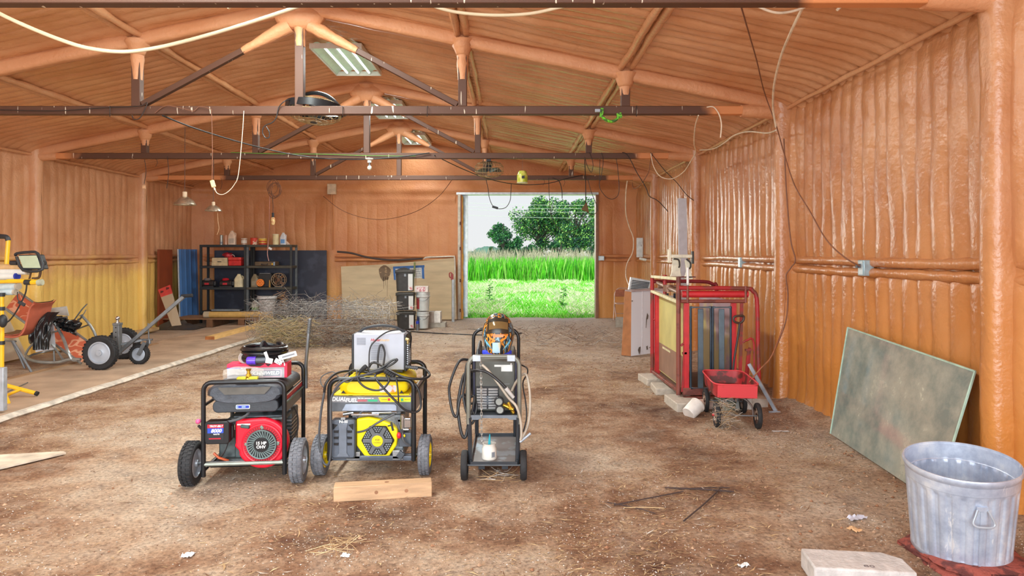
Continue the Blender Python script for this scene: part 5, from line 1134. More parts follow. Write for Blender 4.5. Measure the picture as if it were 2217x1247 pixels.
# hay caught round its left front wheel
wisp('hay_tangle', (1.755, 5.60, .0), 100, .06, .24, .19, [st4, M('hay_grey', (140, 128, 112), .8), st2], 8, 'tangle of grey hay caught on the left front wheel of the red wagon', rr=.0014)
tag(MB().tube(catmull([P(1622, 828, 5.95), P(1645, 800, 5.95), P(1668, 775, 6.0), P(1685, 735, 6.1), P(1697, 690, 6.3), P(1702, 600, 6.6)], 6), [.006]*18+[.003]*13, 6).build('bent_twig', M('twig_brown', (150, 92, 60), .7)), 'long bent brown twig standing in the red wagon against the wall', 'twig')
# ---------------- livestock squeeze chute ----------------
cr = M('chute_red', (168, 40, 44), .5, col2=(120, 62, 52), thr=.54, sc=5); crb = M('chute_brown', (134, 72, 60), .55, col2=(104, 56, 48), thr=.55, sc=8); crr = M('chute_bright', (196, 44, 50), .4, var=.1); slate = M('gate_slate', (92, 106, 116), .35, .4, var=.1); slated = M('gate_dark', (50, 62, 74), .35, .4)
cream = M('cream_rail', (226, 220, 178), .5, var=.15); tanp = M('tan_panel', (206, 196, 124), .55, var=.12, sc=3); dust = M('dusty_panel', (150, 116, 96), .7, var=.15, sc=4)
CY0, CY1 = 6.5, 7.7; Xa, Xb = 1.60, 2.33; Z0 = .10
t = empty('squeeze_chute', (1.95, 6.5, 0), 'rusty red cattle squeeze chute with slate grey double gate against the right wall', 'livestock chute'); sc_ = t
q = MB(); q.tube([(Xa, CY0, Z0), (Xa, CY0, 1.22)], .022, 10); q.build('post', crb, t, True)
q = MB(); q.tube([(Xa, CY1, Z0), (Xa, CY1, 1.20)], .022, 10); q.build('post', cr, t, True)
q = MB(); q.tube(catmull([(Xa, CY0-.02, 1.12), (Xb-.12, CY0-.02, 1.115), (Xb-.03, CY0-.02, 1.09), (Xb+.01, CY0-.02, 1.0), (Xb+.02, CY0-.02, .6), (Xb+.03, CY0-.02, .22)], 6), .020, 10); q.build('top_hoop', cr, t, True)
q = MB(); q.tube(catmull([(Xa, CY1, 1.13), (Xb-.2, CY1, 1.13), (Xb-.05, CY1, 1.10), (Xb, CY1, 1.0), (Xb, CY1, Z0)], 6), .020, 10); q.build('rear_hoop', M('dark_red', (128, 30, 40), .5), t, True)
q = MB(); q.cyl((Xa+.03, CY0, 1.06), (Xb-.07, CY0, 1.06), .033, seg=16); q.build('roller_tube', crr, t, True)
q = MB(); q.cyl((Xa+.02, CY0-.02, .993), (Xb-.10, CY0-.02, .993), .017, seg=12); q.build('cross_tube', crb, t, True)
for x in (Xa+.08, Xb-.1): MB().tube([(x, CY0-.03, .98), (x, CY0-.03, 1.14)], .012, 8).build('clamp', crb, t, True)
for x in (1.675, 2.125): MB().b2((x-.024, CY0-.015, Z0+.06), (x+.024, CY0+.03, .975)).build('gate_upright', crr, t, True, bev=.003)
MB().b2((1.64, CY0-.02, Z0), (2.17, CY0+.03, Z0+.07)).build('bottom_beam', crb, t, True, bev=.004)
MB().b2((1.64, CY0-.05, Z0-.045), (2.25, CY0-.0, Z0-.01)).build('floor_angle', crb, t, True, bev=.003)
# two leaf gate
for x0, x1 in ((1.715, 1.905), (1.925, 2.095)):
    g_ = MB().tube([(x0, CY0-.01, .155), (x0, CY0-.01, .945)], .0115, 8).build('gate_leaf', slated, t, True)
    def sub(qb, nm, m_): o = qb.build(nm, m_, t, True, bev=.004); o.parent = g_; return o
    sub(MB().tube([(x1, CY0-.01, .155), (x1, CY0-.01, .945)], .0115, 8), 'leaf_tube', slated)
    xc = (x0+x1)/2; sub(MB().b2((xc-.026, CY0-.012, .17), (xc+.026, CY0+.006, .92)), 'centre_slat', slate)
    for z in (.935, .165): sub(MB().prism([(x0, z-.014), (x0+.03, z-.006), (x1-.03, z-.006), (x1, z-.014), (x1, z+.014), (x1-.03, z+.006), (x0+.03, z+.006), (x0, z+.014)], .02, 'Y', CY0-.02), 'end_bar', slate)
# left side sheet and its frame
MB().b2((1.62, CY1-.1, Z0), (1.67, CY1-.02, 1.0)).build('side_upright', crr, t, True, bev=.003)
pn = MB().add([(1.655, CY0+.05, Z0+.05), (1.655, CY1-.1, Z0+.05), (1.655, CY1-.1, .97), (1.655, CY0+.05, .99), (1.668, CY0+.05, Z0+.05), (1.668, CY1-.1, Z0+.05), (1.668, CY1-.1, .97), (1.668, CY0+.05, .99)], [(0, 1, 2, 3), (7, 6, 5, 4), (0, 4, 5, 1), (1, 5, 6, 2), (2, 6, 7, 3), (3, 7, 4, 0)]).build('side_sheet', tanp, t, True)
q = MB().b2((1.651, CY0+.06, Z0+.06), (1.6545, CY1-.12, .46)); o = q.build('lower_sheet', dust, t, True); o.parent = pn
MB().b2((1.648, CY0+.55, .42), (1.6505, CY0+.9, .44)).build('pale_mark', cream, t, True).parent = pn
MB().b2((2.13, CY0+.1, Z0), (2.15, CY1, .99)).build('right_sheet', M('inner_panel', (176, 140, 150), .55, col2=(206, 182, 110), thr=.54, sc=1.6), t, True)
q = MB()
for x in (1.76, 1.84, 1.90): q.tube([(x, CY1-.05, .2), (x, CY1-.05, 1.0)], .014, 8)
q.tube([(1.70, CY1-.06, .38), (1.86, CY1-.06, .38)], .010, 8); q.build('rear_gate', slated, t, True)
MB().b2((1.66, CY0+.06, Z0), (2.13, CY1-.05, Z0+.02)).build('floor_plate', M('chute_floor', (110, 78, 62), .8), t, True)
MB().bar((Xa, CY0, 1.205), (Xa, CY1, 1.185), .04, .03).build('top_rail', cream, t, True, bev=.004)
MB().bar((Xa, CY0+.02, .985), (Xa, CY1, 1.02), .04, .03).build('side_rail', cream, t, True, bev=.004)
MB().bar((Xa, CY0, .14), (Xa, CY1, .12), .03, .03).build('lower_rail', crb, t, True, bev=.004)
q = MB(); q.cyl((Xa+.04, CY0+.05, 1.06), (Xa+.04, CY1-.1, 1.12), .022); q.cyl((Xa+.04, 7.1, 1.05), (Xa+.04, 7.1, 1.12), .05); q.cyl((Xa+.02, CY1-.2, 1.08), (Xa+.3, CY1-.2, 1.08), .018); q.build('ratchet_shaft', M('worn_steel', (150, 120, 104), .45, .5), t, True)
MB().tube([(Xa-.0+.03, 7.2, .98), (Xa+.03, 7.2, 1.22)], .020, 8).build('rear_post', cr, t, True)
def lever(x, y, z0, z1, w_): q = MB().tube(catmull([(x, y, z1-.02), (x+w_*.3, y, z1), (x+w_, y, z1-.02), (x+w_, y, z0)], 5), .010, 8); q.bar((x+.01, y, z0), (x+w_*.5, y, z1-.08), .02, .012); q.bar((x+w_*.2, y, z1-.09), (x+w_*.8, y, z1-.085), .03, .02); return q.build('brace_lever', cr, t, True)
lever(Xa+.01, CY1-.04, .2, .72, .085); lever(Xa+.025, CY0-.0, .13, .585, .065); lever(Xb-.12, CY0-.02, .16, .62, .10)
q = MB(); q.bar((2.18, CY0-.01, .12), (2.20, CY0-.01, 1.0), .03, .01); q.bar((Xb-.08, CY0, .2), (Xb-.05, CY0, .55), .02, .02); q.build('right_brace', cr, t, True)
MB().b2((2.16, CY0+.3, .5), (2.24, CY0+.34, .98)).build('rust_plate', M('rust_plate_m', (150, 92, 66), .8, col2=(110, 66, 48), thr=.5, sc=12), t, True)
# scale head standing on it
t = empty('beam_scale', (1.74, 7.1, 1.20), 'cream cast iron beam scale head mounted on top of the red chute', 'scale')
sch = M('scale_cream', (220, 214, 192), .45, var=.12, sc=20)
q = MB(); q.b2((-.10, -.02, .15), (-.07, .03, .29)); q.b2((-.07, -.02, .20), (.15, .02, .235)); q.prism([(-.075, .0), (.045, .0), (.03, .05), (.035, .2), (-.05, .2), (-.06, .06)], .03, 'Y', 0); q.prism([(.06, -.02), (.155, -.02), (.13, .06), (.125, .17), (.07, .18), (.085, .06)], .03, 'Y', -.03); q.build('scale_body', sch, t, bev=.005)
q = MB(); q.tube(catmull([(-.05, -.04, .19), (0, -.04, .18), (.01, -.04, .12), (.0, -.04, .10)], 5), .008, 6); q.tube(catmull([(.08, -.045, .19), (.12, -.045, .15), (.12, -.045, .1), (.09, -.045, .09)], 5), .009, 6); q.b2((.145, -.02, .14), (.165, .03, .27)); q.build('hook', M('iron_dark', (60, 58, 54), .5, .5), t)
MB().b2((-.1, -.03, -.004), (.18, .05, .008)).build('base_plate', crb, t)
t = tag(MB().bar((2.16, 8.45, .0), (2.20, 8.75, 2.15), .11, .04, (0, 1, 0)).build('upright_board', M('whitegrey_board', (186, 184, 190), .6, var=.06), bev=.004), 'tall pale grey board standing upright behind the red squeeze chute', 'board')
q = empty('gate_rod', (P(1489, 600, 6.6).x, 6.6, .93), 'slim upright rod with a white sleeve on the front of the red chute', 'rod')
MB().cyl((0, 0, -.8), (0, 0, .21), .008).build('rod', grey, q); MB().cyl((0, 0, .21), (0, 0, .38), .012).build('white_sleeve', white, q)
# shovel leaning at the right gate post
t = empty('shovel', (P(1585, 815, 6.38).x, 6.38, .22), 'shovel with black shaft and D-shaped grip leaning at the right post of the chute', 'shovel')
pA = P(1585, 820, 6.38); pB = P(1601, 700, 6.38)
MB().tube(catmull([pA, P(1590, 775, 6.38), P(1599, 720, 6.38), pB], 6), .010, 8).build('shaft', M('shaft_black', (44, 42, 40), .45), t, True)
q = MB().tube(catmull([pB, P(1590, 696, 6.38), P(1590, 686, 6.38), P(1609, 684, 6.38), P(1609, 694, 6.38), pB], 5), .011, 8); q.build('grip', M('grip_brown', (70, 50, 42), .5), t, True)
q = MB().sheet(lambda u, v: (pA.x-.09+.18*u*(1-.35*v*v)+.03*v, 6.38-.03*math.sin(PI*u), pA.z+.02-.2*v), 10, 6, .004); q.build('blade', grey, t, True)
# blocks under the chute
cbm = M('pale_concrete', (196, 186, 172), .85, var=.1, sc=18, bump=.4)
def cblock(x0, y0, x1, y1, z0, z1, label, group='concrete blocks under the chute', rz=0., mt=None):
    o = MB().box((0, 0, (z1-z0)/2), (x1-x0, y1-y0, z1-z0)).build('concrete_block', mt or cbm, bev=.008); o.location = ((x0+x1)/2, (y0+y1)/2, z0); o.rotation_euler.z = rz; return tag(o, label, 'block', group)
cblock(1.50, 6.2, 1.74, 6.62, 0, .085, 'pale concrete block under the near left foot of the chute, closest to the camera', rz=.06)
cblock(1.49, 6.95, 1.72, 7.3, 0, .07, 'pale concrete block under the middle of the chute left side', rz=-.05)
cblock(1.47, 7.45, 1.72, 7.80, 0, .08, 'pale concrete block under the far left foot of the chute', rz=.1)
cblock(2.2, 6.4, 2.42, 6.8, 0, .085, 'pale concrete block under the right side of the chute, behind the wagon')
# things lying under and beside the wagon
t = empty('white_bucket', (P(1500, 878, 6.05).x, 6.05, .065), 'white plastic pail lying on its side by the wagon left front wheel', 'bucket')
t.rotation_euler = (0, R(62), R(35))
q = MB().lathe([(.001, 0), (.058, 0), (.062, .005), (.068, .13), (.072, .13), (.072, .145), (.066, .145), (.060, .01), (0, .008)], 30, (0, 0, -.07)); q.build('pail_body', M('pail_white', (226, 218, 210), .4, var=.08), t, smooth=50)
tag(MB().cyl((P(1530, 864, 6.3).x-.1, 6.3, .05), (P(1540, 862, 6.3).x+.02, 6.34, .05), .05).build('pipe_offcut', M('pink_concrete', (206, 176, 162), .8), bev=.004), 'short pinkish pipe offcut lying behind the white pail', 'pipe')
t = empty('small_tub', (P(1582, 880, 6.15).x, 6.35, 0), 'small grey-green ridged tub under the red wagon', 'tub'); MB().lathe([(.0, .005), (.10, .005), (.11, .02), (.105, .06), (.113, .065), (.113, .085), (.10, .09), (.09, .04), (0, .03)], 28).build('tub_body', M('tub_green', (132, 136, 116), .6), t, smooth=50)
tag(MB().box((2.13, 6.32, .07), (.2, .03, .14)).build('pale_tile', M('tile_white', (206, 204, 196), .6), bev=.004), 'pale square tile standing behind the red wagon wheels', 'tile')
t = empty('metal_tripod', (2.37, 6.25, 0), 'folded grey metal angle leaning behind the right side of the wagon', 'metal bracket'); q = MB(); q.bar((2.42, 6.2, .0), (2.22, 6.35, .42), .02, .03); q.bar((2.34, 6.18, .01), (2.44, 6.18, .01), .02, .02); q.build('angle', lgrey, t, True)
# ---------------- white panels, grille, folding chair ----------------
pw = M('painted_white', (206, 208, 216), .5, col2=(120, 116, 110), thr=.74, sc=4); brn = M('brown_edge', (166, 108, 66), .7, var=.15, sc=8)
Y0 = 9.5
t = empty('panelled_board', (P(1385, 770, Y0).x, Y0, 0), 'white painted board with thick brown edge leaning left of the red chute', 'board')
c0, c1, c2, c3 = P(1347, 769, 9.6), P(1366, 771, 9.5), P(1436, 762, 9.5), P(1352, 640, 9.9)
q = MB().add([P(1366, 771, 9.5), P(1437, 761, 9.62), P(1437, 628, 9.95), P(1367, 632, 9.85)], [(0, 1, 2, 3)])
def quad(a, b2, c, d, n_): 
    n_ = Vector(n_); return MB().add([a, b2, c, d, a+n_, b2+n_, c+n_, d+n_], [(0, 1, 2, 3), (7, 6, 5, 4), (0, 4, 5, 1), (1, 5, 6, 2), (2, 6, 7, 3), (3, 7, 4, 0)])
f = quad(P(1366, 771, 9.5), P(1437, 761, 9.62), P(1437, 628, 9.95), P(1367, 632, 9.85), (0, .03, 0)).build('front_sheet', pw, t, True)
q = MB()
for k in (1, 2): 
    a = P(1366, 771, 9.5).lerp(P(1437, 761, 9.62), k/3); b2 = P(1367, 632, 9.85).lerp(P(1437, 628, 9.95), k/3); q.bar(a+Vector((0, -.003, 0)), b2+Vector((0, -.003, 0)), .006, .004, (0, 1, 0))
q.build('groove', M('groove', (228, 228, 234), .5), t, True)
quad(P(1346, 769, 9.62), P(1366, 771, 9.5), P(1367, 632, 9.85), P(1353, 630, 10.0), (0, .03, 0)).build('brown_edge_board', brn, t, True)
quad(P(1353, 630, 10.0), P(1367, 632, 9.84), P(1437, 628, 9.94), P(1425, 626, 10.1), (0, 0, .02)).build('top_board', M('edge_pink', (176, 160, 160), .6), t, True)
for pts in ([(1401, 677), (1404, 683), (1403, 690), (1401, 692), (1399, 710), (1398, 710), (1399, 690)], [(1367, 650), (1371, 651), (1368, 654)], [(1383, 752), (1387, 750), (1386, 762), (1384, 768), (1381, 758)], [(1399, 750), (1402, 748), (1403, 756), (1400, 758)], [(1405, 752), (1408, 751), (1407, 754)]):
    q = MB().add([P(a, b2, 9.49+.33*(771-b2)/139*1.0-.012) for a, b2 in pts], [tuple(range(len(pts)))]); q.build('chipped_paint', M('chip_dark', (84, 74, 66), .8), t, True, smooth=0)
tag(quad(P(1437, 763, 9.75), P(1462, 758, 9.8), P(1462, 640, 10.1), P(1437, 640, 10.05), (0, .03, 0)).build('pale_board', pw, bev=.002), 'pale board standing just behind the red far post of the chute', 'board')
t = empty('vent_grille', P(1386, 630, 10.05), 'white louvred vent grille standing on top of the white board', 'vent', rz=0)
A_, B_, C_, D_ = P(1361, 628, 10.06), P(1405, 628, 10.06), P(1411, 608, 10.2), P(1366, 600, 10.2)
quad(A_, B_, C_, D_, (0, .08, 0)).build('grille_case', M('grille_white', (196, 204, 208), .4), t, True, bev=.003)
q = MB()
for k in range(6):
    v = .12+.13*k; a = A_.lerp(D_, v).lerp(B_.lerp(C_, v), .08); b2 = A_.lerp(D_, v).lerp(B_.lerp(C_, v), .92); q.bar(a+Vector((0, -.005, 0)), b2+Vector((0, -.005, 0)), .006, .012, (0, 0, 1))
q.build('louvre_gap', M('louvre_dark', (44, 48, 52), .5), t, True)
t = empty('folding_chair', (P(1345, 690, 13.9).x, 13.9, 0), 'tan metal folding chair standing beyond the white board near the doorway', 'chair')
fc = M('chair_tan', (206, 176, 160), .4, .3); X_ = P(1345, 690, 13.9).x
q = MB().tube(catmull([(-.16, 0, .0+.05), (-.13, .05, .45), (-.12, .08, .62), (-.05, .10, .72), (.05, .10, .73), (.16, .10, .72), (.22, .08, .62), (.23, .05, .45), (.26, 0, .05)], 5), .012, 8); q.build('tube_frame', fc, t)
q = MB(); q.b2((-.11, .07, .56), (.21, .09, .70)); q.build('backrest', M('chair_brown', (168, 104, 76), .5), t, bev=.01)
q = MB(); q.b2((-.13, -.18, .42), (.24, .08, .44)); q.build('seat', fc, t, bev=.006)
for x in (-.12, .23): MB().tube([(x, .1, .42), (x, -.2, .05)], .011, 8).build('leg', fc, t)
MB().tube([(-.12, .0, .22), (.23, .0, .22)], .008, 8).build('crossbar', fc, t)
cgy = M('cinder_grey', (170, 164, 152), .9, var=.12, bump=.4)
def cinder(x, y, z, label, rz=0., group='cinder blocks', w_=.39, mt=cgy, d=.19, h=.19):
    t = empty('cinder_block', (x, y, z), label, 'block', group, rz)
    q = MB(); q.b2((-w_/2, -d/2, 0), (w_/2, d/2, .03)); q.b2((-w_/2, -d/2, h-.03), (w_/2, d/2, h)); 
    for k in (-1, 0, 1): q.b2((k*(w_/2-.015)-.015, -d/2, .03), (k*(w_/2-.015)+.015, d/2, h-.03))
    q.build('block_shell', mt, t, bev=.003); return t
cinder(P(1344, 700, 12.9).x, 12.9, .04, 'cinder block standing under the folding chair', R(80), 'cinder blocks by the right jamb', .3)
# ---------------- back of the shed: shelving and its contents ----------------
shb = M('shelf_black', (40, 44, 46), .5, var=.15, sc=20); shg = M('shelf_grey_edge', (88, 84, 74), .6)
def shelf_unit(x0, x1, y, zs, label, wide_legs):
    t = empty('shelving_unit', ((x0+x1)/2, y, 0), label, 'shelves', 'black shelving units'); W = x1-x0
    for z in zs:
        MB().b2((-W/2, -.2, z-.05), (W/2, .2, z)).build('shelf', shb if not wide_legs else M('shelf_olive', (70, 66, 56), .6), t, bev=.006)
    for sx in (-1, 1):
        for sy in (-1, 1): MB().b2((sx*(W/2-.02)-.022, sy*.17-.02, 0), (sx*(W/2-.02)+.022, sy*.17+.02, zs[0]-.01)).build('leg', shb if sx*sy < 0 or not wide_legs else M('leg_grey', (92, 98, 102), .5), t, bev=.003)
    return t
SY = 14.3; SX = SY/F
def sx(px): return (px-CX)*SX
def sz(py): return H-(py-CY)*SX
Zs = [sz(531)+.01, sz(577)+.02, sz(623)+.02, .25]
shelf_unit(sx(441), sx(540), SY, Zs, 'left black plastic shelving unit holding the red case, boxes and cream jug', False)
shelf_unit(sx(541), sx(638), SY, Zs, 'right black shelving unit holding the orange reel and white bucket, pale front right leg', True)
TY_ = SY-.08
def jar(name, px, top, base_z, r, mt, label, cat, prof=None, cap=None, label_m=None, y=TY_, capn='lid'):
    h = sz(top)-base_z; t = empty(name, (sx(px), y, base_z), label, cat)
    prof = prof or [(.001, 0), (r, 0), (r, h*.96), (r*.96, h), (.001, h)]
    MB().lathe([(a, b2) for a, b2 in prof], 24).build('container', mt, t, smooth=40)
    if cap: MB().cyl((0, 0, h*cap[0]), (0, 0, h*cap[1]), r*cap[2], seg=20).build(capn, cap[3], t, bev=.002)
    if label_m: MB().sheet(lambda u, v: ((r+.0015)*math.sin(-1.4+2.8*u), -(r+.0015)*math.cos(-1.4+2.8*u), h*(label_m[0]+(label_m[1]-label_m[0])*v)), 14, 1).build('label_band', label_m[2], t)
    return t
z_ = Zs[0]; cl_ = M('clear_tan', (206, 150, 116), .2, var=.1)
jar('spray_can', 483, 509, z_, .032, M('spray_silver', (176, 180, 172), .3, .5), 'slim silver spray can with black cap on top of the left shelving unit', 'spray can', cap=(.72, 1.0, .95, inkb), label_m=(.1, .3, inkgy), capn='cap')
t = jar('glass_jar', 493, 509, z_, .038, cl_, 'tan glass jug with a small loop handle next to the silver spray can', 'jar', cap=(.9, 1.0, .8, M('tin', (190, 170, 150), .4))); MB().torus((-.045, 0, .12), .025, .006, 'Y', 14, 6).build('loop_handle', cl_, t)
def jug(name, px, top, base_z, w_, mt, label, cat='jug', y=TY_, capm=None, lab=None):
    h = sz(top)-base_z; t = empty(name, (sx(px), y, base_z), label, cat)
    def f(u, v):
        a = 2*PI*u; c_, s_ = math.cos(a), math.sin(a); e = 4; k = (abs(c_)**e+abs(s_)**e)**(-1/e)
        s = 1 if v < .62 else 1-.62*((v-.62)/.38)**1.1; return (w_/2*c_*k*s, w_*.3*s_*k*s, h*.94*v)
    q = MB().sheet(f, 28, 16); n_ = len(q.v); q.add([Vector(f(i/28, 0)) for i in range(28)], [tuple(range(28))]); q.build('jug_body', mt, t, smooth=50)
    MB().cyl((0, 0, h*.93), (0, 0, h), w_*.19, seg=16).build('cap', capm or mt, t, bev=.002)
    MB().tube(catmull([(w_*.25, 0, h*.86), (w_*.46, 0, h*.8), (w_*.48, 0, h*.6)], 4), w_*.05, 6).build('handle', mt, t)
    if lab: MB().b2((-w_*.3, -w_*.3-.006, h*.12), (w_*.32, -w_*.3-.001, h*.45)).build('label_panel', lab, t)
    return t
jug('milk_jug', 506, 500, z_, .165, M('jug_cream', (226, 200, 176), .5), 'tall cream plastic jug on top of the left shelving unit', lab=M('jug_lab', (190, 176, 160), .6))
jar('glass_jar', 532, 516, z_, .060, M('jar_dusty', (196, 158, 130), .25), 'short wide clear jar with pale lid on top of the shelves, before the red can', 'jar', cap=(.86, 1.0, 1.02, M('lid_pale', (220, 206, 190), .5)), label_m=(.25, .7, M('lab_p', (226, 214, 200), .6)))
jar('coffee_can', 553, 515, z_, .074, M('can_red', (206, 66, 44), .45, col2=(226, 200, 170), thr=.56, sc=12), 'red and white coffee can on top of the right shelving unit', 'can', cap=(.93, 1.0, 1.03, M('lid_red', (180, 40, 36), .5)))
t = jar('coffee_can', 572, 516, z_, .080, M('can_yel', (222, 176, 70), .45), 'yellow and red striped can beside the red coffee can', 'can', cap=(.94, 1.0, 1.02, M('lid_cream', (214, 190, 150), .5)), label_m=(.42, .58, M('lab_r', (196, 60, 44), .5)))
MB().cyl((0, 0, .0), (0, 0, .035), .0815, seg=24).build('red_band', M('lab_r', (196, 60, 44), .5), t)
jar('white_tub', 600, 507, z_, .064, M('tub_cream', (226, 208, 160), .45), 'plain cream cylindrical tub on top of the right shelving unit', 'tub', cap=(.93, 1.0, 1.03, M('tub_lid', (232, 222, 190), .5)))
jug('detergent_bottle', 616, 504, z_, .13, M('bottle_paleblue', (206, 206, 210), .4), 'pale bottle with light blue label at the right end of the shelf top', 'bottle', lab=M('lab_blue', (110, 160, 214), .5))
tag(MB().box((sx(625), TY_, z_+.03), (.10, .04, .05), rot=(0, .8, 0)).build('rag', M('rag_pink', (220, 190, 170), .8), bev=.01), 'pale rag hanging over the shelf end beside the pale bottle', 'rag')
# second shelf
z_ = Zs[1]
t = empty('storage_box', (sx(484), TY_, z_), 'beige carton with dark hand slot on the upper left shelf', 'box'); MB().b2((-.165, -.12, 0), (.165, .12, .065)).build('box_base', M('beige_box', (206, 184, 144), .6), t, bev=.003); MB().b2((-.16, -.115, .065), (.16, .115, .165)).build('box_lid', M('beige_box2', (196, 176, 140), .6), t, bev=.003); MB().b2((-.045, -.119, .075), (.035, -.1155, .09)).build('hand_slot', inkb, t)
t = empty('cooler_box', (sx(516), TY_, z_), 'red lunch cooler beside the beige carton on the upper left shelf', 'cooler'); MB().b2((-.13, -.12, 0), (.13, .12, .115)).build('cooler_body', M('cooler_red', (196, 36, 34), .45), t, bev=.012); MB().b2((-.135, -.125, .115), (.135, .125, .175)).build('cooler_lid', M('cooler_lid_m', (206, 60, 52), .45), t, bev=.012)
t = empty('red_bag', (sx(497), TY_, z_+.166), 'crumpled red bag lying on top of the beige carton', 'bag'); q = MB().sphere((0, 0, .05), .1, 16, 10, (1.1, .7, .55)); q.v = [v+Vector((.03, 0, .02))*noise.noise(v*18)+Vector((0, 0, .35*v.x*-.3)) for v in q.v]; q.v = [Vector((v.x, v.y, max(0, v.z))) for v in q.v]; q.build('bag_body', M('bag_red', (150, 34, 44), .5, col2=(206, 60, 70), thr=.56, sc=18), t); MB().tube(catmull([(.06, -.02, .05), (.12, -.03, .06), (.15, -.02, .02)], 4), .008, 6).build('strap', M('bag_strap', (190, 160, 150), .5), t)
t = empty('tool_case', (sx(582), TY_, z_), 'flat brown tool case with latches on the upper right shelf', 'case'); MB().b2((-.22, -.13, 0), (.2, .13, .085)).build('case_body', M('case_brown', (96, 76, 54), .5), t, bev=.01); MB().tube(catmull([(-.07, -.13, .04), (-.06, -.16, .02), (.04, -.16, .02), (.05, -.13, .04)], 4), .008, 6).build('case_handle', blkp, t)
MB().b2((.13, -.135, .02), (.16, -.13, .05)).build('latch', brass, t); MB().b2((.17, -.134, .005), (.2, -.131, .08)).build('grey_corner', M('gc', (130, 150, 170), .5), t)
# third shelf
z_ = Zs[2]
def machine(px, label, seed, top): 
    t = empty('shop_motor', (sx(px), TY_, z_), label, 'motor')
    MB().cyl((-.12, 0, .075), (.12, 0, .075), .072, seg=20).build('motor_body', M('motor_dark', (54, 46, 44), .5, .3), t, bev=.01); MB().lathe([(.0, .0), (.06, .0), (.075, .02), (.05, .05), (0, .055)], 20, (-.02, 0, .135)).build('top_cover', top, t)
    MB().b2((-.05, -.078, .05), (.04, -.07, .09)).build('red_label', M('motor_red', (190, 40, 50), .5), t); MB().b2((-.13, -.06, 0), (.13, .06, .02)).build('foot', blkp, t)
    MB().b2((.12, -.05, .03), (.17, .05, .12)).build('end_housing', blkp, t, bev=.01)
machine(455, 'small dark motor with clear top at the left end of the lower shelf', 1, M('clear_top', (150, 140, 136), .2, .3)); machine(494, 'small dark motor with red cap in the middle of the lower left shelf', 2, M('cap_red2', (190, 36, 48), .4))
t = jug('milk_jug', 521, 593, z_, .19, M('jug_cream2', (222, 206, 168), .5), 'cream plastic jug with handle at the right end of the lower left shelf')
jug('brown_jug', 555, 593, z_, .16, M('jug_brown', (128, 112, 86), .4), 'murky brown jug on the lower right shelf beside the orange reel', lab=M('jb_lab', (150, 138, 116), .6))
t = empty('orange_reel', (sx(570.5), TY_-.1, z_+.093), 'bright orange plastic reel with slotted face on the lower right shelf', 'reel')
MB().cyl((0, -.02, 0), (0, .02, 0), .078, seg=32).build('reel_face', M('reel_orange', (240, 130, 44), .45), t, bev=.004)
q = MB()
for k in range(8): a = 2*PI*k/8; q.box((.048*math.cos(a), -.0205, .048*math.sin(a)), (.030, .003, .008), rot=(0, -a, 0))
q.cyl((0, -.0205, 0), (0, -.024, 0), .012); q.build('slot', M('reel_dark', (130, 60, 26), .6), t); MB().cyl((0, .02, 0), (0, .12, 0), .06).build('spool', blkp, t)
t = empty('equipment_case', (sx(577), TY_+.05, z_), 'black box behind the orange reel on the lower right shelf', 'case'); MB().b2((-.13, -.08, 0), (.14, .1, .28)).build('case_body', M('case_black', (34, 34, 34), .5), t, bev=.01); MB().b2((-.1, -.09, .28), (.12, -.07, .292)).build('case_trim', grey, t)
t = empty('circular_saw', (sx(607), TY_-.02, z_+.0), 'brown caged fan with bent wire guard at the right of the lower shelf', 'fan')
q = MB().torus((0, -.04, .15), .14, .006, 'Y', 28, 6); q.torus((0, -.07, .15), .09, .004, 'Y', 24, 5); q.torus((0, .06, .15), .14, .006, 'Y', 28, 6)
for k in range(14): a = 2*PI*k/14; q.tube([(.14*math.cos(a), .06, .15+.14*math.sin(a)), (.14*math.cos(a), -.04, .15+.14*math.sin(a)), (.03*math.cos(a), -.08, .15+.03*math.sin(a))], .003, 4)
t.name = 'caged_fan'; q.build('wire_guard', M('fan_wire', (176, 150, 120), .5, .5), t)
q = MB()
for k in range(4): a = PI/4+PI/2*k; q.sheet(lambda u, v, a=a: ((.02+.1*u)*math.cos(a+.5*(v-.5)), .02*(v-.5), .15+(.02+.1*u)*math.sin(a+.5*(v-.5))), 5, 4, .003)
q.cyl((0, -.03, .15), (0, .05, .15), .03); q.build('fan_blade', M('fan_brown', (110, 72, 50), .6), t)
MB().b2((-.08, -.03, 0), (.08, .05, .012)).build('base', grey, t)
tag(MB().tube([(sx(591), TY_-.12, z_), (sx(591), TY_-.12, z_+.15)], [.018, .01], 8).build('wooden_mallet', M('ochre', (176, 130, 60), .6)), 'short ochre wooden tool standing between the orange reel and the caged fan', 'tool')
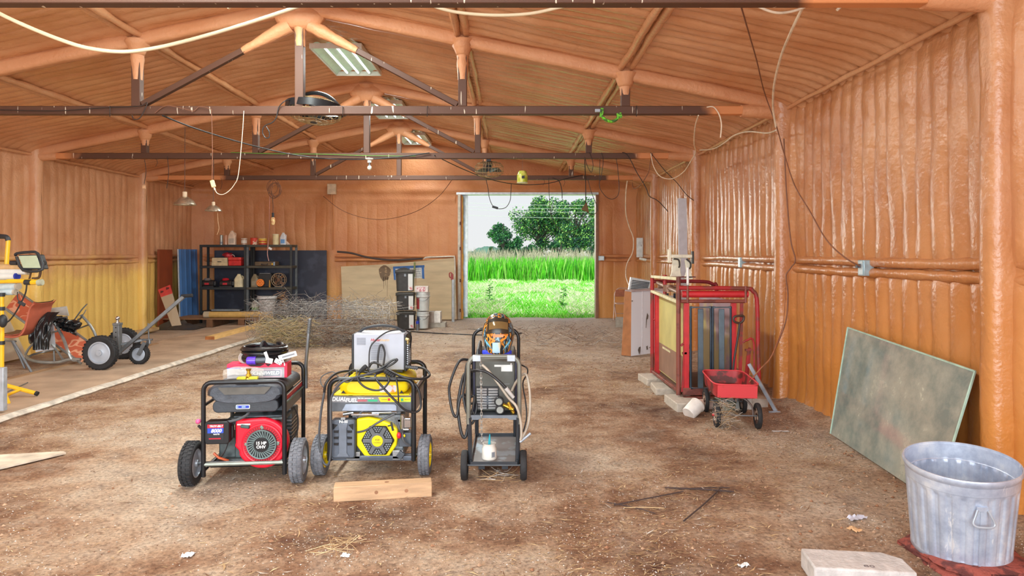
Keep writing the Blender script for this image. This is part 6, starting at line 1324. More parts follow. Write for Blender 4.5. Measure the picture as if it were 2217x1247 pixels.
# low shelf
z_ = Zs[3]
t = empty('detergent_jug', (sx(556), TY_, z_), 'white and green jug with dark top on the lowest right shelf', 'jug'); MB().lathe([(0, 0), (.075, 0), (.078, .1), (.07, .15), (.03, .2), (0, .2)], 22).build('jug_body', M('jug_wg', (210, 206, 190), .4), t); MB().lathe([(.079, .02), (.081, .02), (.081, .08), (.079, .08)], 22).build('green_label', M('green_lab', (120, 160, 80), .5), t); MB().tube(catmull([(-.05, -.02, .17), (.0, -.03, .21), (.07, -.02, .16), (.09, -.02, .1)], 5), .010, 6).build('handle', M('jug_grey', (180, 176, 166), .4), t); MB().cyl((0, 0, .19), (0, 0, .22), .03).build('cap', M('jug_brownm', (110, 84, 60), .5), t)
t = empty('white_bucket', (sx(583), TY_-.05, z_-.05+.05), 'white lidded bucket on the lowest right shelf behind the hay', 'bucket'); MB().lathe([(0, 0), (.15, 0), (.17, .24), (0, .24)], 30).build('bucket_body', M('bucket_white', (214, 210, 208), .45), t, smooth=40); MB().lathe([(0, .255), (.19, .255), (.2, .285), (.195, .31), (0, .31)], 30).build('lid', M('bucket_lid', (222, 220, 220), .45), t, smooth=40)
tag(MB().b2((sx(463), TY_-.05, z_), (sx(524), TY_+.1, z_+.03)).build('tray', M('tray_pale', (150, 156, 160), .5), bev=.004), 'flat pale tray on the lowest shelf of the left unit', 'tray')
wisp('hay_bundle', (sx(622), TY_-.25, z_+.05), 60, .08, .34, .2, [st1, M('hay_orange', (200, 150, 96), .8)], 14, 'bundle of tan hay hanging at the right end of the lower shelf')
# panels against the walls
t = empty('ribbed_sheet', (-6.75, 14.5, 0), 'bright blue ribbed panel standing in the back left corner', 'panel')
bl = M('panel_blue', (84, 134, 200), .5, var=.12, sc=2)
def bpf(u, v): return (-6.66-.04*v+.012*(abs(math.sin(u*PI*4))**8), 13.75+.85*u, .04+1.49*v)
MB().sheet(bpf, 60, 6, .01).build('panel_sheet', bl, t, True, smooth=40); MB().bar((-6.655, 13.75, .04), (-6.695, 13.75, 1.53), .012, .03, (0, 1, 0)).build('panel_edge', M('edge_white', (206, 216, 226), .5), t, True)
MB().b2((-6.86, 13.25, .02), (-6.83, 13.95, 1.5)); tag(MB().b2((-6.83, 13.2, .02), (-6.79, 13.72, 1.52)).build('rust_sheet', M('rust_panel_m', (140, 66, 34), .6, var=.15, sc=3), bev=.004), 'rust-brown panel standing just left of the bright blue panel', 'panel')
tag(MB().b2((sx(445), 14.72, .02), ((707-CX)*14.72/F, 14.75, H+6*.00996)).build('navy_sheet', M('panel_navy', (40, 44, 60), .55, col2=(58, 62, 78), thr=.56, sc=2.4), bev=.006), 'large dark navy sheet standing against the back wall behind the shelves', 'panel')
t = empty('wooden_pallet', (sx(485)+.12, 13.75, 0), 'wooden pallet on the ground under the black shelving', 'pallet'); pwd = M('pallet_wood', (150, 112, 80), .8, var=.2, sc=6, stretch=(1, 6, 6))
for k in range(5): MB().b2((-1.0, -.42+.17*k, .15), (1.0, -.30+.17*k, .17)).build('deck_board', pwd, t, bev=.002)
for x in (-.62, .0, .62, .92): MB().b2((x-.06, -.42, 0.0), (x+.06, .38, .15)).build('stringer', M('pallet_dark', (120, 84, 58), .85), t)
t = empty('cardboard_tube', (sx(520), 13.5, .17), 'long tan cardboard tube lying on the pallet in front of the shelves', 'tube'); MB().cyl((-.32, 0, .062), (.95, 0, .062), .062, seg=24).build('tube_body', M('tube_tan', (206, 166, 96), .7, var=.08), t, smooth=40); MB().cyl((-.39, 0, .062), (-.28, 0, .062), .066, seg=24).build('end_wrap', M('tube_end', (190, 176, 150), .6), t, smooth=40)
t = empty('black_tarp', (-6.55, 13.1, 0), 'crumpled black tarp on the ground at the foot of the blue panel', 'tarp')
MB().sheet(lambda u, v: (-.25+.85*u+.05*noise.noise(Vector((v*4, 0, u))), -.25+.5*v, .01+.17*max(0, math.sin(PI*u)*math.sin(PI*v))*(.5+abs(noise.noise(Vector((u*5, v*5, 1)))))), 26, 16, .004).build('tarp_sheet', M('tarp_m', (70, 66, 64), .4), t, smooth=60)
t = empty('leaning_board', (P(365, 690, 11.6).x, 11.6, 0), 'worn board with a red painted top leaning on the left wall by the dolly handle', 'board')
a, b2, c, d = P(372, 706, 12.1), P(391, 704, 12.1), P(367, 617, 12.7), P(342, 627, 12.7)
md = lambda p, q_, k: p.lerp(q_, k)
quad(a, b2, md(b2, c, .78), md(a, d, .78), (0, .03, 0)).build('bare_wood', M('bare_wood_m', (180, 164, 142), .7, col2=(110, 88, 70), thr=.66, sc=4), t, True)
quad(md(a, d, .78), md(b2, c, .78), c, d, (0, .03, 0)).build('red_paint', M('paint_red_m', (206, 70, 70), .5, var=.1), t, True)
q = MB(); q.box(md(md(a, d, .9), md(b2, c, .9), .25)+Vector((0, -.006, 0)), (.05, .01, .05)); q.box(md(md(a, d, .93), md(b2, c, .93), .78)+Vector((0, -.006, 0)), (.05, .01, .05)); q.build('bolt_hole', M('hole', (90, 30, 30), .7), t, True)
tag(MB().bar((-6.6, 9.9, .06), (-6.55, 12.6, .06), .14, .05).build('floor_board', M('pale_board_m', (206, 176, 130), .75, var=.15), bev=.004), 'pale plank lying along the foot of the left wall behind the dolly', 'board')
# plywood sheet with taped papers
yp = 14.72; pf = lambda px, py: ((px-CX)*yp/F, H-(py-CY)*yp/F)
t = empty('plywood_sheet', (pf(860, 600)[0], yp, 0), 'large pale slanted-top plywood sheet against the back wall left of the doorway', 'plywood')
ply = M('plywood_m', (204, 184, 150), .75, var=.10, sc=3, stretch=(.6, 1, 3))
MB().prism([pf(742, 692), pf(990, 692), pf(984, 558), (pf(840, 572)), pf(738, 577)], .02, 'Y', yp).build('sheet', ply, t, True, bev=.003)
q = MB(); st_ = M('soot', (120, 100, 80), .8, col2=(180, 152, 116), thr=.62, sc=14)
pts = [pf(833+13*math.cos(2*PI*k/14)*(1+.15*math.sin(k*5)), 591+17*math.sin(2*PI*k/14)*(1+.12*math.cos(k*3))) for k in range(14)]; q.prism(pts, .002, 'Y', yp-.003)
for x, y1 in ((830, 625), (834, 618), (838, 642)): q.prism([pf(x, 600), pf(x+1, 600), pf(x+.8, y1), pf(x+.2, y1)], .002, 'Y', yp-.003)
q.build('dark_stain', st_, t, True)
tape = M('tape_blue', (40, 100, 170), .5)
q = MB()
for a, b2, c, d in ((851, 576, 918, 573, ), ): q.prism([pf(851, 577), pf(919, 574), pf(919, 579), pf(851, 582)], .002, 'Y', yp-.005)
q.prism([pf(851, 582), pf(856, 582), pf(857, 606), pf(853, 606)], .002, 'Y', yp-.0052); q.prism([pf(913, 579.4), pf(918, 579), pf(919, 604), pf(914, 603)], .002, 'Y', yp-.005); q.prism([pf(882, 580.7), pf(887, 580.5), pf(887, 603), pf(883, 603)], .002, 'Y', yp-.005); q.build('blue_tape', tape, t, True)
pp = M('paper_m', (206, 208, 206), .6, col2=(180, 186, 190), thr=.55, sc=30)
MB().prism([pf(856, 582), pf(882, 581), pf(883, 604), pf(857, 606)], .001, 'Y', yp-.003).build('taped_paper', pp, t, True); MB().prism([pf(887, 580), pf(914, 579), pf(914, 602), pf(888, 603)], .001, 'Y', yp-.003).build('taped_paper', pp, t, True)
q = MB()
for k in range(4): q.prism([pf(889, 583+5*k), pf(911, 582+5*k), pf(911, 583+5*k), pf(889, 584+5*k)], .001, 'Y', yp-.0045)
q.build('printed_line', inkgy, t, True)
tag(MB().bar((P(897, 566, 14.5).x, 14.55, H-(568-CY)*14.5/F), (P(897, 600, 14.5).x, 14.5, .95), .035, .02, (0, 1, 0)).build('yellow_level', M('level_yg', (110, 120, 50), .5)), 'narrow yellow-green stick standing behind the tallest black tub', 'stick')
# stacked black tubs and white buckets
tubm = M('tub_black', (50, 48, 46), .5, var=.15); tubl = M('tub_label', (206, 208, 206), .5, col2=(200, 110, 110), thr=.63, sc=9)
def tub(px0, px1, top, bot, Y, label, first):
    k = Y/F; x0, x1 = (px0-CX)*k, (px1-CX)*k; h = (bot-top)*k; z0 = H-(bot-CY)*k; W = x1-x0
    t = empty('storage_tub', ((x0+x1)/2, Y, z0), label, 'tub', 'stacked black tubs')
    def f(u, v):
        a = 2*PI*u; c_, s_ = math.cos(a), math.sin(a); e = 7; kk = (abs(c_)**e+abs(s_)**e)**(-1/e); s = .88+.10*v; return (W/2*c_*kk*s, W*.42*s_*kk*s, h*.84*v)
    q = MB().sheet(f, 40, 4); q.build('tub_body', tubm, t, smooth=40)
    MB().box((0, 0, h*.91), (W, W*.86, h*.13)).build('lid', M('lid_black', (58, 56, 52), .5), t, bev=.012); MB().box((0, 0, h*.83), (W*1.03, W*.88, h*.03)).build('lid_lip', tubm, t, bev=.005)
    MB().b2((W*.22, -W*.425, h*.05), (W*.47, -W*.40, h*.80)).build('side_label', tubl, t); MB().b2((-W*.0, -W*.415, h*.68), (W*.1, -W*.39, h*.8)).build('latch', grey, t)
    return t
YS = 12.9
tub(858, 897, 583, 630, YS, 'topmost black tub of the tall stack beside the plywood sheet', True); tub(859, 898, 632, 671, YS, 'middle black tub of the three in the tall stack', False); tub(860, 899, 673, 711, YS, 'lowest black tub of the tall stack, standing on the ground', False)
q = MB().sheet(lambda u, v: (P(873, 585, YS).x-.1+.22*u, YS-.1+.2*v, H-(584-CY)*YS/F+.002+.04*math.sin(PI*u)*math.sin(PI*v)+.01*noise.noise(Vector((u*6, v*6, 0)))), 14, 10, .006); tag(q.build('dark_cloth', M('dkcloth', (40, 38, 38), .8), smooth=60), 'crumpled dark cloth on top of the tall tub stack', 'cloth')
def pail(px0, px1, top, bot, Y, label, side):
    k = Y/F; x0, x1 = (px0-CX)*k, (px1-CX)*k; h = (bot-top)*k; z0 = H-(bot-CY)*k; W = x1-x0
    t = empty('plastic_pail', ((x0+x1)/2, Y, z0), label, 'pail', 'white pails beside the black tubs')
    MB().lathe([(0, 0), (W*.43, 0), (W*.48, h*.86), (W*.5, h*.86), (W*.5, h*.9), (W*.49, h*.9), (W*.49, h), (0, h)], 30).build('pail_body', M('pail_grey', (196, 200, 198), .45, var=.05), t, smooth=35)
    MB().lathe([(W*.50, h*.74), (W*.52, h*.76), (W*.52, h*.80), (W*.5, h*.82)], 30).build('collar', M('pail_collar', (214, 216, 214), .45), t); MB().tube(catmull([(-W*.5, -.02, h*.78), (-W*.2, -W*.5, h*.6), (W*.2, -W*.52, h*.55), (W*.5, -.02, h*.76)], 5), .004, 5).build('bail_handle', grey, t)
    MB().sheet(lambda u, v: (-W*.475*math.cos(u*1.1), -W*.475*math.sin(u*1.1)-.002, h*(.1+.6*v)), 8, 1).build('side_label', side, t)
pail(901, 931, 632, 672, 12.95, 'upper white pail of the two stacked beside the black tubs', M('pail_red_lab', (160, 60, 60), .5)); pail(902, 929, 674, 710, 12.95, 'lower white pail of the two stacked beside the black tubs', M('pail_dark_lab', (70, 80, 120), .5))
t = empty('small_carton', (P(914, 631, 12.9).x, 12.9, H-(632-CY)*12.95/F), 'small printed carton lying on top of the upper white pail', 'box'); MB().b2((-.13, -.08, 0), (.12, .08, .115)).build('carton_body', M('carton_pale', (206, 196, 190), .6), t, bev=.006); MB().b2((-.09, -.082, .015), (.07, -.0805, .10)).build('printed_face', M('print_pink', (190, 120, 126), .6, col2=(226, 206, 206), thr=.5, sc=40), t)
t = empty('paint_can', (P(904, 690, 12.75).x, 12.75, .0), 'small blue-banded can at the foot of the stacked pails', 'can'); MB().cyl((0, 0, 0), (0, 0, .17), .03, seg=16).build('can_body', grey, t); MB().cyl((0, 0, .13), (0, 0, .18), .031, seg=16).build('blue_band', inkblue, t)
for a in ((937, 695, 'left grey cinder block standing right of the white pails'), (950, 695, 'pale cinder block standing right of the grey one by the pails')):
    k = 13.5/F; o = MB().b2((-.06, -.19, 0), (.06, .1, .21)).build('cinder_block', M('cin_'+str(a[0]), (170, 160, 150) if a[0] == 937 else (222, 218, 212), .9, bump=.3), bev=.004); o.location = ((a[0]-CX)*k, 13.4, .10); tag(o, a[2], 'block', 'cinder blocks by the pails')
o = MB().b2((-.22, -.2, 0), (.22, .12, .10)).build('cinder_block', cgy, bev=.004); o.location = ((943-CX)*13.5/F, 13.42, 0); tag(o, 'low cinder block carrying the two upright ones beside the pails', 'block', 'cinder blocks by the pails')
# yard hydrant and conduit
t = empty('yard_hydrant', (P(981, 693, 14.3).x, 14.3, 0), 'grey hydrant pipe with a red lever handle left of the doorway', 'hydrant'); MB().cyl((0, 0, 0), (0, 0, .90), .032, seg=14).build('stand_pipe', M('pipe_grey', (186, 192, 196), .4, .4), t)
q = MB(); q.box((-.02, 0, .95), (.05, .05, .12)); q.tube(catmull([(-.02, 0, .93), (-.07, 0, .95), (-.075, 0, 1.03), (-.03, 0, 1.03), (-.01, 0, .98)], 5), .012, 6); q.build('red_lever', M('lever_red', (150, 40, 36), .5), t)
tag(MB().tube(catmull([P(918, 560, 14.6), P(925, 557, 14.6), P(950, 556, 14.6), P(980, 555, 14.6), P(984, 558, 14.6), P(985, 580, 14.6), P(985, 640, 14.6), P(985, 690, 14.6)], 5), .014, 8).build('conduit', M('conduit_white', (214, 208, 196), .5)), 'white conduit running along the girt and down beside the doorway', 'conduit')
tag(MB().tube(catmull([P(730, 545, 14.5), P(760, 548, 14.5), P(800, 558, 14.5), P(850, 563, 14.5), P(915, 560, 14.5)], 5), .022, 7).build('black_hose', M('hose_dark', (60, 44, 38), .6)), 'dark hose lying along the girt above the plywood sheet', 'hose')
tag(MB().tube(catmull([(P(880, 706, 12.6).x, 12.6, .012), (-1.2, 12.2, .012), (-.4, 12.0, .012), (.2, 12.3, .012), (-.8, 12.9, .012)], 8), .010, 6).build('ground_cable', cable_m), 'black cable lying on the straw from the tubs toward the doorway', 'cable')
# ---------------- roll of woven fence wire with hay ----------------
t = empty('wire_fence_roll', (P(700, 745, 10.9).x, 10.9, 0), 'tangled roll of woven fence wire lying across the floor behind the generators', 'wire roll')
wm = M('fence_wire', (150, 146, 142), .5, .5, var=.2); r = random.Random(4)
def rollp(a, x, lay): 
    rr_ = .33-.055*lay+.03*noise.noise(Vector((x*1.2, math.cos(a)*1.4+lay, math.sin(a)*1.4)))+.01*noise.noise(Vector((x*6, a*2, lay)))
    return Vector((x+.05*noise.noise(Vector((a*2, x*2, lay))), rr_*math.cos(a)*1.25, max(.01, .335+rr_*math.sin(a)+.03*noise.noise(Vector((x*2, 7, lay))))))
q = MB()
for lay in range(4):
    n = 22
    for i in range(n): 
        x = -1.08+2.16*i/(n-1); q.tube([rollp(2*PI*k/22, x, lay+k/44) for k in range(23)], .0026, 3, cap=False)
q.build('stay_wire', wm, t, smooth=0)
q = MB()
for lay in range(3):
    for k in range(20):
        a = 2*PI*k/20+lay; q.tube([rollp(a, -1.08+2.16*i/14, lay) for i in range(15)], .0024, 3, cap=False)
q.build('line_wire', wm, t, smooth=0)
q = MB()
for i in range(380):
    x = r.uniform(-1.1, 1.1); a = r.uniform(.1, PI-.1); p = rollp(a, x, 0); pts = [p, p+Vector((r.gauss(0, .08), r.gauss(0, .05), abs(r.gauss(.03, .05)))), p+Vector((r.gauss(0, .16), r.gauss(0, .1), r.gauss(.02, .08)))]
    for z_ in pts: z_.z = max(.01, z_.z)
    q.tube(catmull(pts, 4), .0022, 3, cap=False)
q.build('loose_end_wire', wm, t, smooth=0)
hx = P(625, 745, 10.6).x
wisp('dry_weed_clump', (hx, 10.5, 0), 760, .48, .44, .34, [M('hay_olive', (150, 136, 92), .8), M('hay_tan', (176, 152, 112), .8), M('hay_grey', (140, 128, 112), .8)], 15, 'thick clump of dry olive weeds tangled in the left end of the wire roll', rr=.0026, flat=.7)
wisp('dry_brush', (hx+.85, 10.7, 0), 1000, .72, .42, .30, [M('br_grey', (120, 110, 104), .8), M('hay_grey', (140, 128, 112), .8), st3], 16, 'grey dry brush spread under and around the wire roll', rr=.0026, flat=.6)
wisp('trampled_brush', (.9, 12.0, .0), 260, 1.0, .05, .3, [M('br_grey', (120, 110, 104), .8), st4, st3], 17, 'dark trampled brush along the right side of the rear floor', rr=.0026, flat=1.6)
t = empty('floor_timber', (-4.86, 12.1, 0), 'long pale timber lying on the floor left of the wire roll', 'timber', rz=R(-1.5)); MB().b2((-.075, -1.0, .0), (.075, 1.0, .095)).build('timber', M('timber_m', (226, 186, 120), .7, var=.1, sc=6, stretch=(4, 1, 4)), t, bev=.003); MB().b2((-.076, -1.003, -.0), (.076, -1.0, .096)).build('sawn_end', M('sawn_end_m', (176, 110, 60), .75, var=.15), t)
tag(MB().b2((-4.42, 11.3, 0), (-4.30, 12.9, .035)).build('thin_board', M('thin_board_m', (150, 120, 86), .8, var=.15), bev=.003), 'thin brown board beside the long pale timber near the wire roll', 'board')
# ---------------- trailer dolly ----------------
t = empty('trailer_dolly', (-4.95, 8.25, .042), 'grey tube trailer dolly with two big pneumatic wheels and a chrome hitch ball', 'dolly', rz=0.)
hubp = M('hub_pale', (176, 184, 196), .4, .2, var=.04)
wheel(t, (0, 0, .205), .205, .09, 'Y', hubp, rub, -1); wheel(t, (-.20, .85, .205), .205, .09, 'Y', hubp, rub, -1)
w_ = wheel(t, (.24, .42, .125), .125, .07, 'Y', hubp, rub, -1)
MB().cyl((0, -.03, .205), (-.20, .88, .205), .014).build('axle', grey, t)
q = MB(); q.box((.03, .30, .33), (.075, .075, .40)); q.box((.03, .30, .52), (.085, .085, .03)); mast = q.build('mast', grey, t, bev=.004)
q = MB(); 
for z in (.3, .36, .42, .48): q.cyl((.03, .258, z), (.03, .262, z), .008, seg=8)
q.build('pin_hole', inkb, t).parent = mast
q = MB(); q.cyl((.03, .30, .53), (.03, .30, .57), .016); q.cyl((.03, .30, .535), (.03, .30, .548), .028); q.sphere((.03, .30, .592), .028); q.build('hitch_ball', chrome, t, smooth=60)
MB().bar((.05, .32, .17), (.83, .36, .86), .042, .042).build('handle_bar', grey, t, bev=.004)
q = MB(); q.cyl((.80, .36, .865), (.94, .36, .875), .022); q.build('grip', rub, t, bev=.003)
q = MB(); q.bar((.16, .42, .31), (.40, .42, .31), .05, .02); q.cyl((.37, .40, .30), (.36, .4, .52), .008); q.tube([(.34, .4, .31), (.38, .4, .31), (.38, .4, .26)], .018, 8); q.bar((.05, .32, .26), (.3, .42, .31), .03, .03); q.build('caster_arm', grey, t, bev=.003)
q = MB(); q.bar((.33, .37, .28), (.25, .37, .12), .045, .008, (0, 1, 0)); q.bar((.33, .47, .28), (.25, .47, .12), .045, .008, (0, 1, 0)); q.build('caster_fork', grey, t)
# ---------------- pile of chairs and loungers on the left ----------------
gch = M('chair_grey', (112, 120, 126), .45, .2, var=.1); gtube = M('chair_tube', (150, 152, 150), .35, .5); ora = M('seat_orange', (196, 106, 82), .45, var=.06); orad = M('seat_inner', (132, 104, 74), .6)
SLB = .0
def pw_(px, py, Y): return P(px, py, Y)
t = empty('plastic_chair', (P(55, 800, 8.3).x, 8.3, 0), 'orange-red moulded plastic chair with chrome legs at the left edge, seat facing left', 'chair')
prof = [(-12, 727), (0, 728), (25, 730), (42, 727), (52, 715), (58, 695), (64, 670), (73, 658)]; prof2 = [(-12, 719), (0, 719), (22, 719), (34, 714), (42, 702), (49, 682), (56, 664), (66, 657)]
Yc = 8.2
def seatf(u, v):
    i = u*(len(prof)-1); k = min(int(i), len(prof)-2); f = i-k; x = prof[k][0]+(prof[k+1][0]-prof[k][0])*f; y = prof[k][1]+(prof[k+1][1]-prof[k][1])*f
    edge = 8*(abs(2*v-1)**4); p = P(x, y-edge*.6, Yc); p.y = Yc+.40*v; p.x -= .012*edge*0; return tuple(p)
MB().sheet(seatf, 28, 16, .006).build('seat_shell', ora, t, True, smooth=60)
q = MB().sheet(lambda u, v: tuple(Vector(seatf(u, .04+.92*v))+Vector((-.012, 0, .012))), 28, 12, .003); q.build('seat_inner', orad, t, True, smooth=60)
q = MB().tube(catmull([P(x, y, Yc-.01) for x, y in prof], 5), .011, 8); q.build('seat_rim', ora, t, True)
for (a, b2, c_, Y) in (((28, 738), (50, 775), (69, 800), 8.2), ((26, 738), (42, 770), (54, 790), 8.5), ((2, 738), (-10, 770), (-20, 800), 8.25)):
    MB().tube([P(*a, Y), P(*b2, Y), (P(*c_, Y).x, Y, .015)], .014, 8).build('leg', M('chair_chrome', (104, 104, 106), .45, .3), t, True)
MB().tube([P(-10, 737, 8.3), P(35, 739, 8.3)], .010, 8).build('seat_rail', gtube, t, True)
# folding lounger with orange patterned cloth
fab = bpy.data.materials.new('lounger_fabric'); fab.use_nodes = True; nt = fab.node_tree; L = nt.links.new; b = nt.nodes['Principled BSDF']; b.inputs['Roughness'].default_value = .8
tc = nn(nt, 'ShaderNodeTexCoord'); wv = nn(nt, 'ShaderNodeTexNoise'); wv.inputs['Scale'].default_value = 5.5; wv.inputs['Detail'].default_value = 0; wv.inputs['Distortion'].default_value = 1.2; L(tc.outputs['Object'], wv.inputs['Vector'])
rr = ramp(nt, wv.outputs['Fac'], [(.42, lin((184, 88, 58))), (.46, lin((214, 152, 118))), (.52, lin((214, 152, 118))), (.56, lin((190, 92, 62)))]); L(rr.outputs[0], b.inputs['Base Color'])
t = empty('folding_lounger', (P(60, 780, 8.9).x, 8.9, 0), 'folding lounger with swirled orange cloth and grey frame leaning in the left pile', 'lounger')
def plank(a, b2, w_, nm, m_, th=.01, off=0): 
    a = Vector(a); b2 = Vector(b2); wv_ = Vector(w_); q = MB().sheet(lambda u, v: tuple(a.lerp(b2, u)+wv_*v+Vector((0, 0, -.03*math.sin(PI*u)*math.sin(PI*v)))), 16, 6, th); return q.build(nm, m_, t, True, smooth=60)
A = P(12, 668, 8.9); B = P(176, 790, 8.6); B.z = .06
A2 = P(40, 632, 9.2); B2 = P(184, 748, 8.9)
plank(A, B, A2-A, 'lounger_cloth', fab)
for a, b2 in ((A, B), (A2, A2+(B-A))): MB().tube([a, b2], .016, 8).build('frame_tube', gtube, t, True)
q = MB()
for k in range(22):
    p = A2.lerp(A2+(B-A), .1+.04*k); q.tube([p+Vector((0, 0, .0)), p+Vector((-.05, -.02, -.035))], .004, 4)
q.build('lacing', M('lacing_dark', (90, 84, 80), .6), t, True)
def strut(pts, r_, nm='frame_tube', m_=gtube): return MB().tube(catmull([P(*p) for p in pts], 5), r_, 8).build(nm, m_, t, True)
# second folded chair: frame loop, legs and grey plastic back
t = empty('folded_garden_chair', (P(120, 785, 8.4).x, 8.4, 0), 'collapsed grey tube garden chair lying in the pile left of the dolly', 'chair')
strut([(112, 690, 8.5), (126, 712, 8.5), (138, 735, 8.4), (147, 760, 8.3), (156, 778, 8.3), (168, 780, 8.3)], .018)
strut([(57, 770, 8.5), (63, 778, 8.4), (90, 784, 8.3), (125, 784, 8.3), (150, 778, 8.3), (175, 778, 8.3)], .018)
strut([(55, 778, 8.7), (70, 768, 8.8), (95, 762, 8.9), (120, 756, 8.9)], .014)
strut([(55, 768, 8.6), (62, 755, 8.6), (75, 740, 8.6), (90, 722, 8.6)], .014)
strut([(112, 745, 8.5), (124, 760, 8.5), (136, 778, 8.4)], .013)
strut([(110, 720, 8.5), (128, 716, 8.6)], .012)
t = empty('grey_plastic_chair', (P(172, 720, 9.3).x, 9.3, 0), 'tipped grey plastic chair with curved backrest standing between the pile and the left wall', 'chair')
q = MB().sheet(lambda u, v: tuple(P(155+30*u**.8+3*math.sin(3*v), 693-36*u-4*math.sin(PI*u), 9.25+.3*v)+Vector((0, 0, -.02*abs(2*v-1)))), 12, 8, .012); q.build('backrest', gch, t, True, smooth=60)
q = MB().sheet(lambda u, v: tuple(P(172+13*u, 682-12*u+5*math.sin(PI*u), 9.2+.3*v)), 8, 6, .012); q.build('armrest', gch, t, True, smooth=60)
strut([(176, 682, 9.3), (192, 700, 9.3), (202, 715, 9.3), (210, 733, 9.3)], .018, 'leg'); strut([(180, 683, 9.5), (168, 696, 9.5), (155, 712, 9.5)], .012, 'leg'); strut([(168, 712, 9.4), (192, 703, 9.4)], .010, 'crossbar'); MB().tube([P(170, 690, 9.3), (P(150, 745, 9.3).x, 9.3, .02)], .013, 8).build('leg', gtube, t, True)
t = empty('grey_seat_panel', (P(130, 690, 9.0).x, 9.0, 0), 'grey plastic seat shell lying on top of the black sheet in the pile', 'chair seat'); MB().sheet(lambda u, v: tuple(P(112+34*u, 678+6*u+4*math.sin(PI*u)+3*v, 8.9+.35*v)), 12, 6, .03).build('seat_shell', gch, t, True, smooth=60)
MB().tube([P(114, 690, 8.95), (P(118, 770, 8.95).x, 8.95, .01)], .012, 8).build('leg', gtube, t, True)
# black plastic draped over
t = empty('black_sheet', (P(90, 720, 8.35).x, 8.35, 0), 'glossy black plastic sheet draped over the orange lounger and chairs', 'plastic sheet')
bs = M('black_sheet_m', (30, 30, 32), .25, var=.2, bump=.35, bsc=7)
def drape(x0, x1, yt, ybs, Y, seed, nm):
    def f(u, v):
        x = x0+(x1-x0)*u; k = u*(len(ybs)-1); i = min(int(k), len(ybs)-2); yb = ybs[i]+(ybs[i+1]-ybs[i])*(k-i)
        y = yt+(yb-yt)*v; p = P(x+3*noise.noise(Vector((v*3, u*2, seed))), y+2*noise.noise(Vector((u*5, 0, seed))), Y); p.y += .05*noise.noise(Vector((u*6, v*2.5, seed)))-.06*v; p.y += .12*(1-v)**6; return tuple(p)
    MB().sheet(f, 36, 26, .004).build(nm, bs, t, True, smooth=70)
drape(68, 115, 678, [742, 743, 738, 742, 745, 742], 8.42, 1, 'left_drape'); drape(78, 112, 680, [756, 757, 755, 756, 756], 8.36, 3, 'front_drape')
def f2(u, v):
    p = P(114+46*u+6*v, 684+20*u*0+14*u*u+ (26+14*u)*v*(1-.25*u), 8.5); p.y += .12*noise.noise(Vector((u*6, v*5, 9))); return tuple(p)
MB().sheet(f2, 30, 20, .004).build('right_drape', bs, t, True, smooth=70)
q = MB().sphere((P(160, 703, 8.6)), .085, 18, 12, (1.1, .9, .75)); q.v = [v+Vector((.03, .03, .03))*noise.noise(v*14) for v in q.v]; q.build('bunched_end', bs, t, True, smooth=70)
tag(quad(P(74, 700, 8.6), P(77, 762, 8.5), P(120, 756, 8.5), P(116, 700, 8.6), (0, .008, 0)).build('white_board', M('board_white', (222, 224, 232), .6, var=.05)), 'white board behind the black plastic sheet, its lower edge showing', 'board')
tag(quad(P(98, 680, 9.35), P(100, 668, 9.3), P(143, 663, 9.3), P(148, 684, 9.35), (0, .02, .0)).build('white_card', M('card_w', (222, 216, 208), .6, var=.08)), 'white card sheet sticking up behind the grey seat in the left pile', 'card')
t = empty('pale_wall_sheet', (XL+.15, 7.8, 0), 'large cream panel leaning on the left wall behind the pile of chairs', 'panel')
quad(Vector((XL+.32, 6.6, .03)), Vector((XL+.32, 9.35, .03)), Vector((XL+.16, 9.1, .75)), Vector((XL+.16, 6.6, 1.55)), (-.012, 0, 0)).build('panel_sheet', M('cream_panel', (226, 208, 176), .7, var=.1, sc=2), t, True)
# ---------------- work light stand ----------------
yp_ = M('stand_yellow', (240, 188, 40), .4, var=.06); YW = 6.7
t = empty('work_light_stand', (P(4, 850, YW).x, YW, .042), 'yellow tripod work light stand with black flood lamp at the left edge', 'work light')
MB().tube([P(4, 700, YW), P(3, 835, YW)], .022, 10).build('pole', yp_, t, True); MB().tube([P(4, 636, YW), P(4, 700, YW)], .019, 10).build('pole_upper', yp_, t, True)
for y in (638, 668, 742): MB().cyl(P(4, y-4, YW), P(4, y+4, YW), .027).build('clamp_ring', blkp, t, True)
q = MB().tube([P(8, 833, YW), P(80, 852, YW)], .020, 8); q.build('leg', yp_, t, True); MB().tube([P(8, 848, YW-.1), P(22, 884, YW-.35)], .020, 8).build('leg', yp_, t, True); MB().tube([P(12, 857, YW-.05), P(45, 843, YW-.02)], .014, 8).build('leg_brace', yp_, t, True); MB().tube([P(-4, 840, YW), (P(-60, 880, YW).x, YW+.2, .06)], .02, 8).build('leg', yp_, t, True)
MB().cyl(P(77, 851, YW), P(82, 853, YW), .022).build('foot_cap', rub, t, True); MB().cyl(P(20, 880, YW-.36), P(24, 888, YW-.36), .024).build('foot_cap', rub, t, True)
q = MB().tube([P(-5, 610, YW), P(88, 608, YW)], .018, 8); q.tube([P(15, 607, YW), P(75, 606, YW)], .012, 8); q.build('cross_arm', yp_, t, True)
MB().tube([P(60, 612, YW-.02), P(88, 610, YW-.02)], .024, 8).build('arm_sleeve', yp_, t, True); MB().tube([P(82, 612, YW-.02), P(92, 611, YW-.02)], .031, 10).build('arm_end', M('end_grey', (170, 172, 150), .5), t, True)
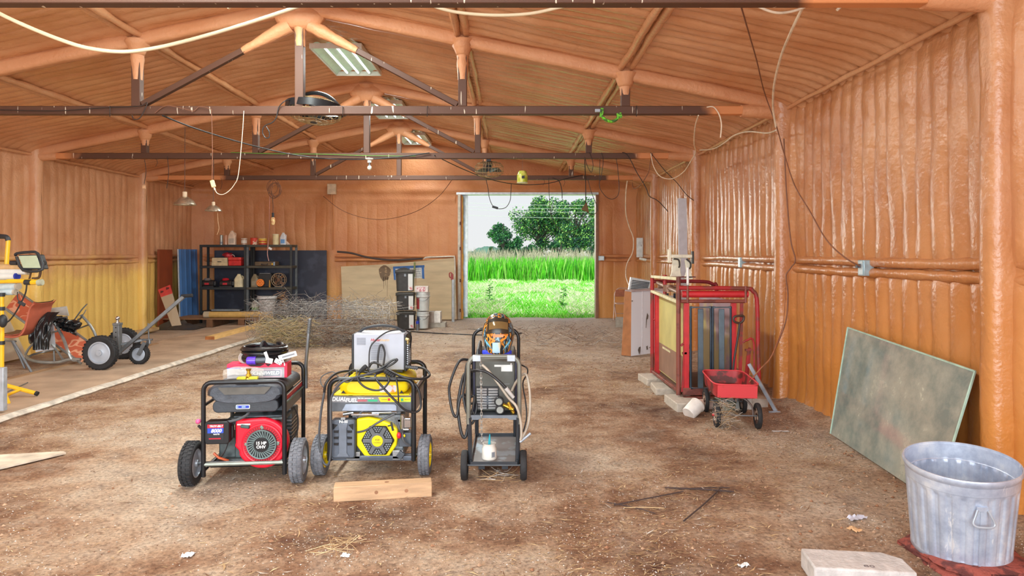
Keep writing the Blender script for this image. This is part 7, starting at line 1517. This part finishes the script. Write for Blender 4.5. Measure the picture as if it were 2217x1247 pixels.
MB().tube([P(14, 575, YW+.2), P(18, 520, YW+.2)], .020, 8).build('side_pole', yp_, t, True); MB().tube(catmull([P(-8, 512, YW+.2), P(5, 512, YW+.2), P(15, 514, YW+.2), P(18, 521, YW+.2)], 4), .024, 8).build('black_grip', blkp, t, True)
lf_ = quad(P(38, 552, YW), P(50, 585, YW-.02), P(92, 583, YW-.02), P(82, 551, YW), (0, .10, .0)); hd = lf_.build('lamp_housing', blkp, t, True, bev=.012, bseg=3)
o = quad(P(40, 554, YW-.008), P(50, 580, YW-.028), P(88, 580, YW-.028), P(79, 553, YW-.008), (0, .004, 0)).build('lamp_glass', M('lamp_glass_m', (176, 188, 160), .15, var=.05), t, True); o.parent = hd; 
q = MB(); q.tube(catmull([P(34, 553, YW-.01), P(36, 549, YW), P(60, 546, YW), P(82, 549, YW), P(92, 583, YW-.03), P(50, 585, YW-.03), P(36, 556, YW-.01)], 3), .014, 8); q.build('lamp_bezel', blkp, t, True)
for x, y in ((29, 569), (91, 569)): MB().cyl(P(x-6, y, YW+.02), P(x+8, y, YW+.02), .022).build('side_knob', blkp, t, True, bev=.003)
q = MB().tube(catmull([P(68, 585, YW-.02), P(64, 602, YW), P(62, 605, YW)], 4), .009, 8); q.tube(catmull([P(88, 586, YW-.02), P(84, 601, YW), P(70, 603, YW)], 4), .012, 8); q.build('yoke', M('yoke_brown', (84, 62, 46), .5), t, True)
q = MB().cyl(P(54, 611, YW-.03), P(66, 611, YW-.03), .026); q.build('arm_knob', blkp, t, True)
q = MB().tube(catmull([P(58, 615, YW-.05), P(55, 635, YW-.05), P(42, 662, YW-.05), P(28, 685, YW-.05), P(15, 698, YW-.05), P(4, 700, YW-.05)], 5), .007, 6); q.tube(catmull([P(38, 632, YW-.05), P(38, 645, YW-.06), P(42, 653, YW-.06)], 5), .005, 6); q.build('lamp_cord', cable_m, t, True)
MB().box(P(47, 657, YW-.06), (.07, .02, .03), rot=(0, .5, 0)).build('cord_plug', blkp, t, True, bev=.003)
MB().sphere(P(6, 695, YW-.05), .05, 12, 8, (.8, .7, 1.3)).build('ballast_pod', blkp, t, True)
rl = M('roll_white', (224, 226, 222), .5, var=.05); rt_ = M('roll_tan', (206, 170, 120), .6)
for (x0, y0, x1, y1, r_, m_, lb) in ((-20, 578, 58, 578, .028, rt_, 'tan cardboard roll, topmost of the rolls lying on the work light stand'), (-20, 588, 62, 588, .03, rl, 'white roll just under the tan one on the work light stand'), (-20, 599, 38, 598, .033, rl, 'white roll with a blue end lying on the yellow arm'),
                                (-20, 622, 40, 620, .034, M('roll_blue', (196, 214, 220), .3), 'pale plastic-wrapped roll below the yellow arm'), (-20, 634, 34, 632, .03, M('roll_blue', (196, 214, 220), .3), 'lowest pale wrapped roll beside the black stand collar')):
    t2 = empty('paper_roll', P(10, y0, YW+.06), lb, 'roll', 'rolls on the work light stand'); MB().cyl(P(x0, y0, YW+.08), P(x1, y1, YW+.04), r_, seg=18).build('roll_body', m_, t2, True, bev=.003); MB().cyl(P(x1-3, y1, YW+.042), P(x1+1, y1, YW+.038), r_*1.03, seg=18).build('roll_end', inkblue if 'blue end' in lb else M('roll_end_m', (186, 176, 160), .6), t2, True)
tag(quad(P(-14, 797, 6.0), P(-14, 890, 6.0), P(7, 890, 6.0), P(7, 796, 6.0), (0, .05, 0)).build('grey_sheet', lgrey, bev=.003), 'grey metal panel edge standing on the concrete at the left edge', 'panel')
tag(MB().tube([G(3, 865)+Vector((0, 0, .05)), G(60, 838)+Vector((0, 0, .05))], .006, 6).build('thin_rod', M('rod_grey', (120, 114, 106), .5)), 'thin grey rod lying on the concrete strip behind the yellow tripod leg', 'rod')
# ---------------- hanging things ----------------
alr = M('reflector_alu', (206, 196, 176), .28, .85, var=.2, sc=18, col2=None)
def pendant(px, py_top, py_rim, r_, Y, label, cord_top):
    rim = P(px, py_rim, Y); t = empty('pendant_lamp', rim, label, 'pendant lamp', 'clamp lamps hanging from the truss'); h = (py_rim-py_top)*Y/F
    MB().lathe([(r_*.22, h*.62), (r_*.35, h*.6), (r_*.75, h*.36), (r_*.97, h*.08), (r_, 0), (r_*.96, .002), (r_*.72, h*.33), (r_*.2, h*.58)], 32).build('shade', alr, t, smooth=50)
    MB().lathe([(r_*.97, 0), (r_*1.03, .004), (r_*1.0, .012), (r_*.96, .01)], 32).build('rim', M('rim_bright', (220, 226, 220), .15, .9), t, smooth=60)
    MB().cyl((0, 0, h*.58), (0, 0, h), r_*.2, seg=14).build('socket', M('socket_tan', (220, 196, 166), .5), t, bev=.003); MB().sphere((0, 0, h*.25), r_*.3).build('bulb', M('bulb_m', (232, 226, 212), .15), t)
    MB().tube([(0, 0, h), (.003, 0, (py_rim-cord_top)*Y/F)], .0045, 5).build('cord', M('cord_brown', (90, 62, 48), .6), t); return t
pendant(400, 415, 444, .155, 9.85, 'larger aluminium pendant lamp hanging at the left, nearer the wall', 250)
pendant(462, 437, 457, .115, 9.85, 'smaller aluminium pendant lamp right of the larger one', 344)
t = empty('bare_bulb', P(800, 352, 9.75), 'white ceramic lamp holder with bare bulb hanging under the second truss chord', 'light bulb'); k = 9.75/F
MB().lathe([(0, .065), (.055, .06), (.058, .05), (.03, .03), (.03, .0), (0, 0)], 24).build('holder', wht, t, smooth=40); MB().sphere((0, 0, -.075), .032, sq=(1, 1, 1.1)).build('bulb', M('bulb_m', (232, 226, 212), .15), t); MB().cyl((0, 0, -.05), (0, 0, 0), .014).build('bulb_neck', grey, t)
# caged fans
def fan(c, r_, tilt, label, shroud=True):
    t = empty('caged_fan', c, label, 'fan', 'fans hung from the trusses'); t.rotation_euler = tilt
    q = MB()
    for rr_, z in ((r_, -.02), (r_, .05), (r_*.8, -.07), (r_*.55, -.095), (r_*.3, -.105), (r_*.8, .10), (r_*.5, .12)): q.torus((0, 0, z), rr_, .0035, 'Z', 40, 5)
    for k in range(28):
        a = 2*PI*k/28; q.tube([(r_*.15*math.cos(a), r_*.15*math.sin(a), -.108), (r_*.6*math.cos(a), r_*.6*math.sin(a), -.095), (r_*.95*math.cos(a), r_*.95*math.sin(a), -.05), (r_*math.cos(a), r_*math.sin(a), .05), (r_*.8*math.cos(a), r_*.8*math.sin(a), .1), (r_*.3*math.cos(a), r_*.3*math.sin(a), .125)], .0022, 4)
    q.build('wire_guard', M('guard_tan', (170, 146, 104), .5, .4), t)
    q = MB()
    for k in range(4):
        a = PI/2*k+.4; q.sheet(lambda u, v, a=a: (r_*(.12+.75*u)*math.cos(a+(v-.5)*.9*(.5+u*.5)), r_*(.12+.75*u)*math.sin(a+(v-.5)*.9*(.5+u*.5)), .06*(v-.5)), 8, 6, .003)
    q.build('blade', M('fan_blade_m', (110, 120, 112), .4, .2), t, smooth=60)
    q = MB(); q.cyl((0, 0, -.02), (0, 0, .13), r_*.22); q.cyl((0, 0, -.112), (0, 0, -.10), r_*.14); q.build('motor', blkp, t, bev=.008)
    if shroud:
        q = MB().sheet(lambda u, v: ((r_+.02)*math.cos(2*PI*u), (r_+.02)*math.sin(2*PI*u), -.0+.07*v), 48, 2, .008); q.build('shroud', blk, t, smooth=60)
        q = MB(); q.tube(catmull([(-r_-.05, 0, -.01), (-r_*.6, 0, .15), (0, 0, .2), (r_*.6, 0, .15), (r_+.05, 0, -.01)], 6), .02, 8); q.build('hanging_yoke', blk, t)
    return t
fan(P(681, 243, 6.95), .27, (R(-4), R(4), 0), 'black shrouded fan lying flat on top of the foreground truss chord by the king post')
t = fan(P(1059, 368, 10.05), .21, (R(12), 0, 0), 'round wire-caged fan hanging right of centre beneath the second truss', False)
q = MB(); q.bar((0, 0, .12), (0, -.14, .19), .05, .02); q.bar((0, -.14, .14), (0, -.14, .24), .06, .02); q.build('mounting_bracket', blk, t)
cb('fan_cable', [Q(634, 216, 6.8), Q(618, 218, 6.66), Q(604, 232, 6.66), Q(598, 255, 6.66), Q(588, 266, 6.66), Q(574, 272, 6.66), Q(568, 284, 6.66), Q(573, 297, 6.66), Q(582, 298, 6.66), Q(583, 286, 6.66), Q(576, 274, 6.66)], .005, cable_m, 'black fan cord looping down over the foreground chord left of the fan', 'cord')
# fly trap, receptacle box on the back wall, small boxes
t = empty('fly_trap', P(1131, 395, 9.9), 'yellow-green fly trap jug hanging on a wire above the doorway', 'fly trap')
MB().lathe([(0, 0), (.075, 0), (.078, .01), (.078, .10), (.06, .15), (.05, .165), (0, .17)], 24).build('jar', M('trap_yellow', (216, 214, 110), .3, col2=(176, 190, 60), thr=.5, sc=14), t, smooth=50); MB().cyl((0, 0, -.012), (0, 0, 0), .082).build('base_rim', M('trap_base', (206, 200, 170), .4), t, bev=.003)
MB().tube([(0, 0, .17), (0, -.1, .39)], .002, 4).build('hanging_wire', grey, t); MB().b2((-.01, -.081, .05), (.03, -.077, .09)).build('dark_mark', inkb, t)
t = empty('white_box', P(718, 421, 14.86), 'small white metal box mounted high on the back wall column', 'electrical box'); MB().b2((-.09, -.04, 0), (.09, .06, .23)).build('box_body', M('box_white', (214, 190, 160), .5), t, bev=.008); MB().tube([(0, 0, 0), (0, .03, -1.2)], .012, 6).build('pipe', foam_back, t); MB().tube([(.04, 0, 0), (.04, .03, -1.2)], .012, 6).build('pipe', foam_back, t)
def outlet(px, py, Y, w_, h_, label, x=None, face='X', sw=True):
    p = P(px, py, Y); t = empty('wall_outlet', p, label, 'outlet', 'electrical outlets')
    if face == 'X': MB().b2((-.03, -w_/2, -h_/2), (.05, w_/2, h_/2)).build('box', M('outlet_metal', (170, 196, 206), .35, .5), t, bev=.004); MB().b2((-.034, -w_*.36, -h_*.42), (-.03, w_*.36, h_*.42)).build('cover_plate', M('plate_pale', (206, 222, 228), .35, .3), t, bev=.002)
    else: MB().b2((-w_/2, -.03, -h_/2), (w_/2, .05, h_/2)).build('box', M('outlet_metal', (170, 196, 206), .35, .5), t, bev=.004); MB().b2((-w_*.4, -.034, -h_*.42), (w_*.4, -.03, h_*.42)).build('cover_plate', M('plate_pale', (206, 222, 228), .35, .3), t, bev=.002)
    return t
t = outlet(1872, 580, 5.20, .09, .12, 'metal outlet box with a plugged cord on the right wall girt above the glass sheet'); MB().b2((-.06, -.01, 0), (-.03, .02, .03)).build('plug', dgrey, t)
outlet(1606, 568, 8.05, .09, .12, 'small metal outlet box on the right wall girt behind the chute'); outlet(1302, 559, 14.85, .12, .10, 'white switch box right of the doorway', face='Y')
t = empty('power_strip', P(1385, 536, 14.0), 'tall narrow white switch panel on the right wall near the doorway', 'switch panel'); MB().b2((-.06, -.03, -.20), (.06, .05, .20)).build('panel_body', M('panel_white', (222, 232, 234), .4), t, bev=.006); MB().b2((.02, -.035, .02), (.03, -.03, .06)).build('switch', inkgy, t)
tag(MB().tube(catmull([P(1386, 560, 13.9), P(1400, 563, 13.7), P(1412, 565, 13.5), P(1428, 560, 13.2)], 5), .028, 8).build('wrapped_bundle', M('wrap_white', (226, 224, 216), .5)), 'white wrapped bundle fixed to the right wall girt under the switch panel', 'bundle')
# ---------------- cords ----------------
pvc = M('rope_light', (238, 222, 188), .4, var=.04); brc = M('brown_cable', (128, 84, 62), .6); kd = M('cord_dark', (52, 40, 36), .6); gcd = M('cord_green', (84, 140, 50), .6); wc_ = M('cord_white', (232, 214, 190), .5)
cb('white_conduit', [Q(-40, 5, 4.4), Q(0, 30, 4.4), Q(60, 58, 4.4), Q(130, 86, 4.4), Q(190, 104, 4.4), Q(260, 112, 4.4), Q(330, 105, 4.4), Q(420, 84, 4.4), Q(520, 55, 4.4), Q(610, 26, 4.4), Q(670, 4, 4.4), Q(720, -20, 4.4)], .0125, pvc, 'long white corrugated cord sagging across the upper left of the photo', 'cord')
cb('white_conduit', [Q(880, -20, 4.4), Q(915, 2, 4.4), Q(960, 20, 4.4), Q(1010, 29, 4.4), Q(1080, 33, 4.4), Q(1150, 29, 4.4), Q(1210, 16, 4.4), Q(1260, 2, 4.4), Q(1300, -15, 4.4)], .011, pvc, 'white cord sagging at the top centre of the photo', 'cord')
cb('white_conduit', [Q(1610, -15, 4.2), Q(1632, 7, 4.2), Q(1660, 22, 4.2), Q(1690, 28, 4.2), Q(1725, 22, 4.2), Q(1755, 8, 4.2), Q(1780, -12, 4.2)], .0085, wc_, 'short white cord sagging at the top right of the photo', 'cord')
cb('white_conduit', [Q(1750, -5, 4.2), Q(1736, 20, 4.3), Q(1712, 70, 4.6), Q(1690, 125, 5.2), Q(1676, 185, 5.8), Q(1674, 235, 6.3), Q(1680, 275, 6.5)], .010, wc_, 'white cord hanging in a long curve down to the right wall column', 'cord')
cb('white_cable', [Q(1680, 282, 6.5), Q(1660, 288, 6.8), Q(1620, 285, 7.2), Q(1590, 293, 7.6), Q(1570, 308, 8.0), Q(1545, 322, 8.8), Q(1515, 325, 9.3)], .008, wc_, 'white cord running back from the column along the right eave', 'cord')
cb('brown_cable', [Q(1603, 8, 4.0), Q(1618, 60, 4.8), Q(1638, 130, 5.6), Q(1655, 200, 6.4), Q(1680, 270, 6.5), Q(1697, 330, 6.2), Q(1720, 400, 5.9), Q(1752, 455, 5.6), Q(1790, 520, 5.3), Q(1830, 558, 5.15), Q(1862, 576, 5.13)], .0055, brc, 'thin brown cord falling from the roof to the outlet box on the right wall', 'cord')
cb('brown_cable', [Q(1697, 300, 6.45), Q(1703, 420, 6.45), Q(1712, 520, 6.45), Q(1722, 562, 6.4), Q(1712, 580, 6.4), Q(1702, 598, 6.4), Q(1706, 640, 6.3), Q(1700, 700, 6.2), Q(1672, 770, 6.1)], .0065, brc, 'dark brown cord hanging down the front of the right wall column', 'cord')
# on the foreground chord
cb('black_cable', [Q(0, 238, 6.66), Q(120, 240, 6.66), Q(230, 233, 6.66), Q(300, 230, 6.66), Q(318, 222, 6.66), Q(312, 240, 6.65), Q(302, 256, 6.65), Q(290, 258, 6.65), Q(286, 250, 6.66)], .005, kd, 'dark cord wrapped along the left part of the foreground truss chord', 'cord')
cb('black_cable', [Q(352, 250, 6.66), Q(420, 277, 7.2), Q(520, 308, 8.0), Q(620, 332, 9.0), Q(700, 343, 9.75), Q(780, 345, 9.75), Q(860, 340, 9.75), Q(930, 331, 9.78)], .0085, cable_m, 'long black cable sloping from the foreground chord back to the second chord', 'cable')
cb('black_cable', [Q(940, 336, 9.78), Q(1000, 365, 10.8), Q(1060, 388, 11.8), Q(1120, 399, 12.4), Q(1180, 398, 12.5), Q(1230, 386, 12.6), Q(1262, 379, 12.65)], .007, cable_m, 'black cable sagging below the wire-caged fan toward the farthest chord', 'cable')
cb('green_cable', [Q(500, 330, 9.78), Q(600, 333, 9.79), Q(700, 334, 9.79), Q(800, 337, 9.79), Q(900, 338, 9.79)], .005, gcd, 'green cord stretched along the second truss chord', 'cord')
cb('brown_cable', [Q(335, 245, 6.66), Q(352, 232, 6.66), Q(368, 229, 6.66), Q(400, 236, 6.66), Q(420, 240, 6.66), Q(432, 231, 6.66), Q(455, 236, 6.66), Q(458, 248, 6.66), Q(460, 330, 6.66), Q(459, 390, 6.66)], .0035, brc, 'thin brown cord dropping from the foreground chord to the pale connector', 'cord')
t = empty('cord_connector', P(461, 398, 6.64), 'pale receptacle on the end of the cord hanging at upper left of the shelves', 'connector'); MB().box((0, 0, 0), (.035, .03, .07), rot=(0, -.3, 0)).build('connector_body', M('cream_plug', (232, 206, 150), .5), t, bev=.004); MB().cyl((.01, 0, -.03), (.02, 0, -.06), .008).build('strain_relief', wc_, t)
cb('white_cable', [Q(464, 407, 6.64), Q(470, 418, 6.64), Q(482, 421, 6.64), Q(495, 414, 6.64), Q(507, 400, 6.64), Q(516, 378, 6.64), Q(524, 300, 6.65), Q(528, 240, 6.66)], .0035, wc_, 'thin pale cord looping up from the connector to the foreground chord', 'cord')
for (px, y0, y1, Y, lb, r_) in ((362, 338, 408, 9.78, 'short dark cord hanging from the second chord left of the larger lamp', .004), (313, 345, 398, 9.78, 'dark cord hanging from the second chord by the left wall column', .004), (478, 385, 410, 12.6, 'dark wire stub hanging from the farthest chord at left', .003), (1176, 386, 402, 12.6, 'short wire stub above the doorway at its middle', .003), (1220, 386, 404, 12.6, 'short wire stub above the doorway at its right', .003),
                             (1128, 386, 400, 12.6, 'short wire stub just right of the fly trap', .003), (338, 344, 360, 9.78, 'tiny wire stub on the second chord at left', .003)):
    cb('hanging_wire', [Q(px, y0, Y), Q(px+3, (y0+y1)/2, Y), Q(px-1, y1, Y)], r_, kd, lb, 'wire', 'wire stubs hanging from the chords')
t = empty('cord_connector', P(312, 405, 9.76), 'small pale plug on the dark cord by the left wall column', 'connector'); MB().box((0, 0, 0), (.04, .03, .05)).build('connector_body', M('tan_plug', (214, 170, 130), .5), t, bev=.004)
# coiled cord over the shelves
q = MB(); r = random.Random(2)
for k in range(7):
    cx, cz = 592+r.uniform(-3, 6), 408+r.uniform(-3, 6); w_, h_ = r.uniform(9, 15), r.uniform(13, 20)
    q.tube([P(cx+w_*math.cos(2*PI*i/26), cz+h_*math.sin(2*PI*i/26), 12.4+.01*k) for i in range(26)], .005, 5, closed=True)
q.tube(catmull([P(592, 386, 12.6), P(590, 400, 12.45), P(586, 430, 12.4)], 4), .005, 5)
tag(q.build('coiled_cable', brc), 'brown cord coiled and hung from the farthest chord above the shelves', 'cord')
cb('dark_cable', [Q(590, 425, 12.4), Q(591, 445, 12.4), Q(591, 462, 12.4)], .005, kd, 'dark cord dropping straight from the coil to the pale inline socket', 'cord')
t = empty('inline_socket', P(591, 475, 12.4), 'pale worn inline socket hanging above the yellow striped can', 'socket'); MB().cyl((0, 0, .03), (0, 0, .12), .022).build('black_neck', blkp, t, bev=.003); MB().lathe([(0, -.1), (.03, -.095), (.04, -.02), (.035, .02), (.02, .04), (0, .04)], 14).build('socket_body', M('socket_pale', (226, 200, 140), .5, col2=(190, 120, 80), thr=.52, sc=30), t, smooth=50)
cb('white_cable', [Q(584, 425, 12.5), Q(583, 470, 13), Q(583, 500, 13.6), Q(581, 520, 14.0), Q(580, 535, 14.03), Q(579, 550, 14.03), Q(582, 565, 14.03)], .007, M('cord_pink', (226, 170, 160), .5), 'pinkish white cord hanging down in front of the right shelving unit', 'cord')
t = empty('cord_tag', P(585, 538, 13.98), 'small white tag on the cord in front of the right shelving unit', 'tag'); MB().box((0, 0, 0), (.07, .004, .04), rot=(0, .5, 0)).build('tag_card', white, t)
cb('pull_string', [Q(471, 460, 9.85), Q(472, 480, 9.85), Q(474, 495, 9.85), Q(470, 508, 9.85)], .003, M('string_tan', (206, 170, 130), .6), 'thin pull string hanging below the smaller pendant lamp', 'string')
cb('brown_cable', [Q(700, 425, 14.6), Q(740, 455, 14.6), Q(790, 472, 14.6), Q(840, 474, 14.5), Q(900, 458, 14.0), Q(950, 425, 13.2), Q(985, 380, 12.65)], .006, brc, 'thin brown cord sagging across the back wall left of the doorway', 'cord')
# loops hanging in the doorway
for pts, r_, lb in (([(1052, 388), (1056, 405), (1060, 430), (1068, 447), (1080, 452), (1095, 449), (1104, 435), (1106, 418), (1107, 398)], .005, 'black cord loop with a connector hanging at the left of the doorway'),
                    ([(1188, 385), (1190, 440), (1195, 470), (1205, 490), (1222, 502), (1240, 500), (1255, 485), (1263, 460)], .0045, 'wide dark cord loop hanging in the middle of the doorway'),
                    ([(1196, 385), (1210, 392), (1216, 410), (1217, 430)], .006, 'short dark cord end hanging before the tree tops in the doorway'),
                    ([(1266, 345), (1268, 400), (1268, 450)], .007, 'thick black cord hanging at the right of the doorway'),
                    ([(1272, 385), (1280, 415), (1290, 440), (1293, 455), (1286, 464), (1275, 462), (1270, 458)], .0045, 'small dark cord loop touching the right door jamb'),
                    ([(1299, 345), (1298, 390), (1300, 410), (1315, 428), (1330, 430), (1340, 415), (1338, 370), (1334, 343)], .0045, 'dark cord loop hanging right of the doorway in front of the wall'),
                    ([(1266, 340), (1272, 360), (1280, 373), (1284, 360), (1282, 345), (1276, 330)], .0045, 'small dark cord loop on the second chord at right'),
                    ([(1347, 330), (1356, 333), (1366, 348), (1378, 372), (1392, 395), (1400, 410), (1406, 425), (1420, 432), (1432, 442), (1446, 458)], .006, 'dark cord draped from the second chord down toward the right wall'),
                    ([(1408, 330), (1420, 345), (1440, 370), (1465, 395), (1490, 425), (1520, 445)], .005, 'dark cord running from the second chord to the right wall column'),
                    ([(1302, 330), (1306, 350), (1300, 392)], .0045, 'short dark cord hanging from the second chord left of the wide loop')):
    Y = 12.64 if 'doorway' in lb and 'second' not in lb and 'wall' not in lb else 9.79
    cb('hanging_cable', [Q(a, b2, Y) for a, b2 in pts], r_*(1.25 if Y > 10 else 1), kd, lb, 'cord')
t = empty('cord_connector', P(1072, 449, 12.25), 'black connector on the cord loop at the left of the doorway', 'connector'); MB().box((0, 0, 0), (.11, .05, .04), rot=(0, .3, 0)).build('connector_body', blkp, t, bev=.01)
t = empty('cord_connector', P(1268, 450, 12.2), 'brown triangular three-way connector hanging at the right of the doorway', 'connector'); MB().prism([(-.08, -.03), (.06, -.09), (.02, .09), (-.0, .09)], .03, 'Y', -.015).build('connector_body', M('conn_brown', (110, 78, 30), .5), t, bev=.006)
cb('white_hose', [Q(1358, 392, 12.6), Q(1355, 420, 12.8), Q(1355, 460, 13), Q(1362, 490, 13.2), Q(1371, 515, 13.3), Q(1370, 545, 13.3), Q(1358, 570, 13.3), Q(1355, 595, 13), Q(1362, 618, 12)], .011, wc_, 'white hose snaking down the wall right of the doorway to the vent grille', 'hose')
cb('white_cable', [Q(1512, 250, 6.66), Q(1505, 275, 7.0), Q(1503, 310, 7.6), Q(1506, 330, 8.2), Q(1495, 350, 8.8), Q(1480, 372, 9.3), Q(1455, 387, 9.6), Q(1430, 382, 9.65), Q(1415, 360, 9.7), Q(1409, 332, 9.72)], .0065, wc_, 'pale cord looping from the foreground chord back to the second chord', 'cord')
cb('white_cable', [Q(1530, 232, 6.66), Q(1545, 232, 6.65), Q(1557, 248, 6.65), Q(1562, 270, 6.65), Q(1560, 298, 6.65)], .0065, wc_, 'short pale cord hanging over the right end of the foreground chord', 'cord')
cb('dark_cable', [Q(1413, 332, 9.72), Q(1408, 350, 9.8), Q(1403, 375, 9.9), Q(1385, 402, 10.5), Q(1372, 408, 10.8), Q(1369, 395, 11)], .006, brc, 'brown cord loop between the second and farthest chords at right', 'cord')
# clamp light in green on the chord
t = empty('green_strap_clamp', P(1316, 244, 6.62), 'green ratchet strap hooked over the right part of the foreground chord', 'strap')
gs = M('strap_green', (110, 200, 40), .5, col2=(50, 90, 30), thr=.52, sc=40)
q = MB(); q.box((-.06, 0, .0), (.03, .012, .09), rot=(0, .15, 0)); q.tube(catmull([(-.05, 0, -.04), (-.02, 0, -.07), (.04, 0, -.085), (.09, 0, -.06), (.10, 0, -.02)], 5), .014, 6); q.box((.11, -.01, -.03), (.045, .02, .05), rot=(0, -.2, 0)); q.build('strap', gs, t); MB().box((-.10, 0, .02), (.05, .03, .03)).build('buckle', lgrey, t, bev=.003)
for k, x in enumerate((238, 1378, 925, 742)): tag(MB().tube(catmull([Q(x, 231, 6.66), Q(x+1, 230, 6.72), Q(x, 231, 6.77), Q(x, 250, 6.77), Q(x, 250, 6.66), Q(x, 231, 6.66)], 3), .004, 5).build('wire_tie', kd), 'dark wire tie wrapped round the foreground chord, '+['leftmost of the four', 'rightmost of the four', 'second from the right', 'second from the left'][k], 'wire tie', 'wire ties on the foreground chord')
tag(MB().bar(P(470, -8, 4.6), P(497, 18, 4.6), .02, .02).build('wood_strip', M('strip_pale', (232, 206, 170), .6)), 'pale strip hanging in at the top edge left of the ridge', 'strip')
tag(MB().tube([P(1832, 3, 4.1), P(1812, 22, 4.1)], .009, 6).build('loose_tube', wc_), 'short frayed pale cord end at the top edge right of centre', 'cord end')
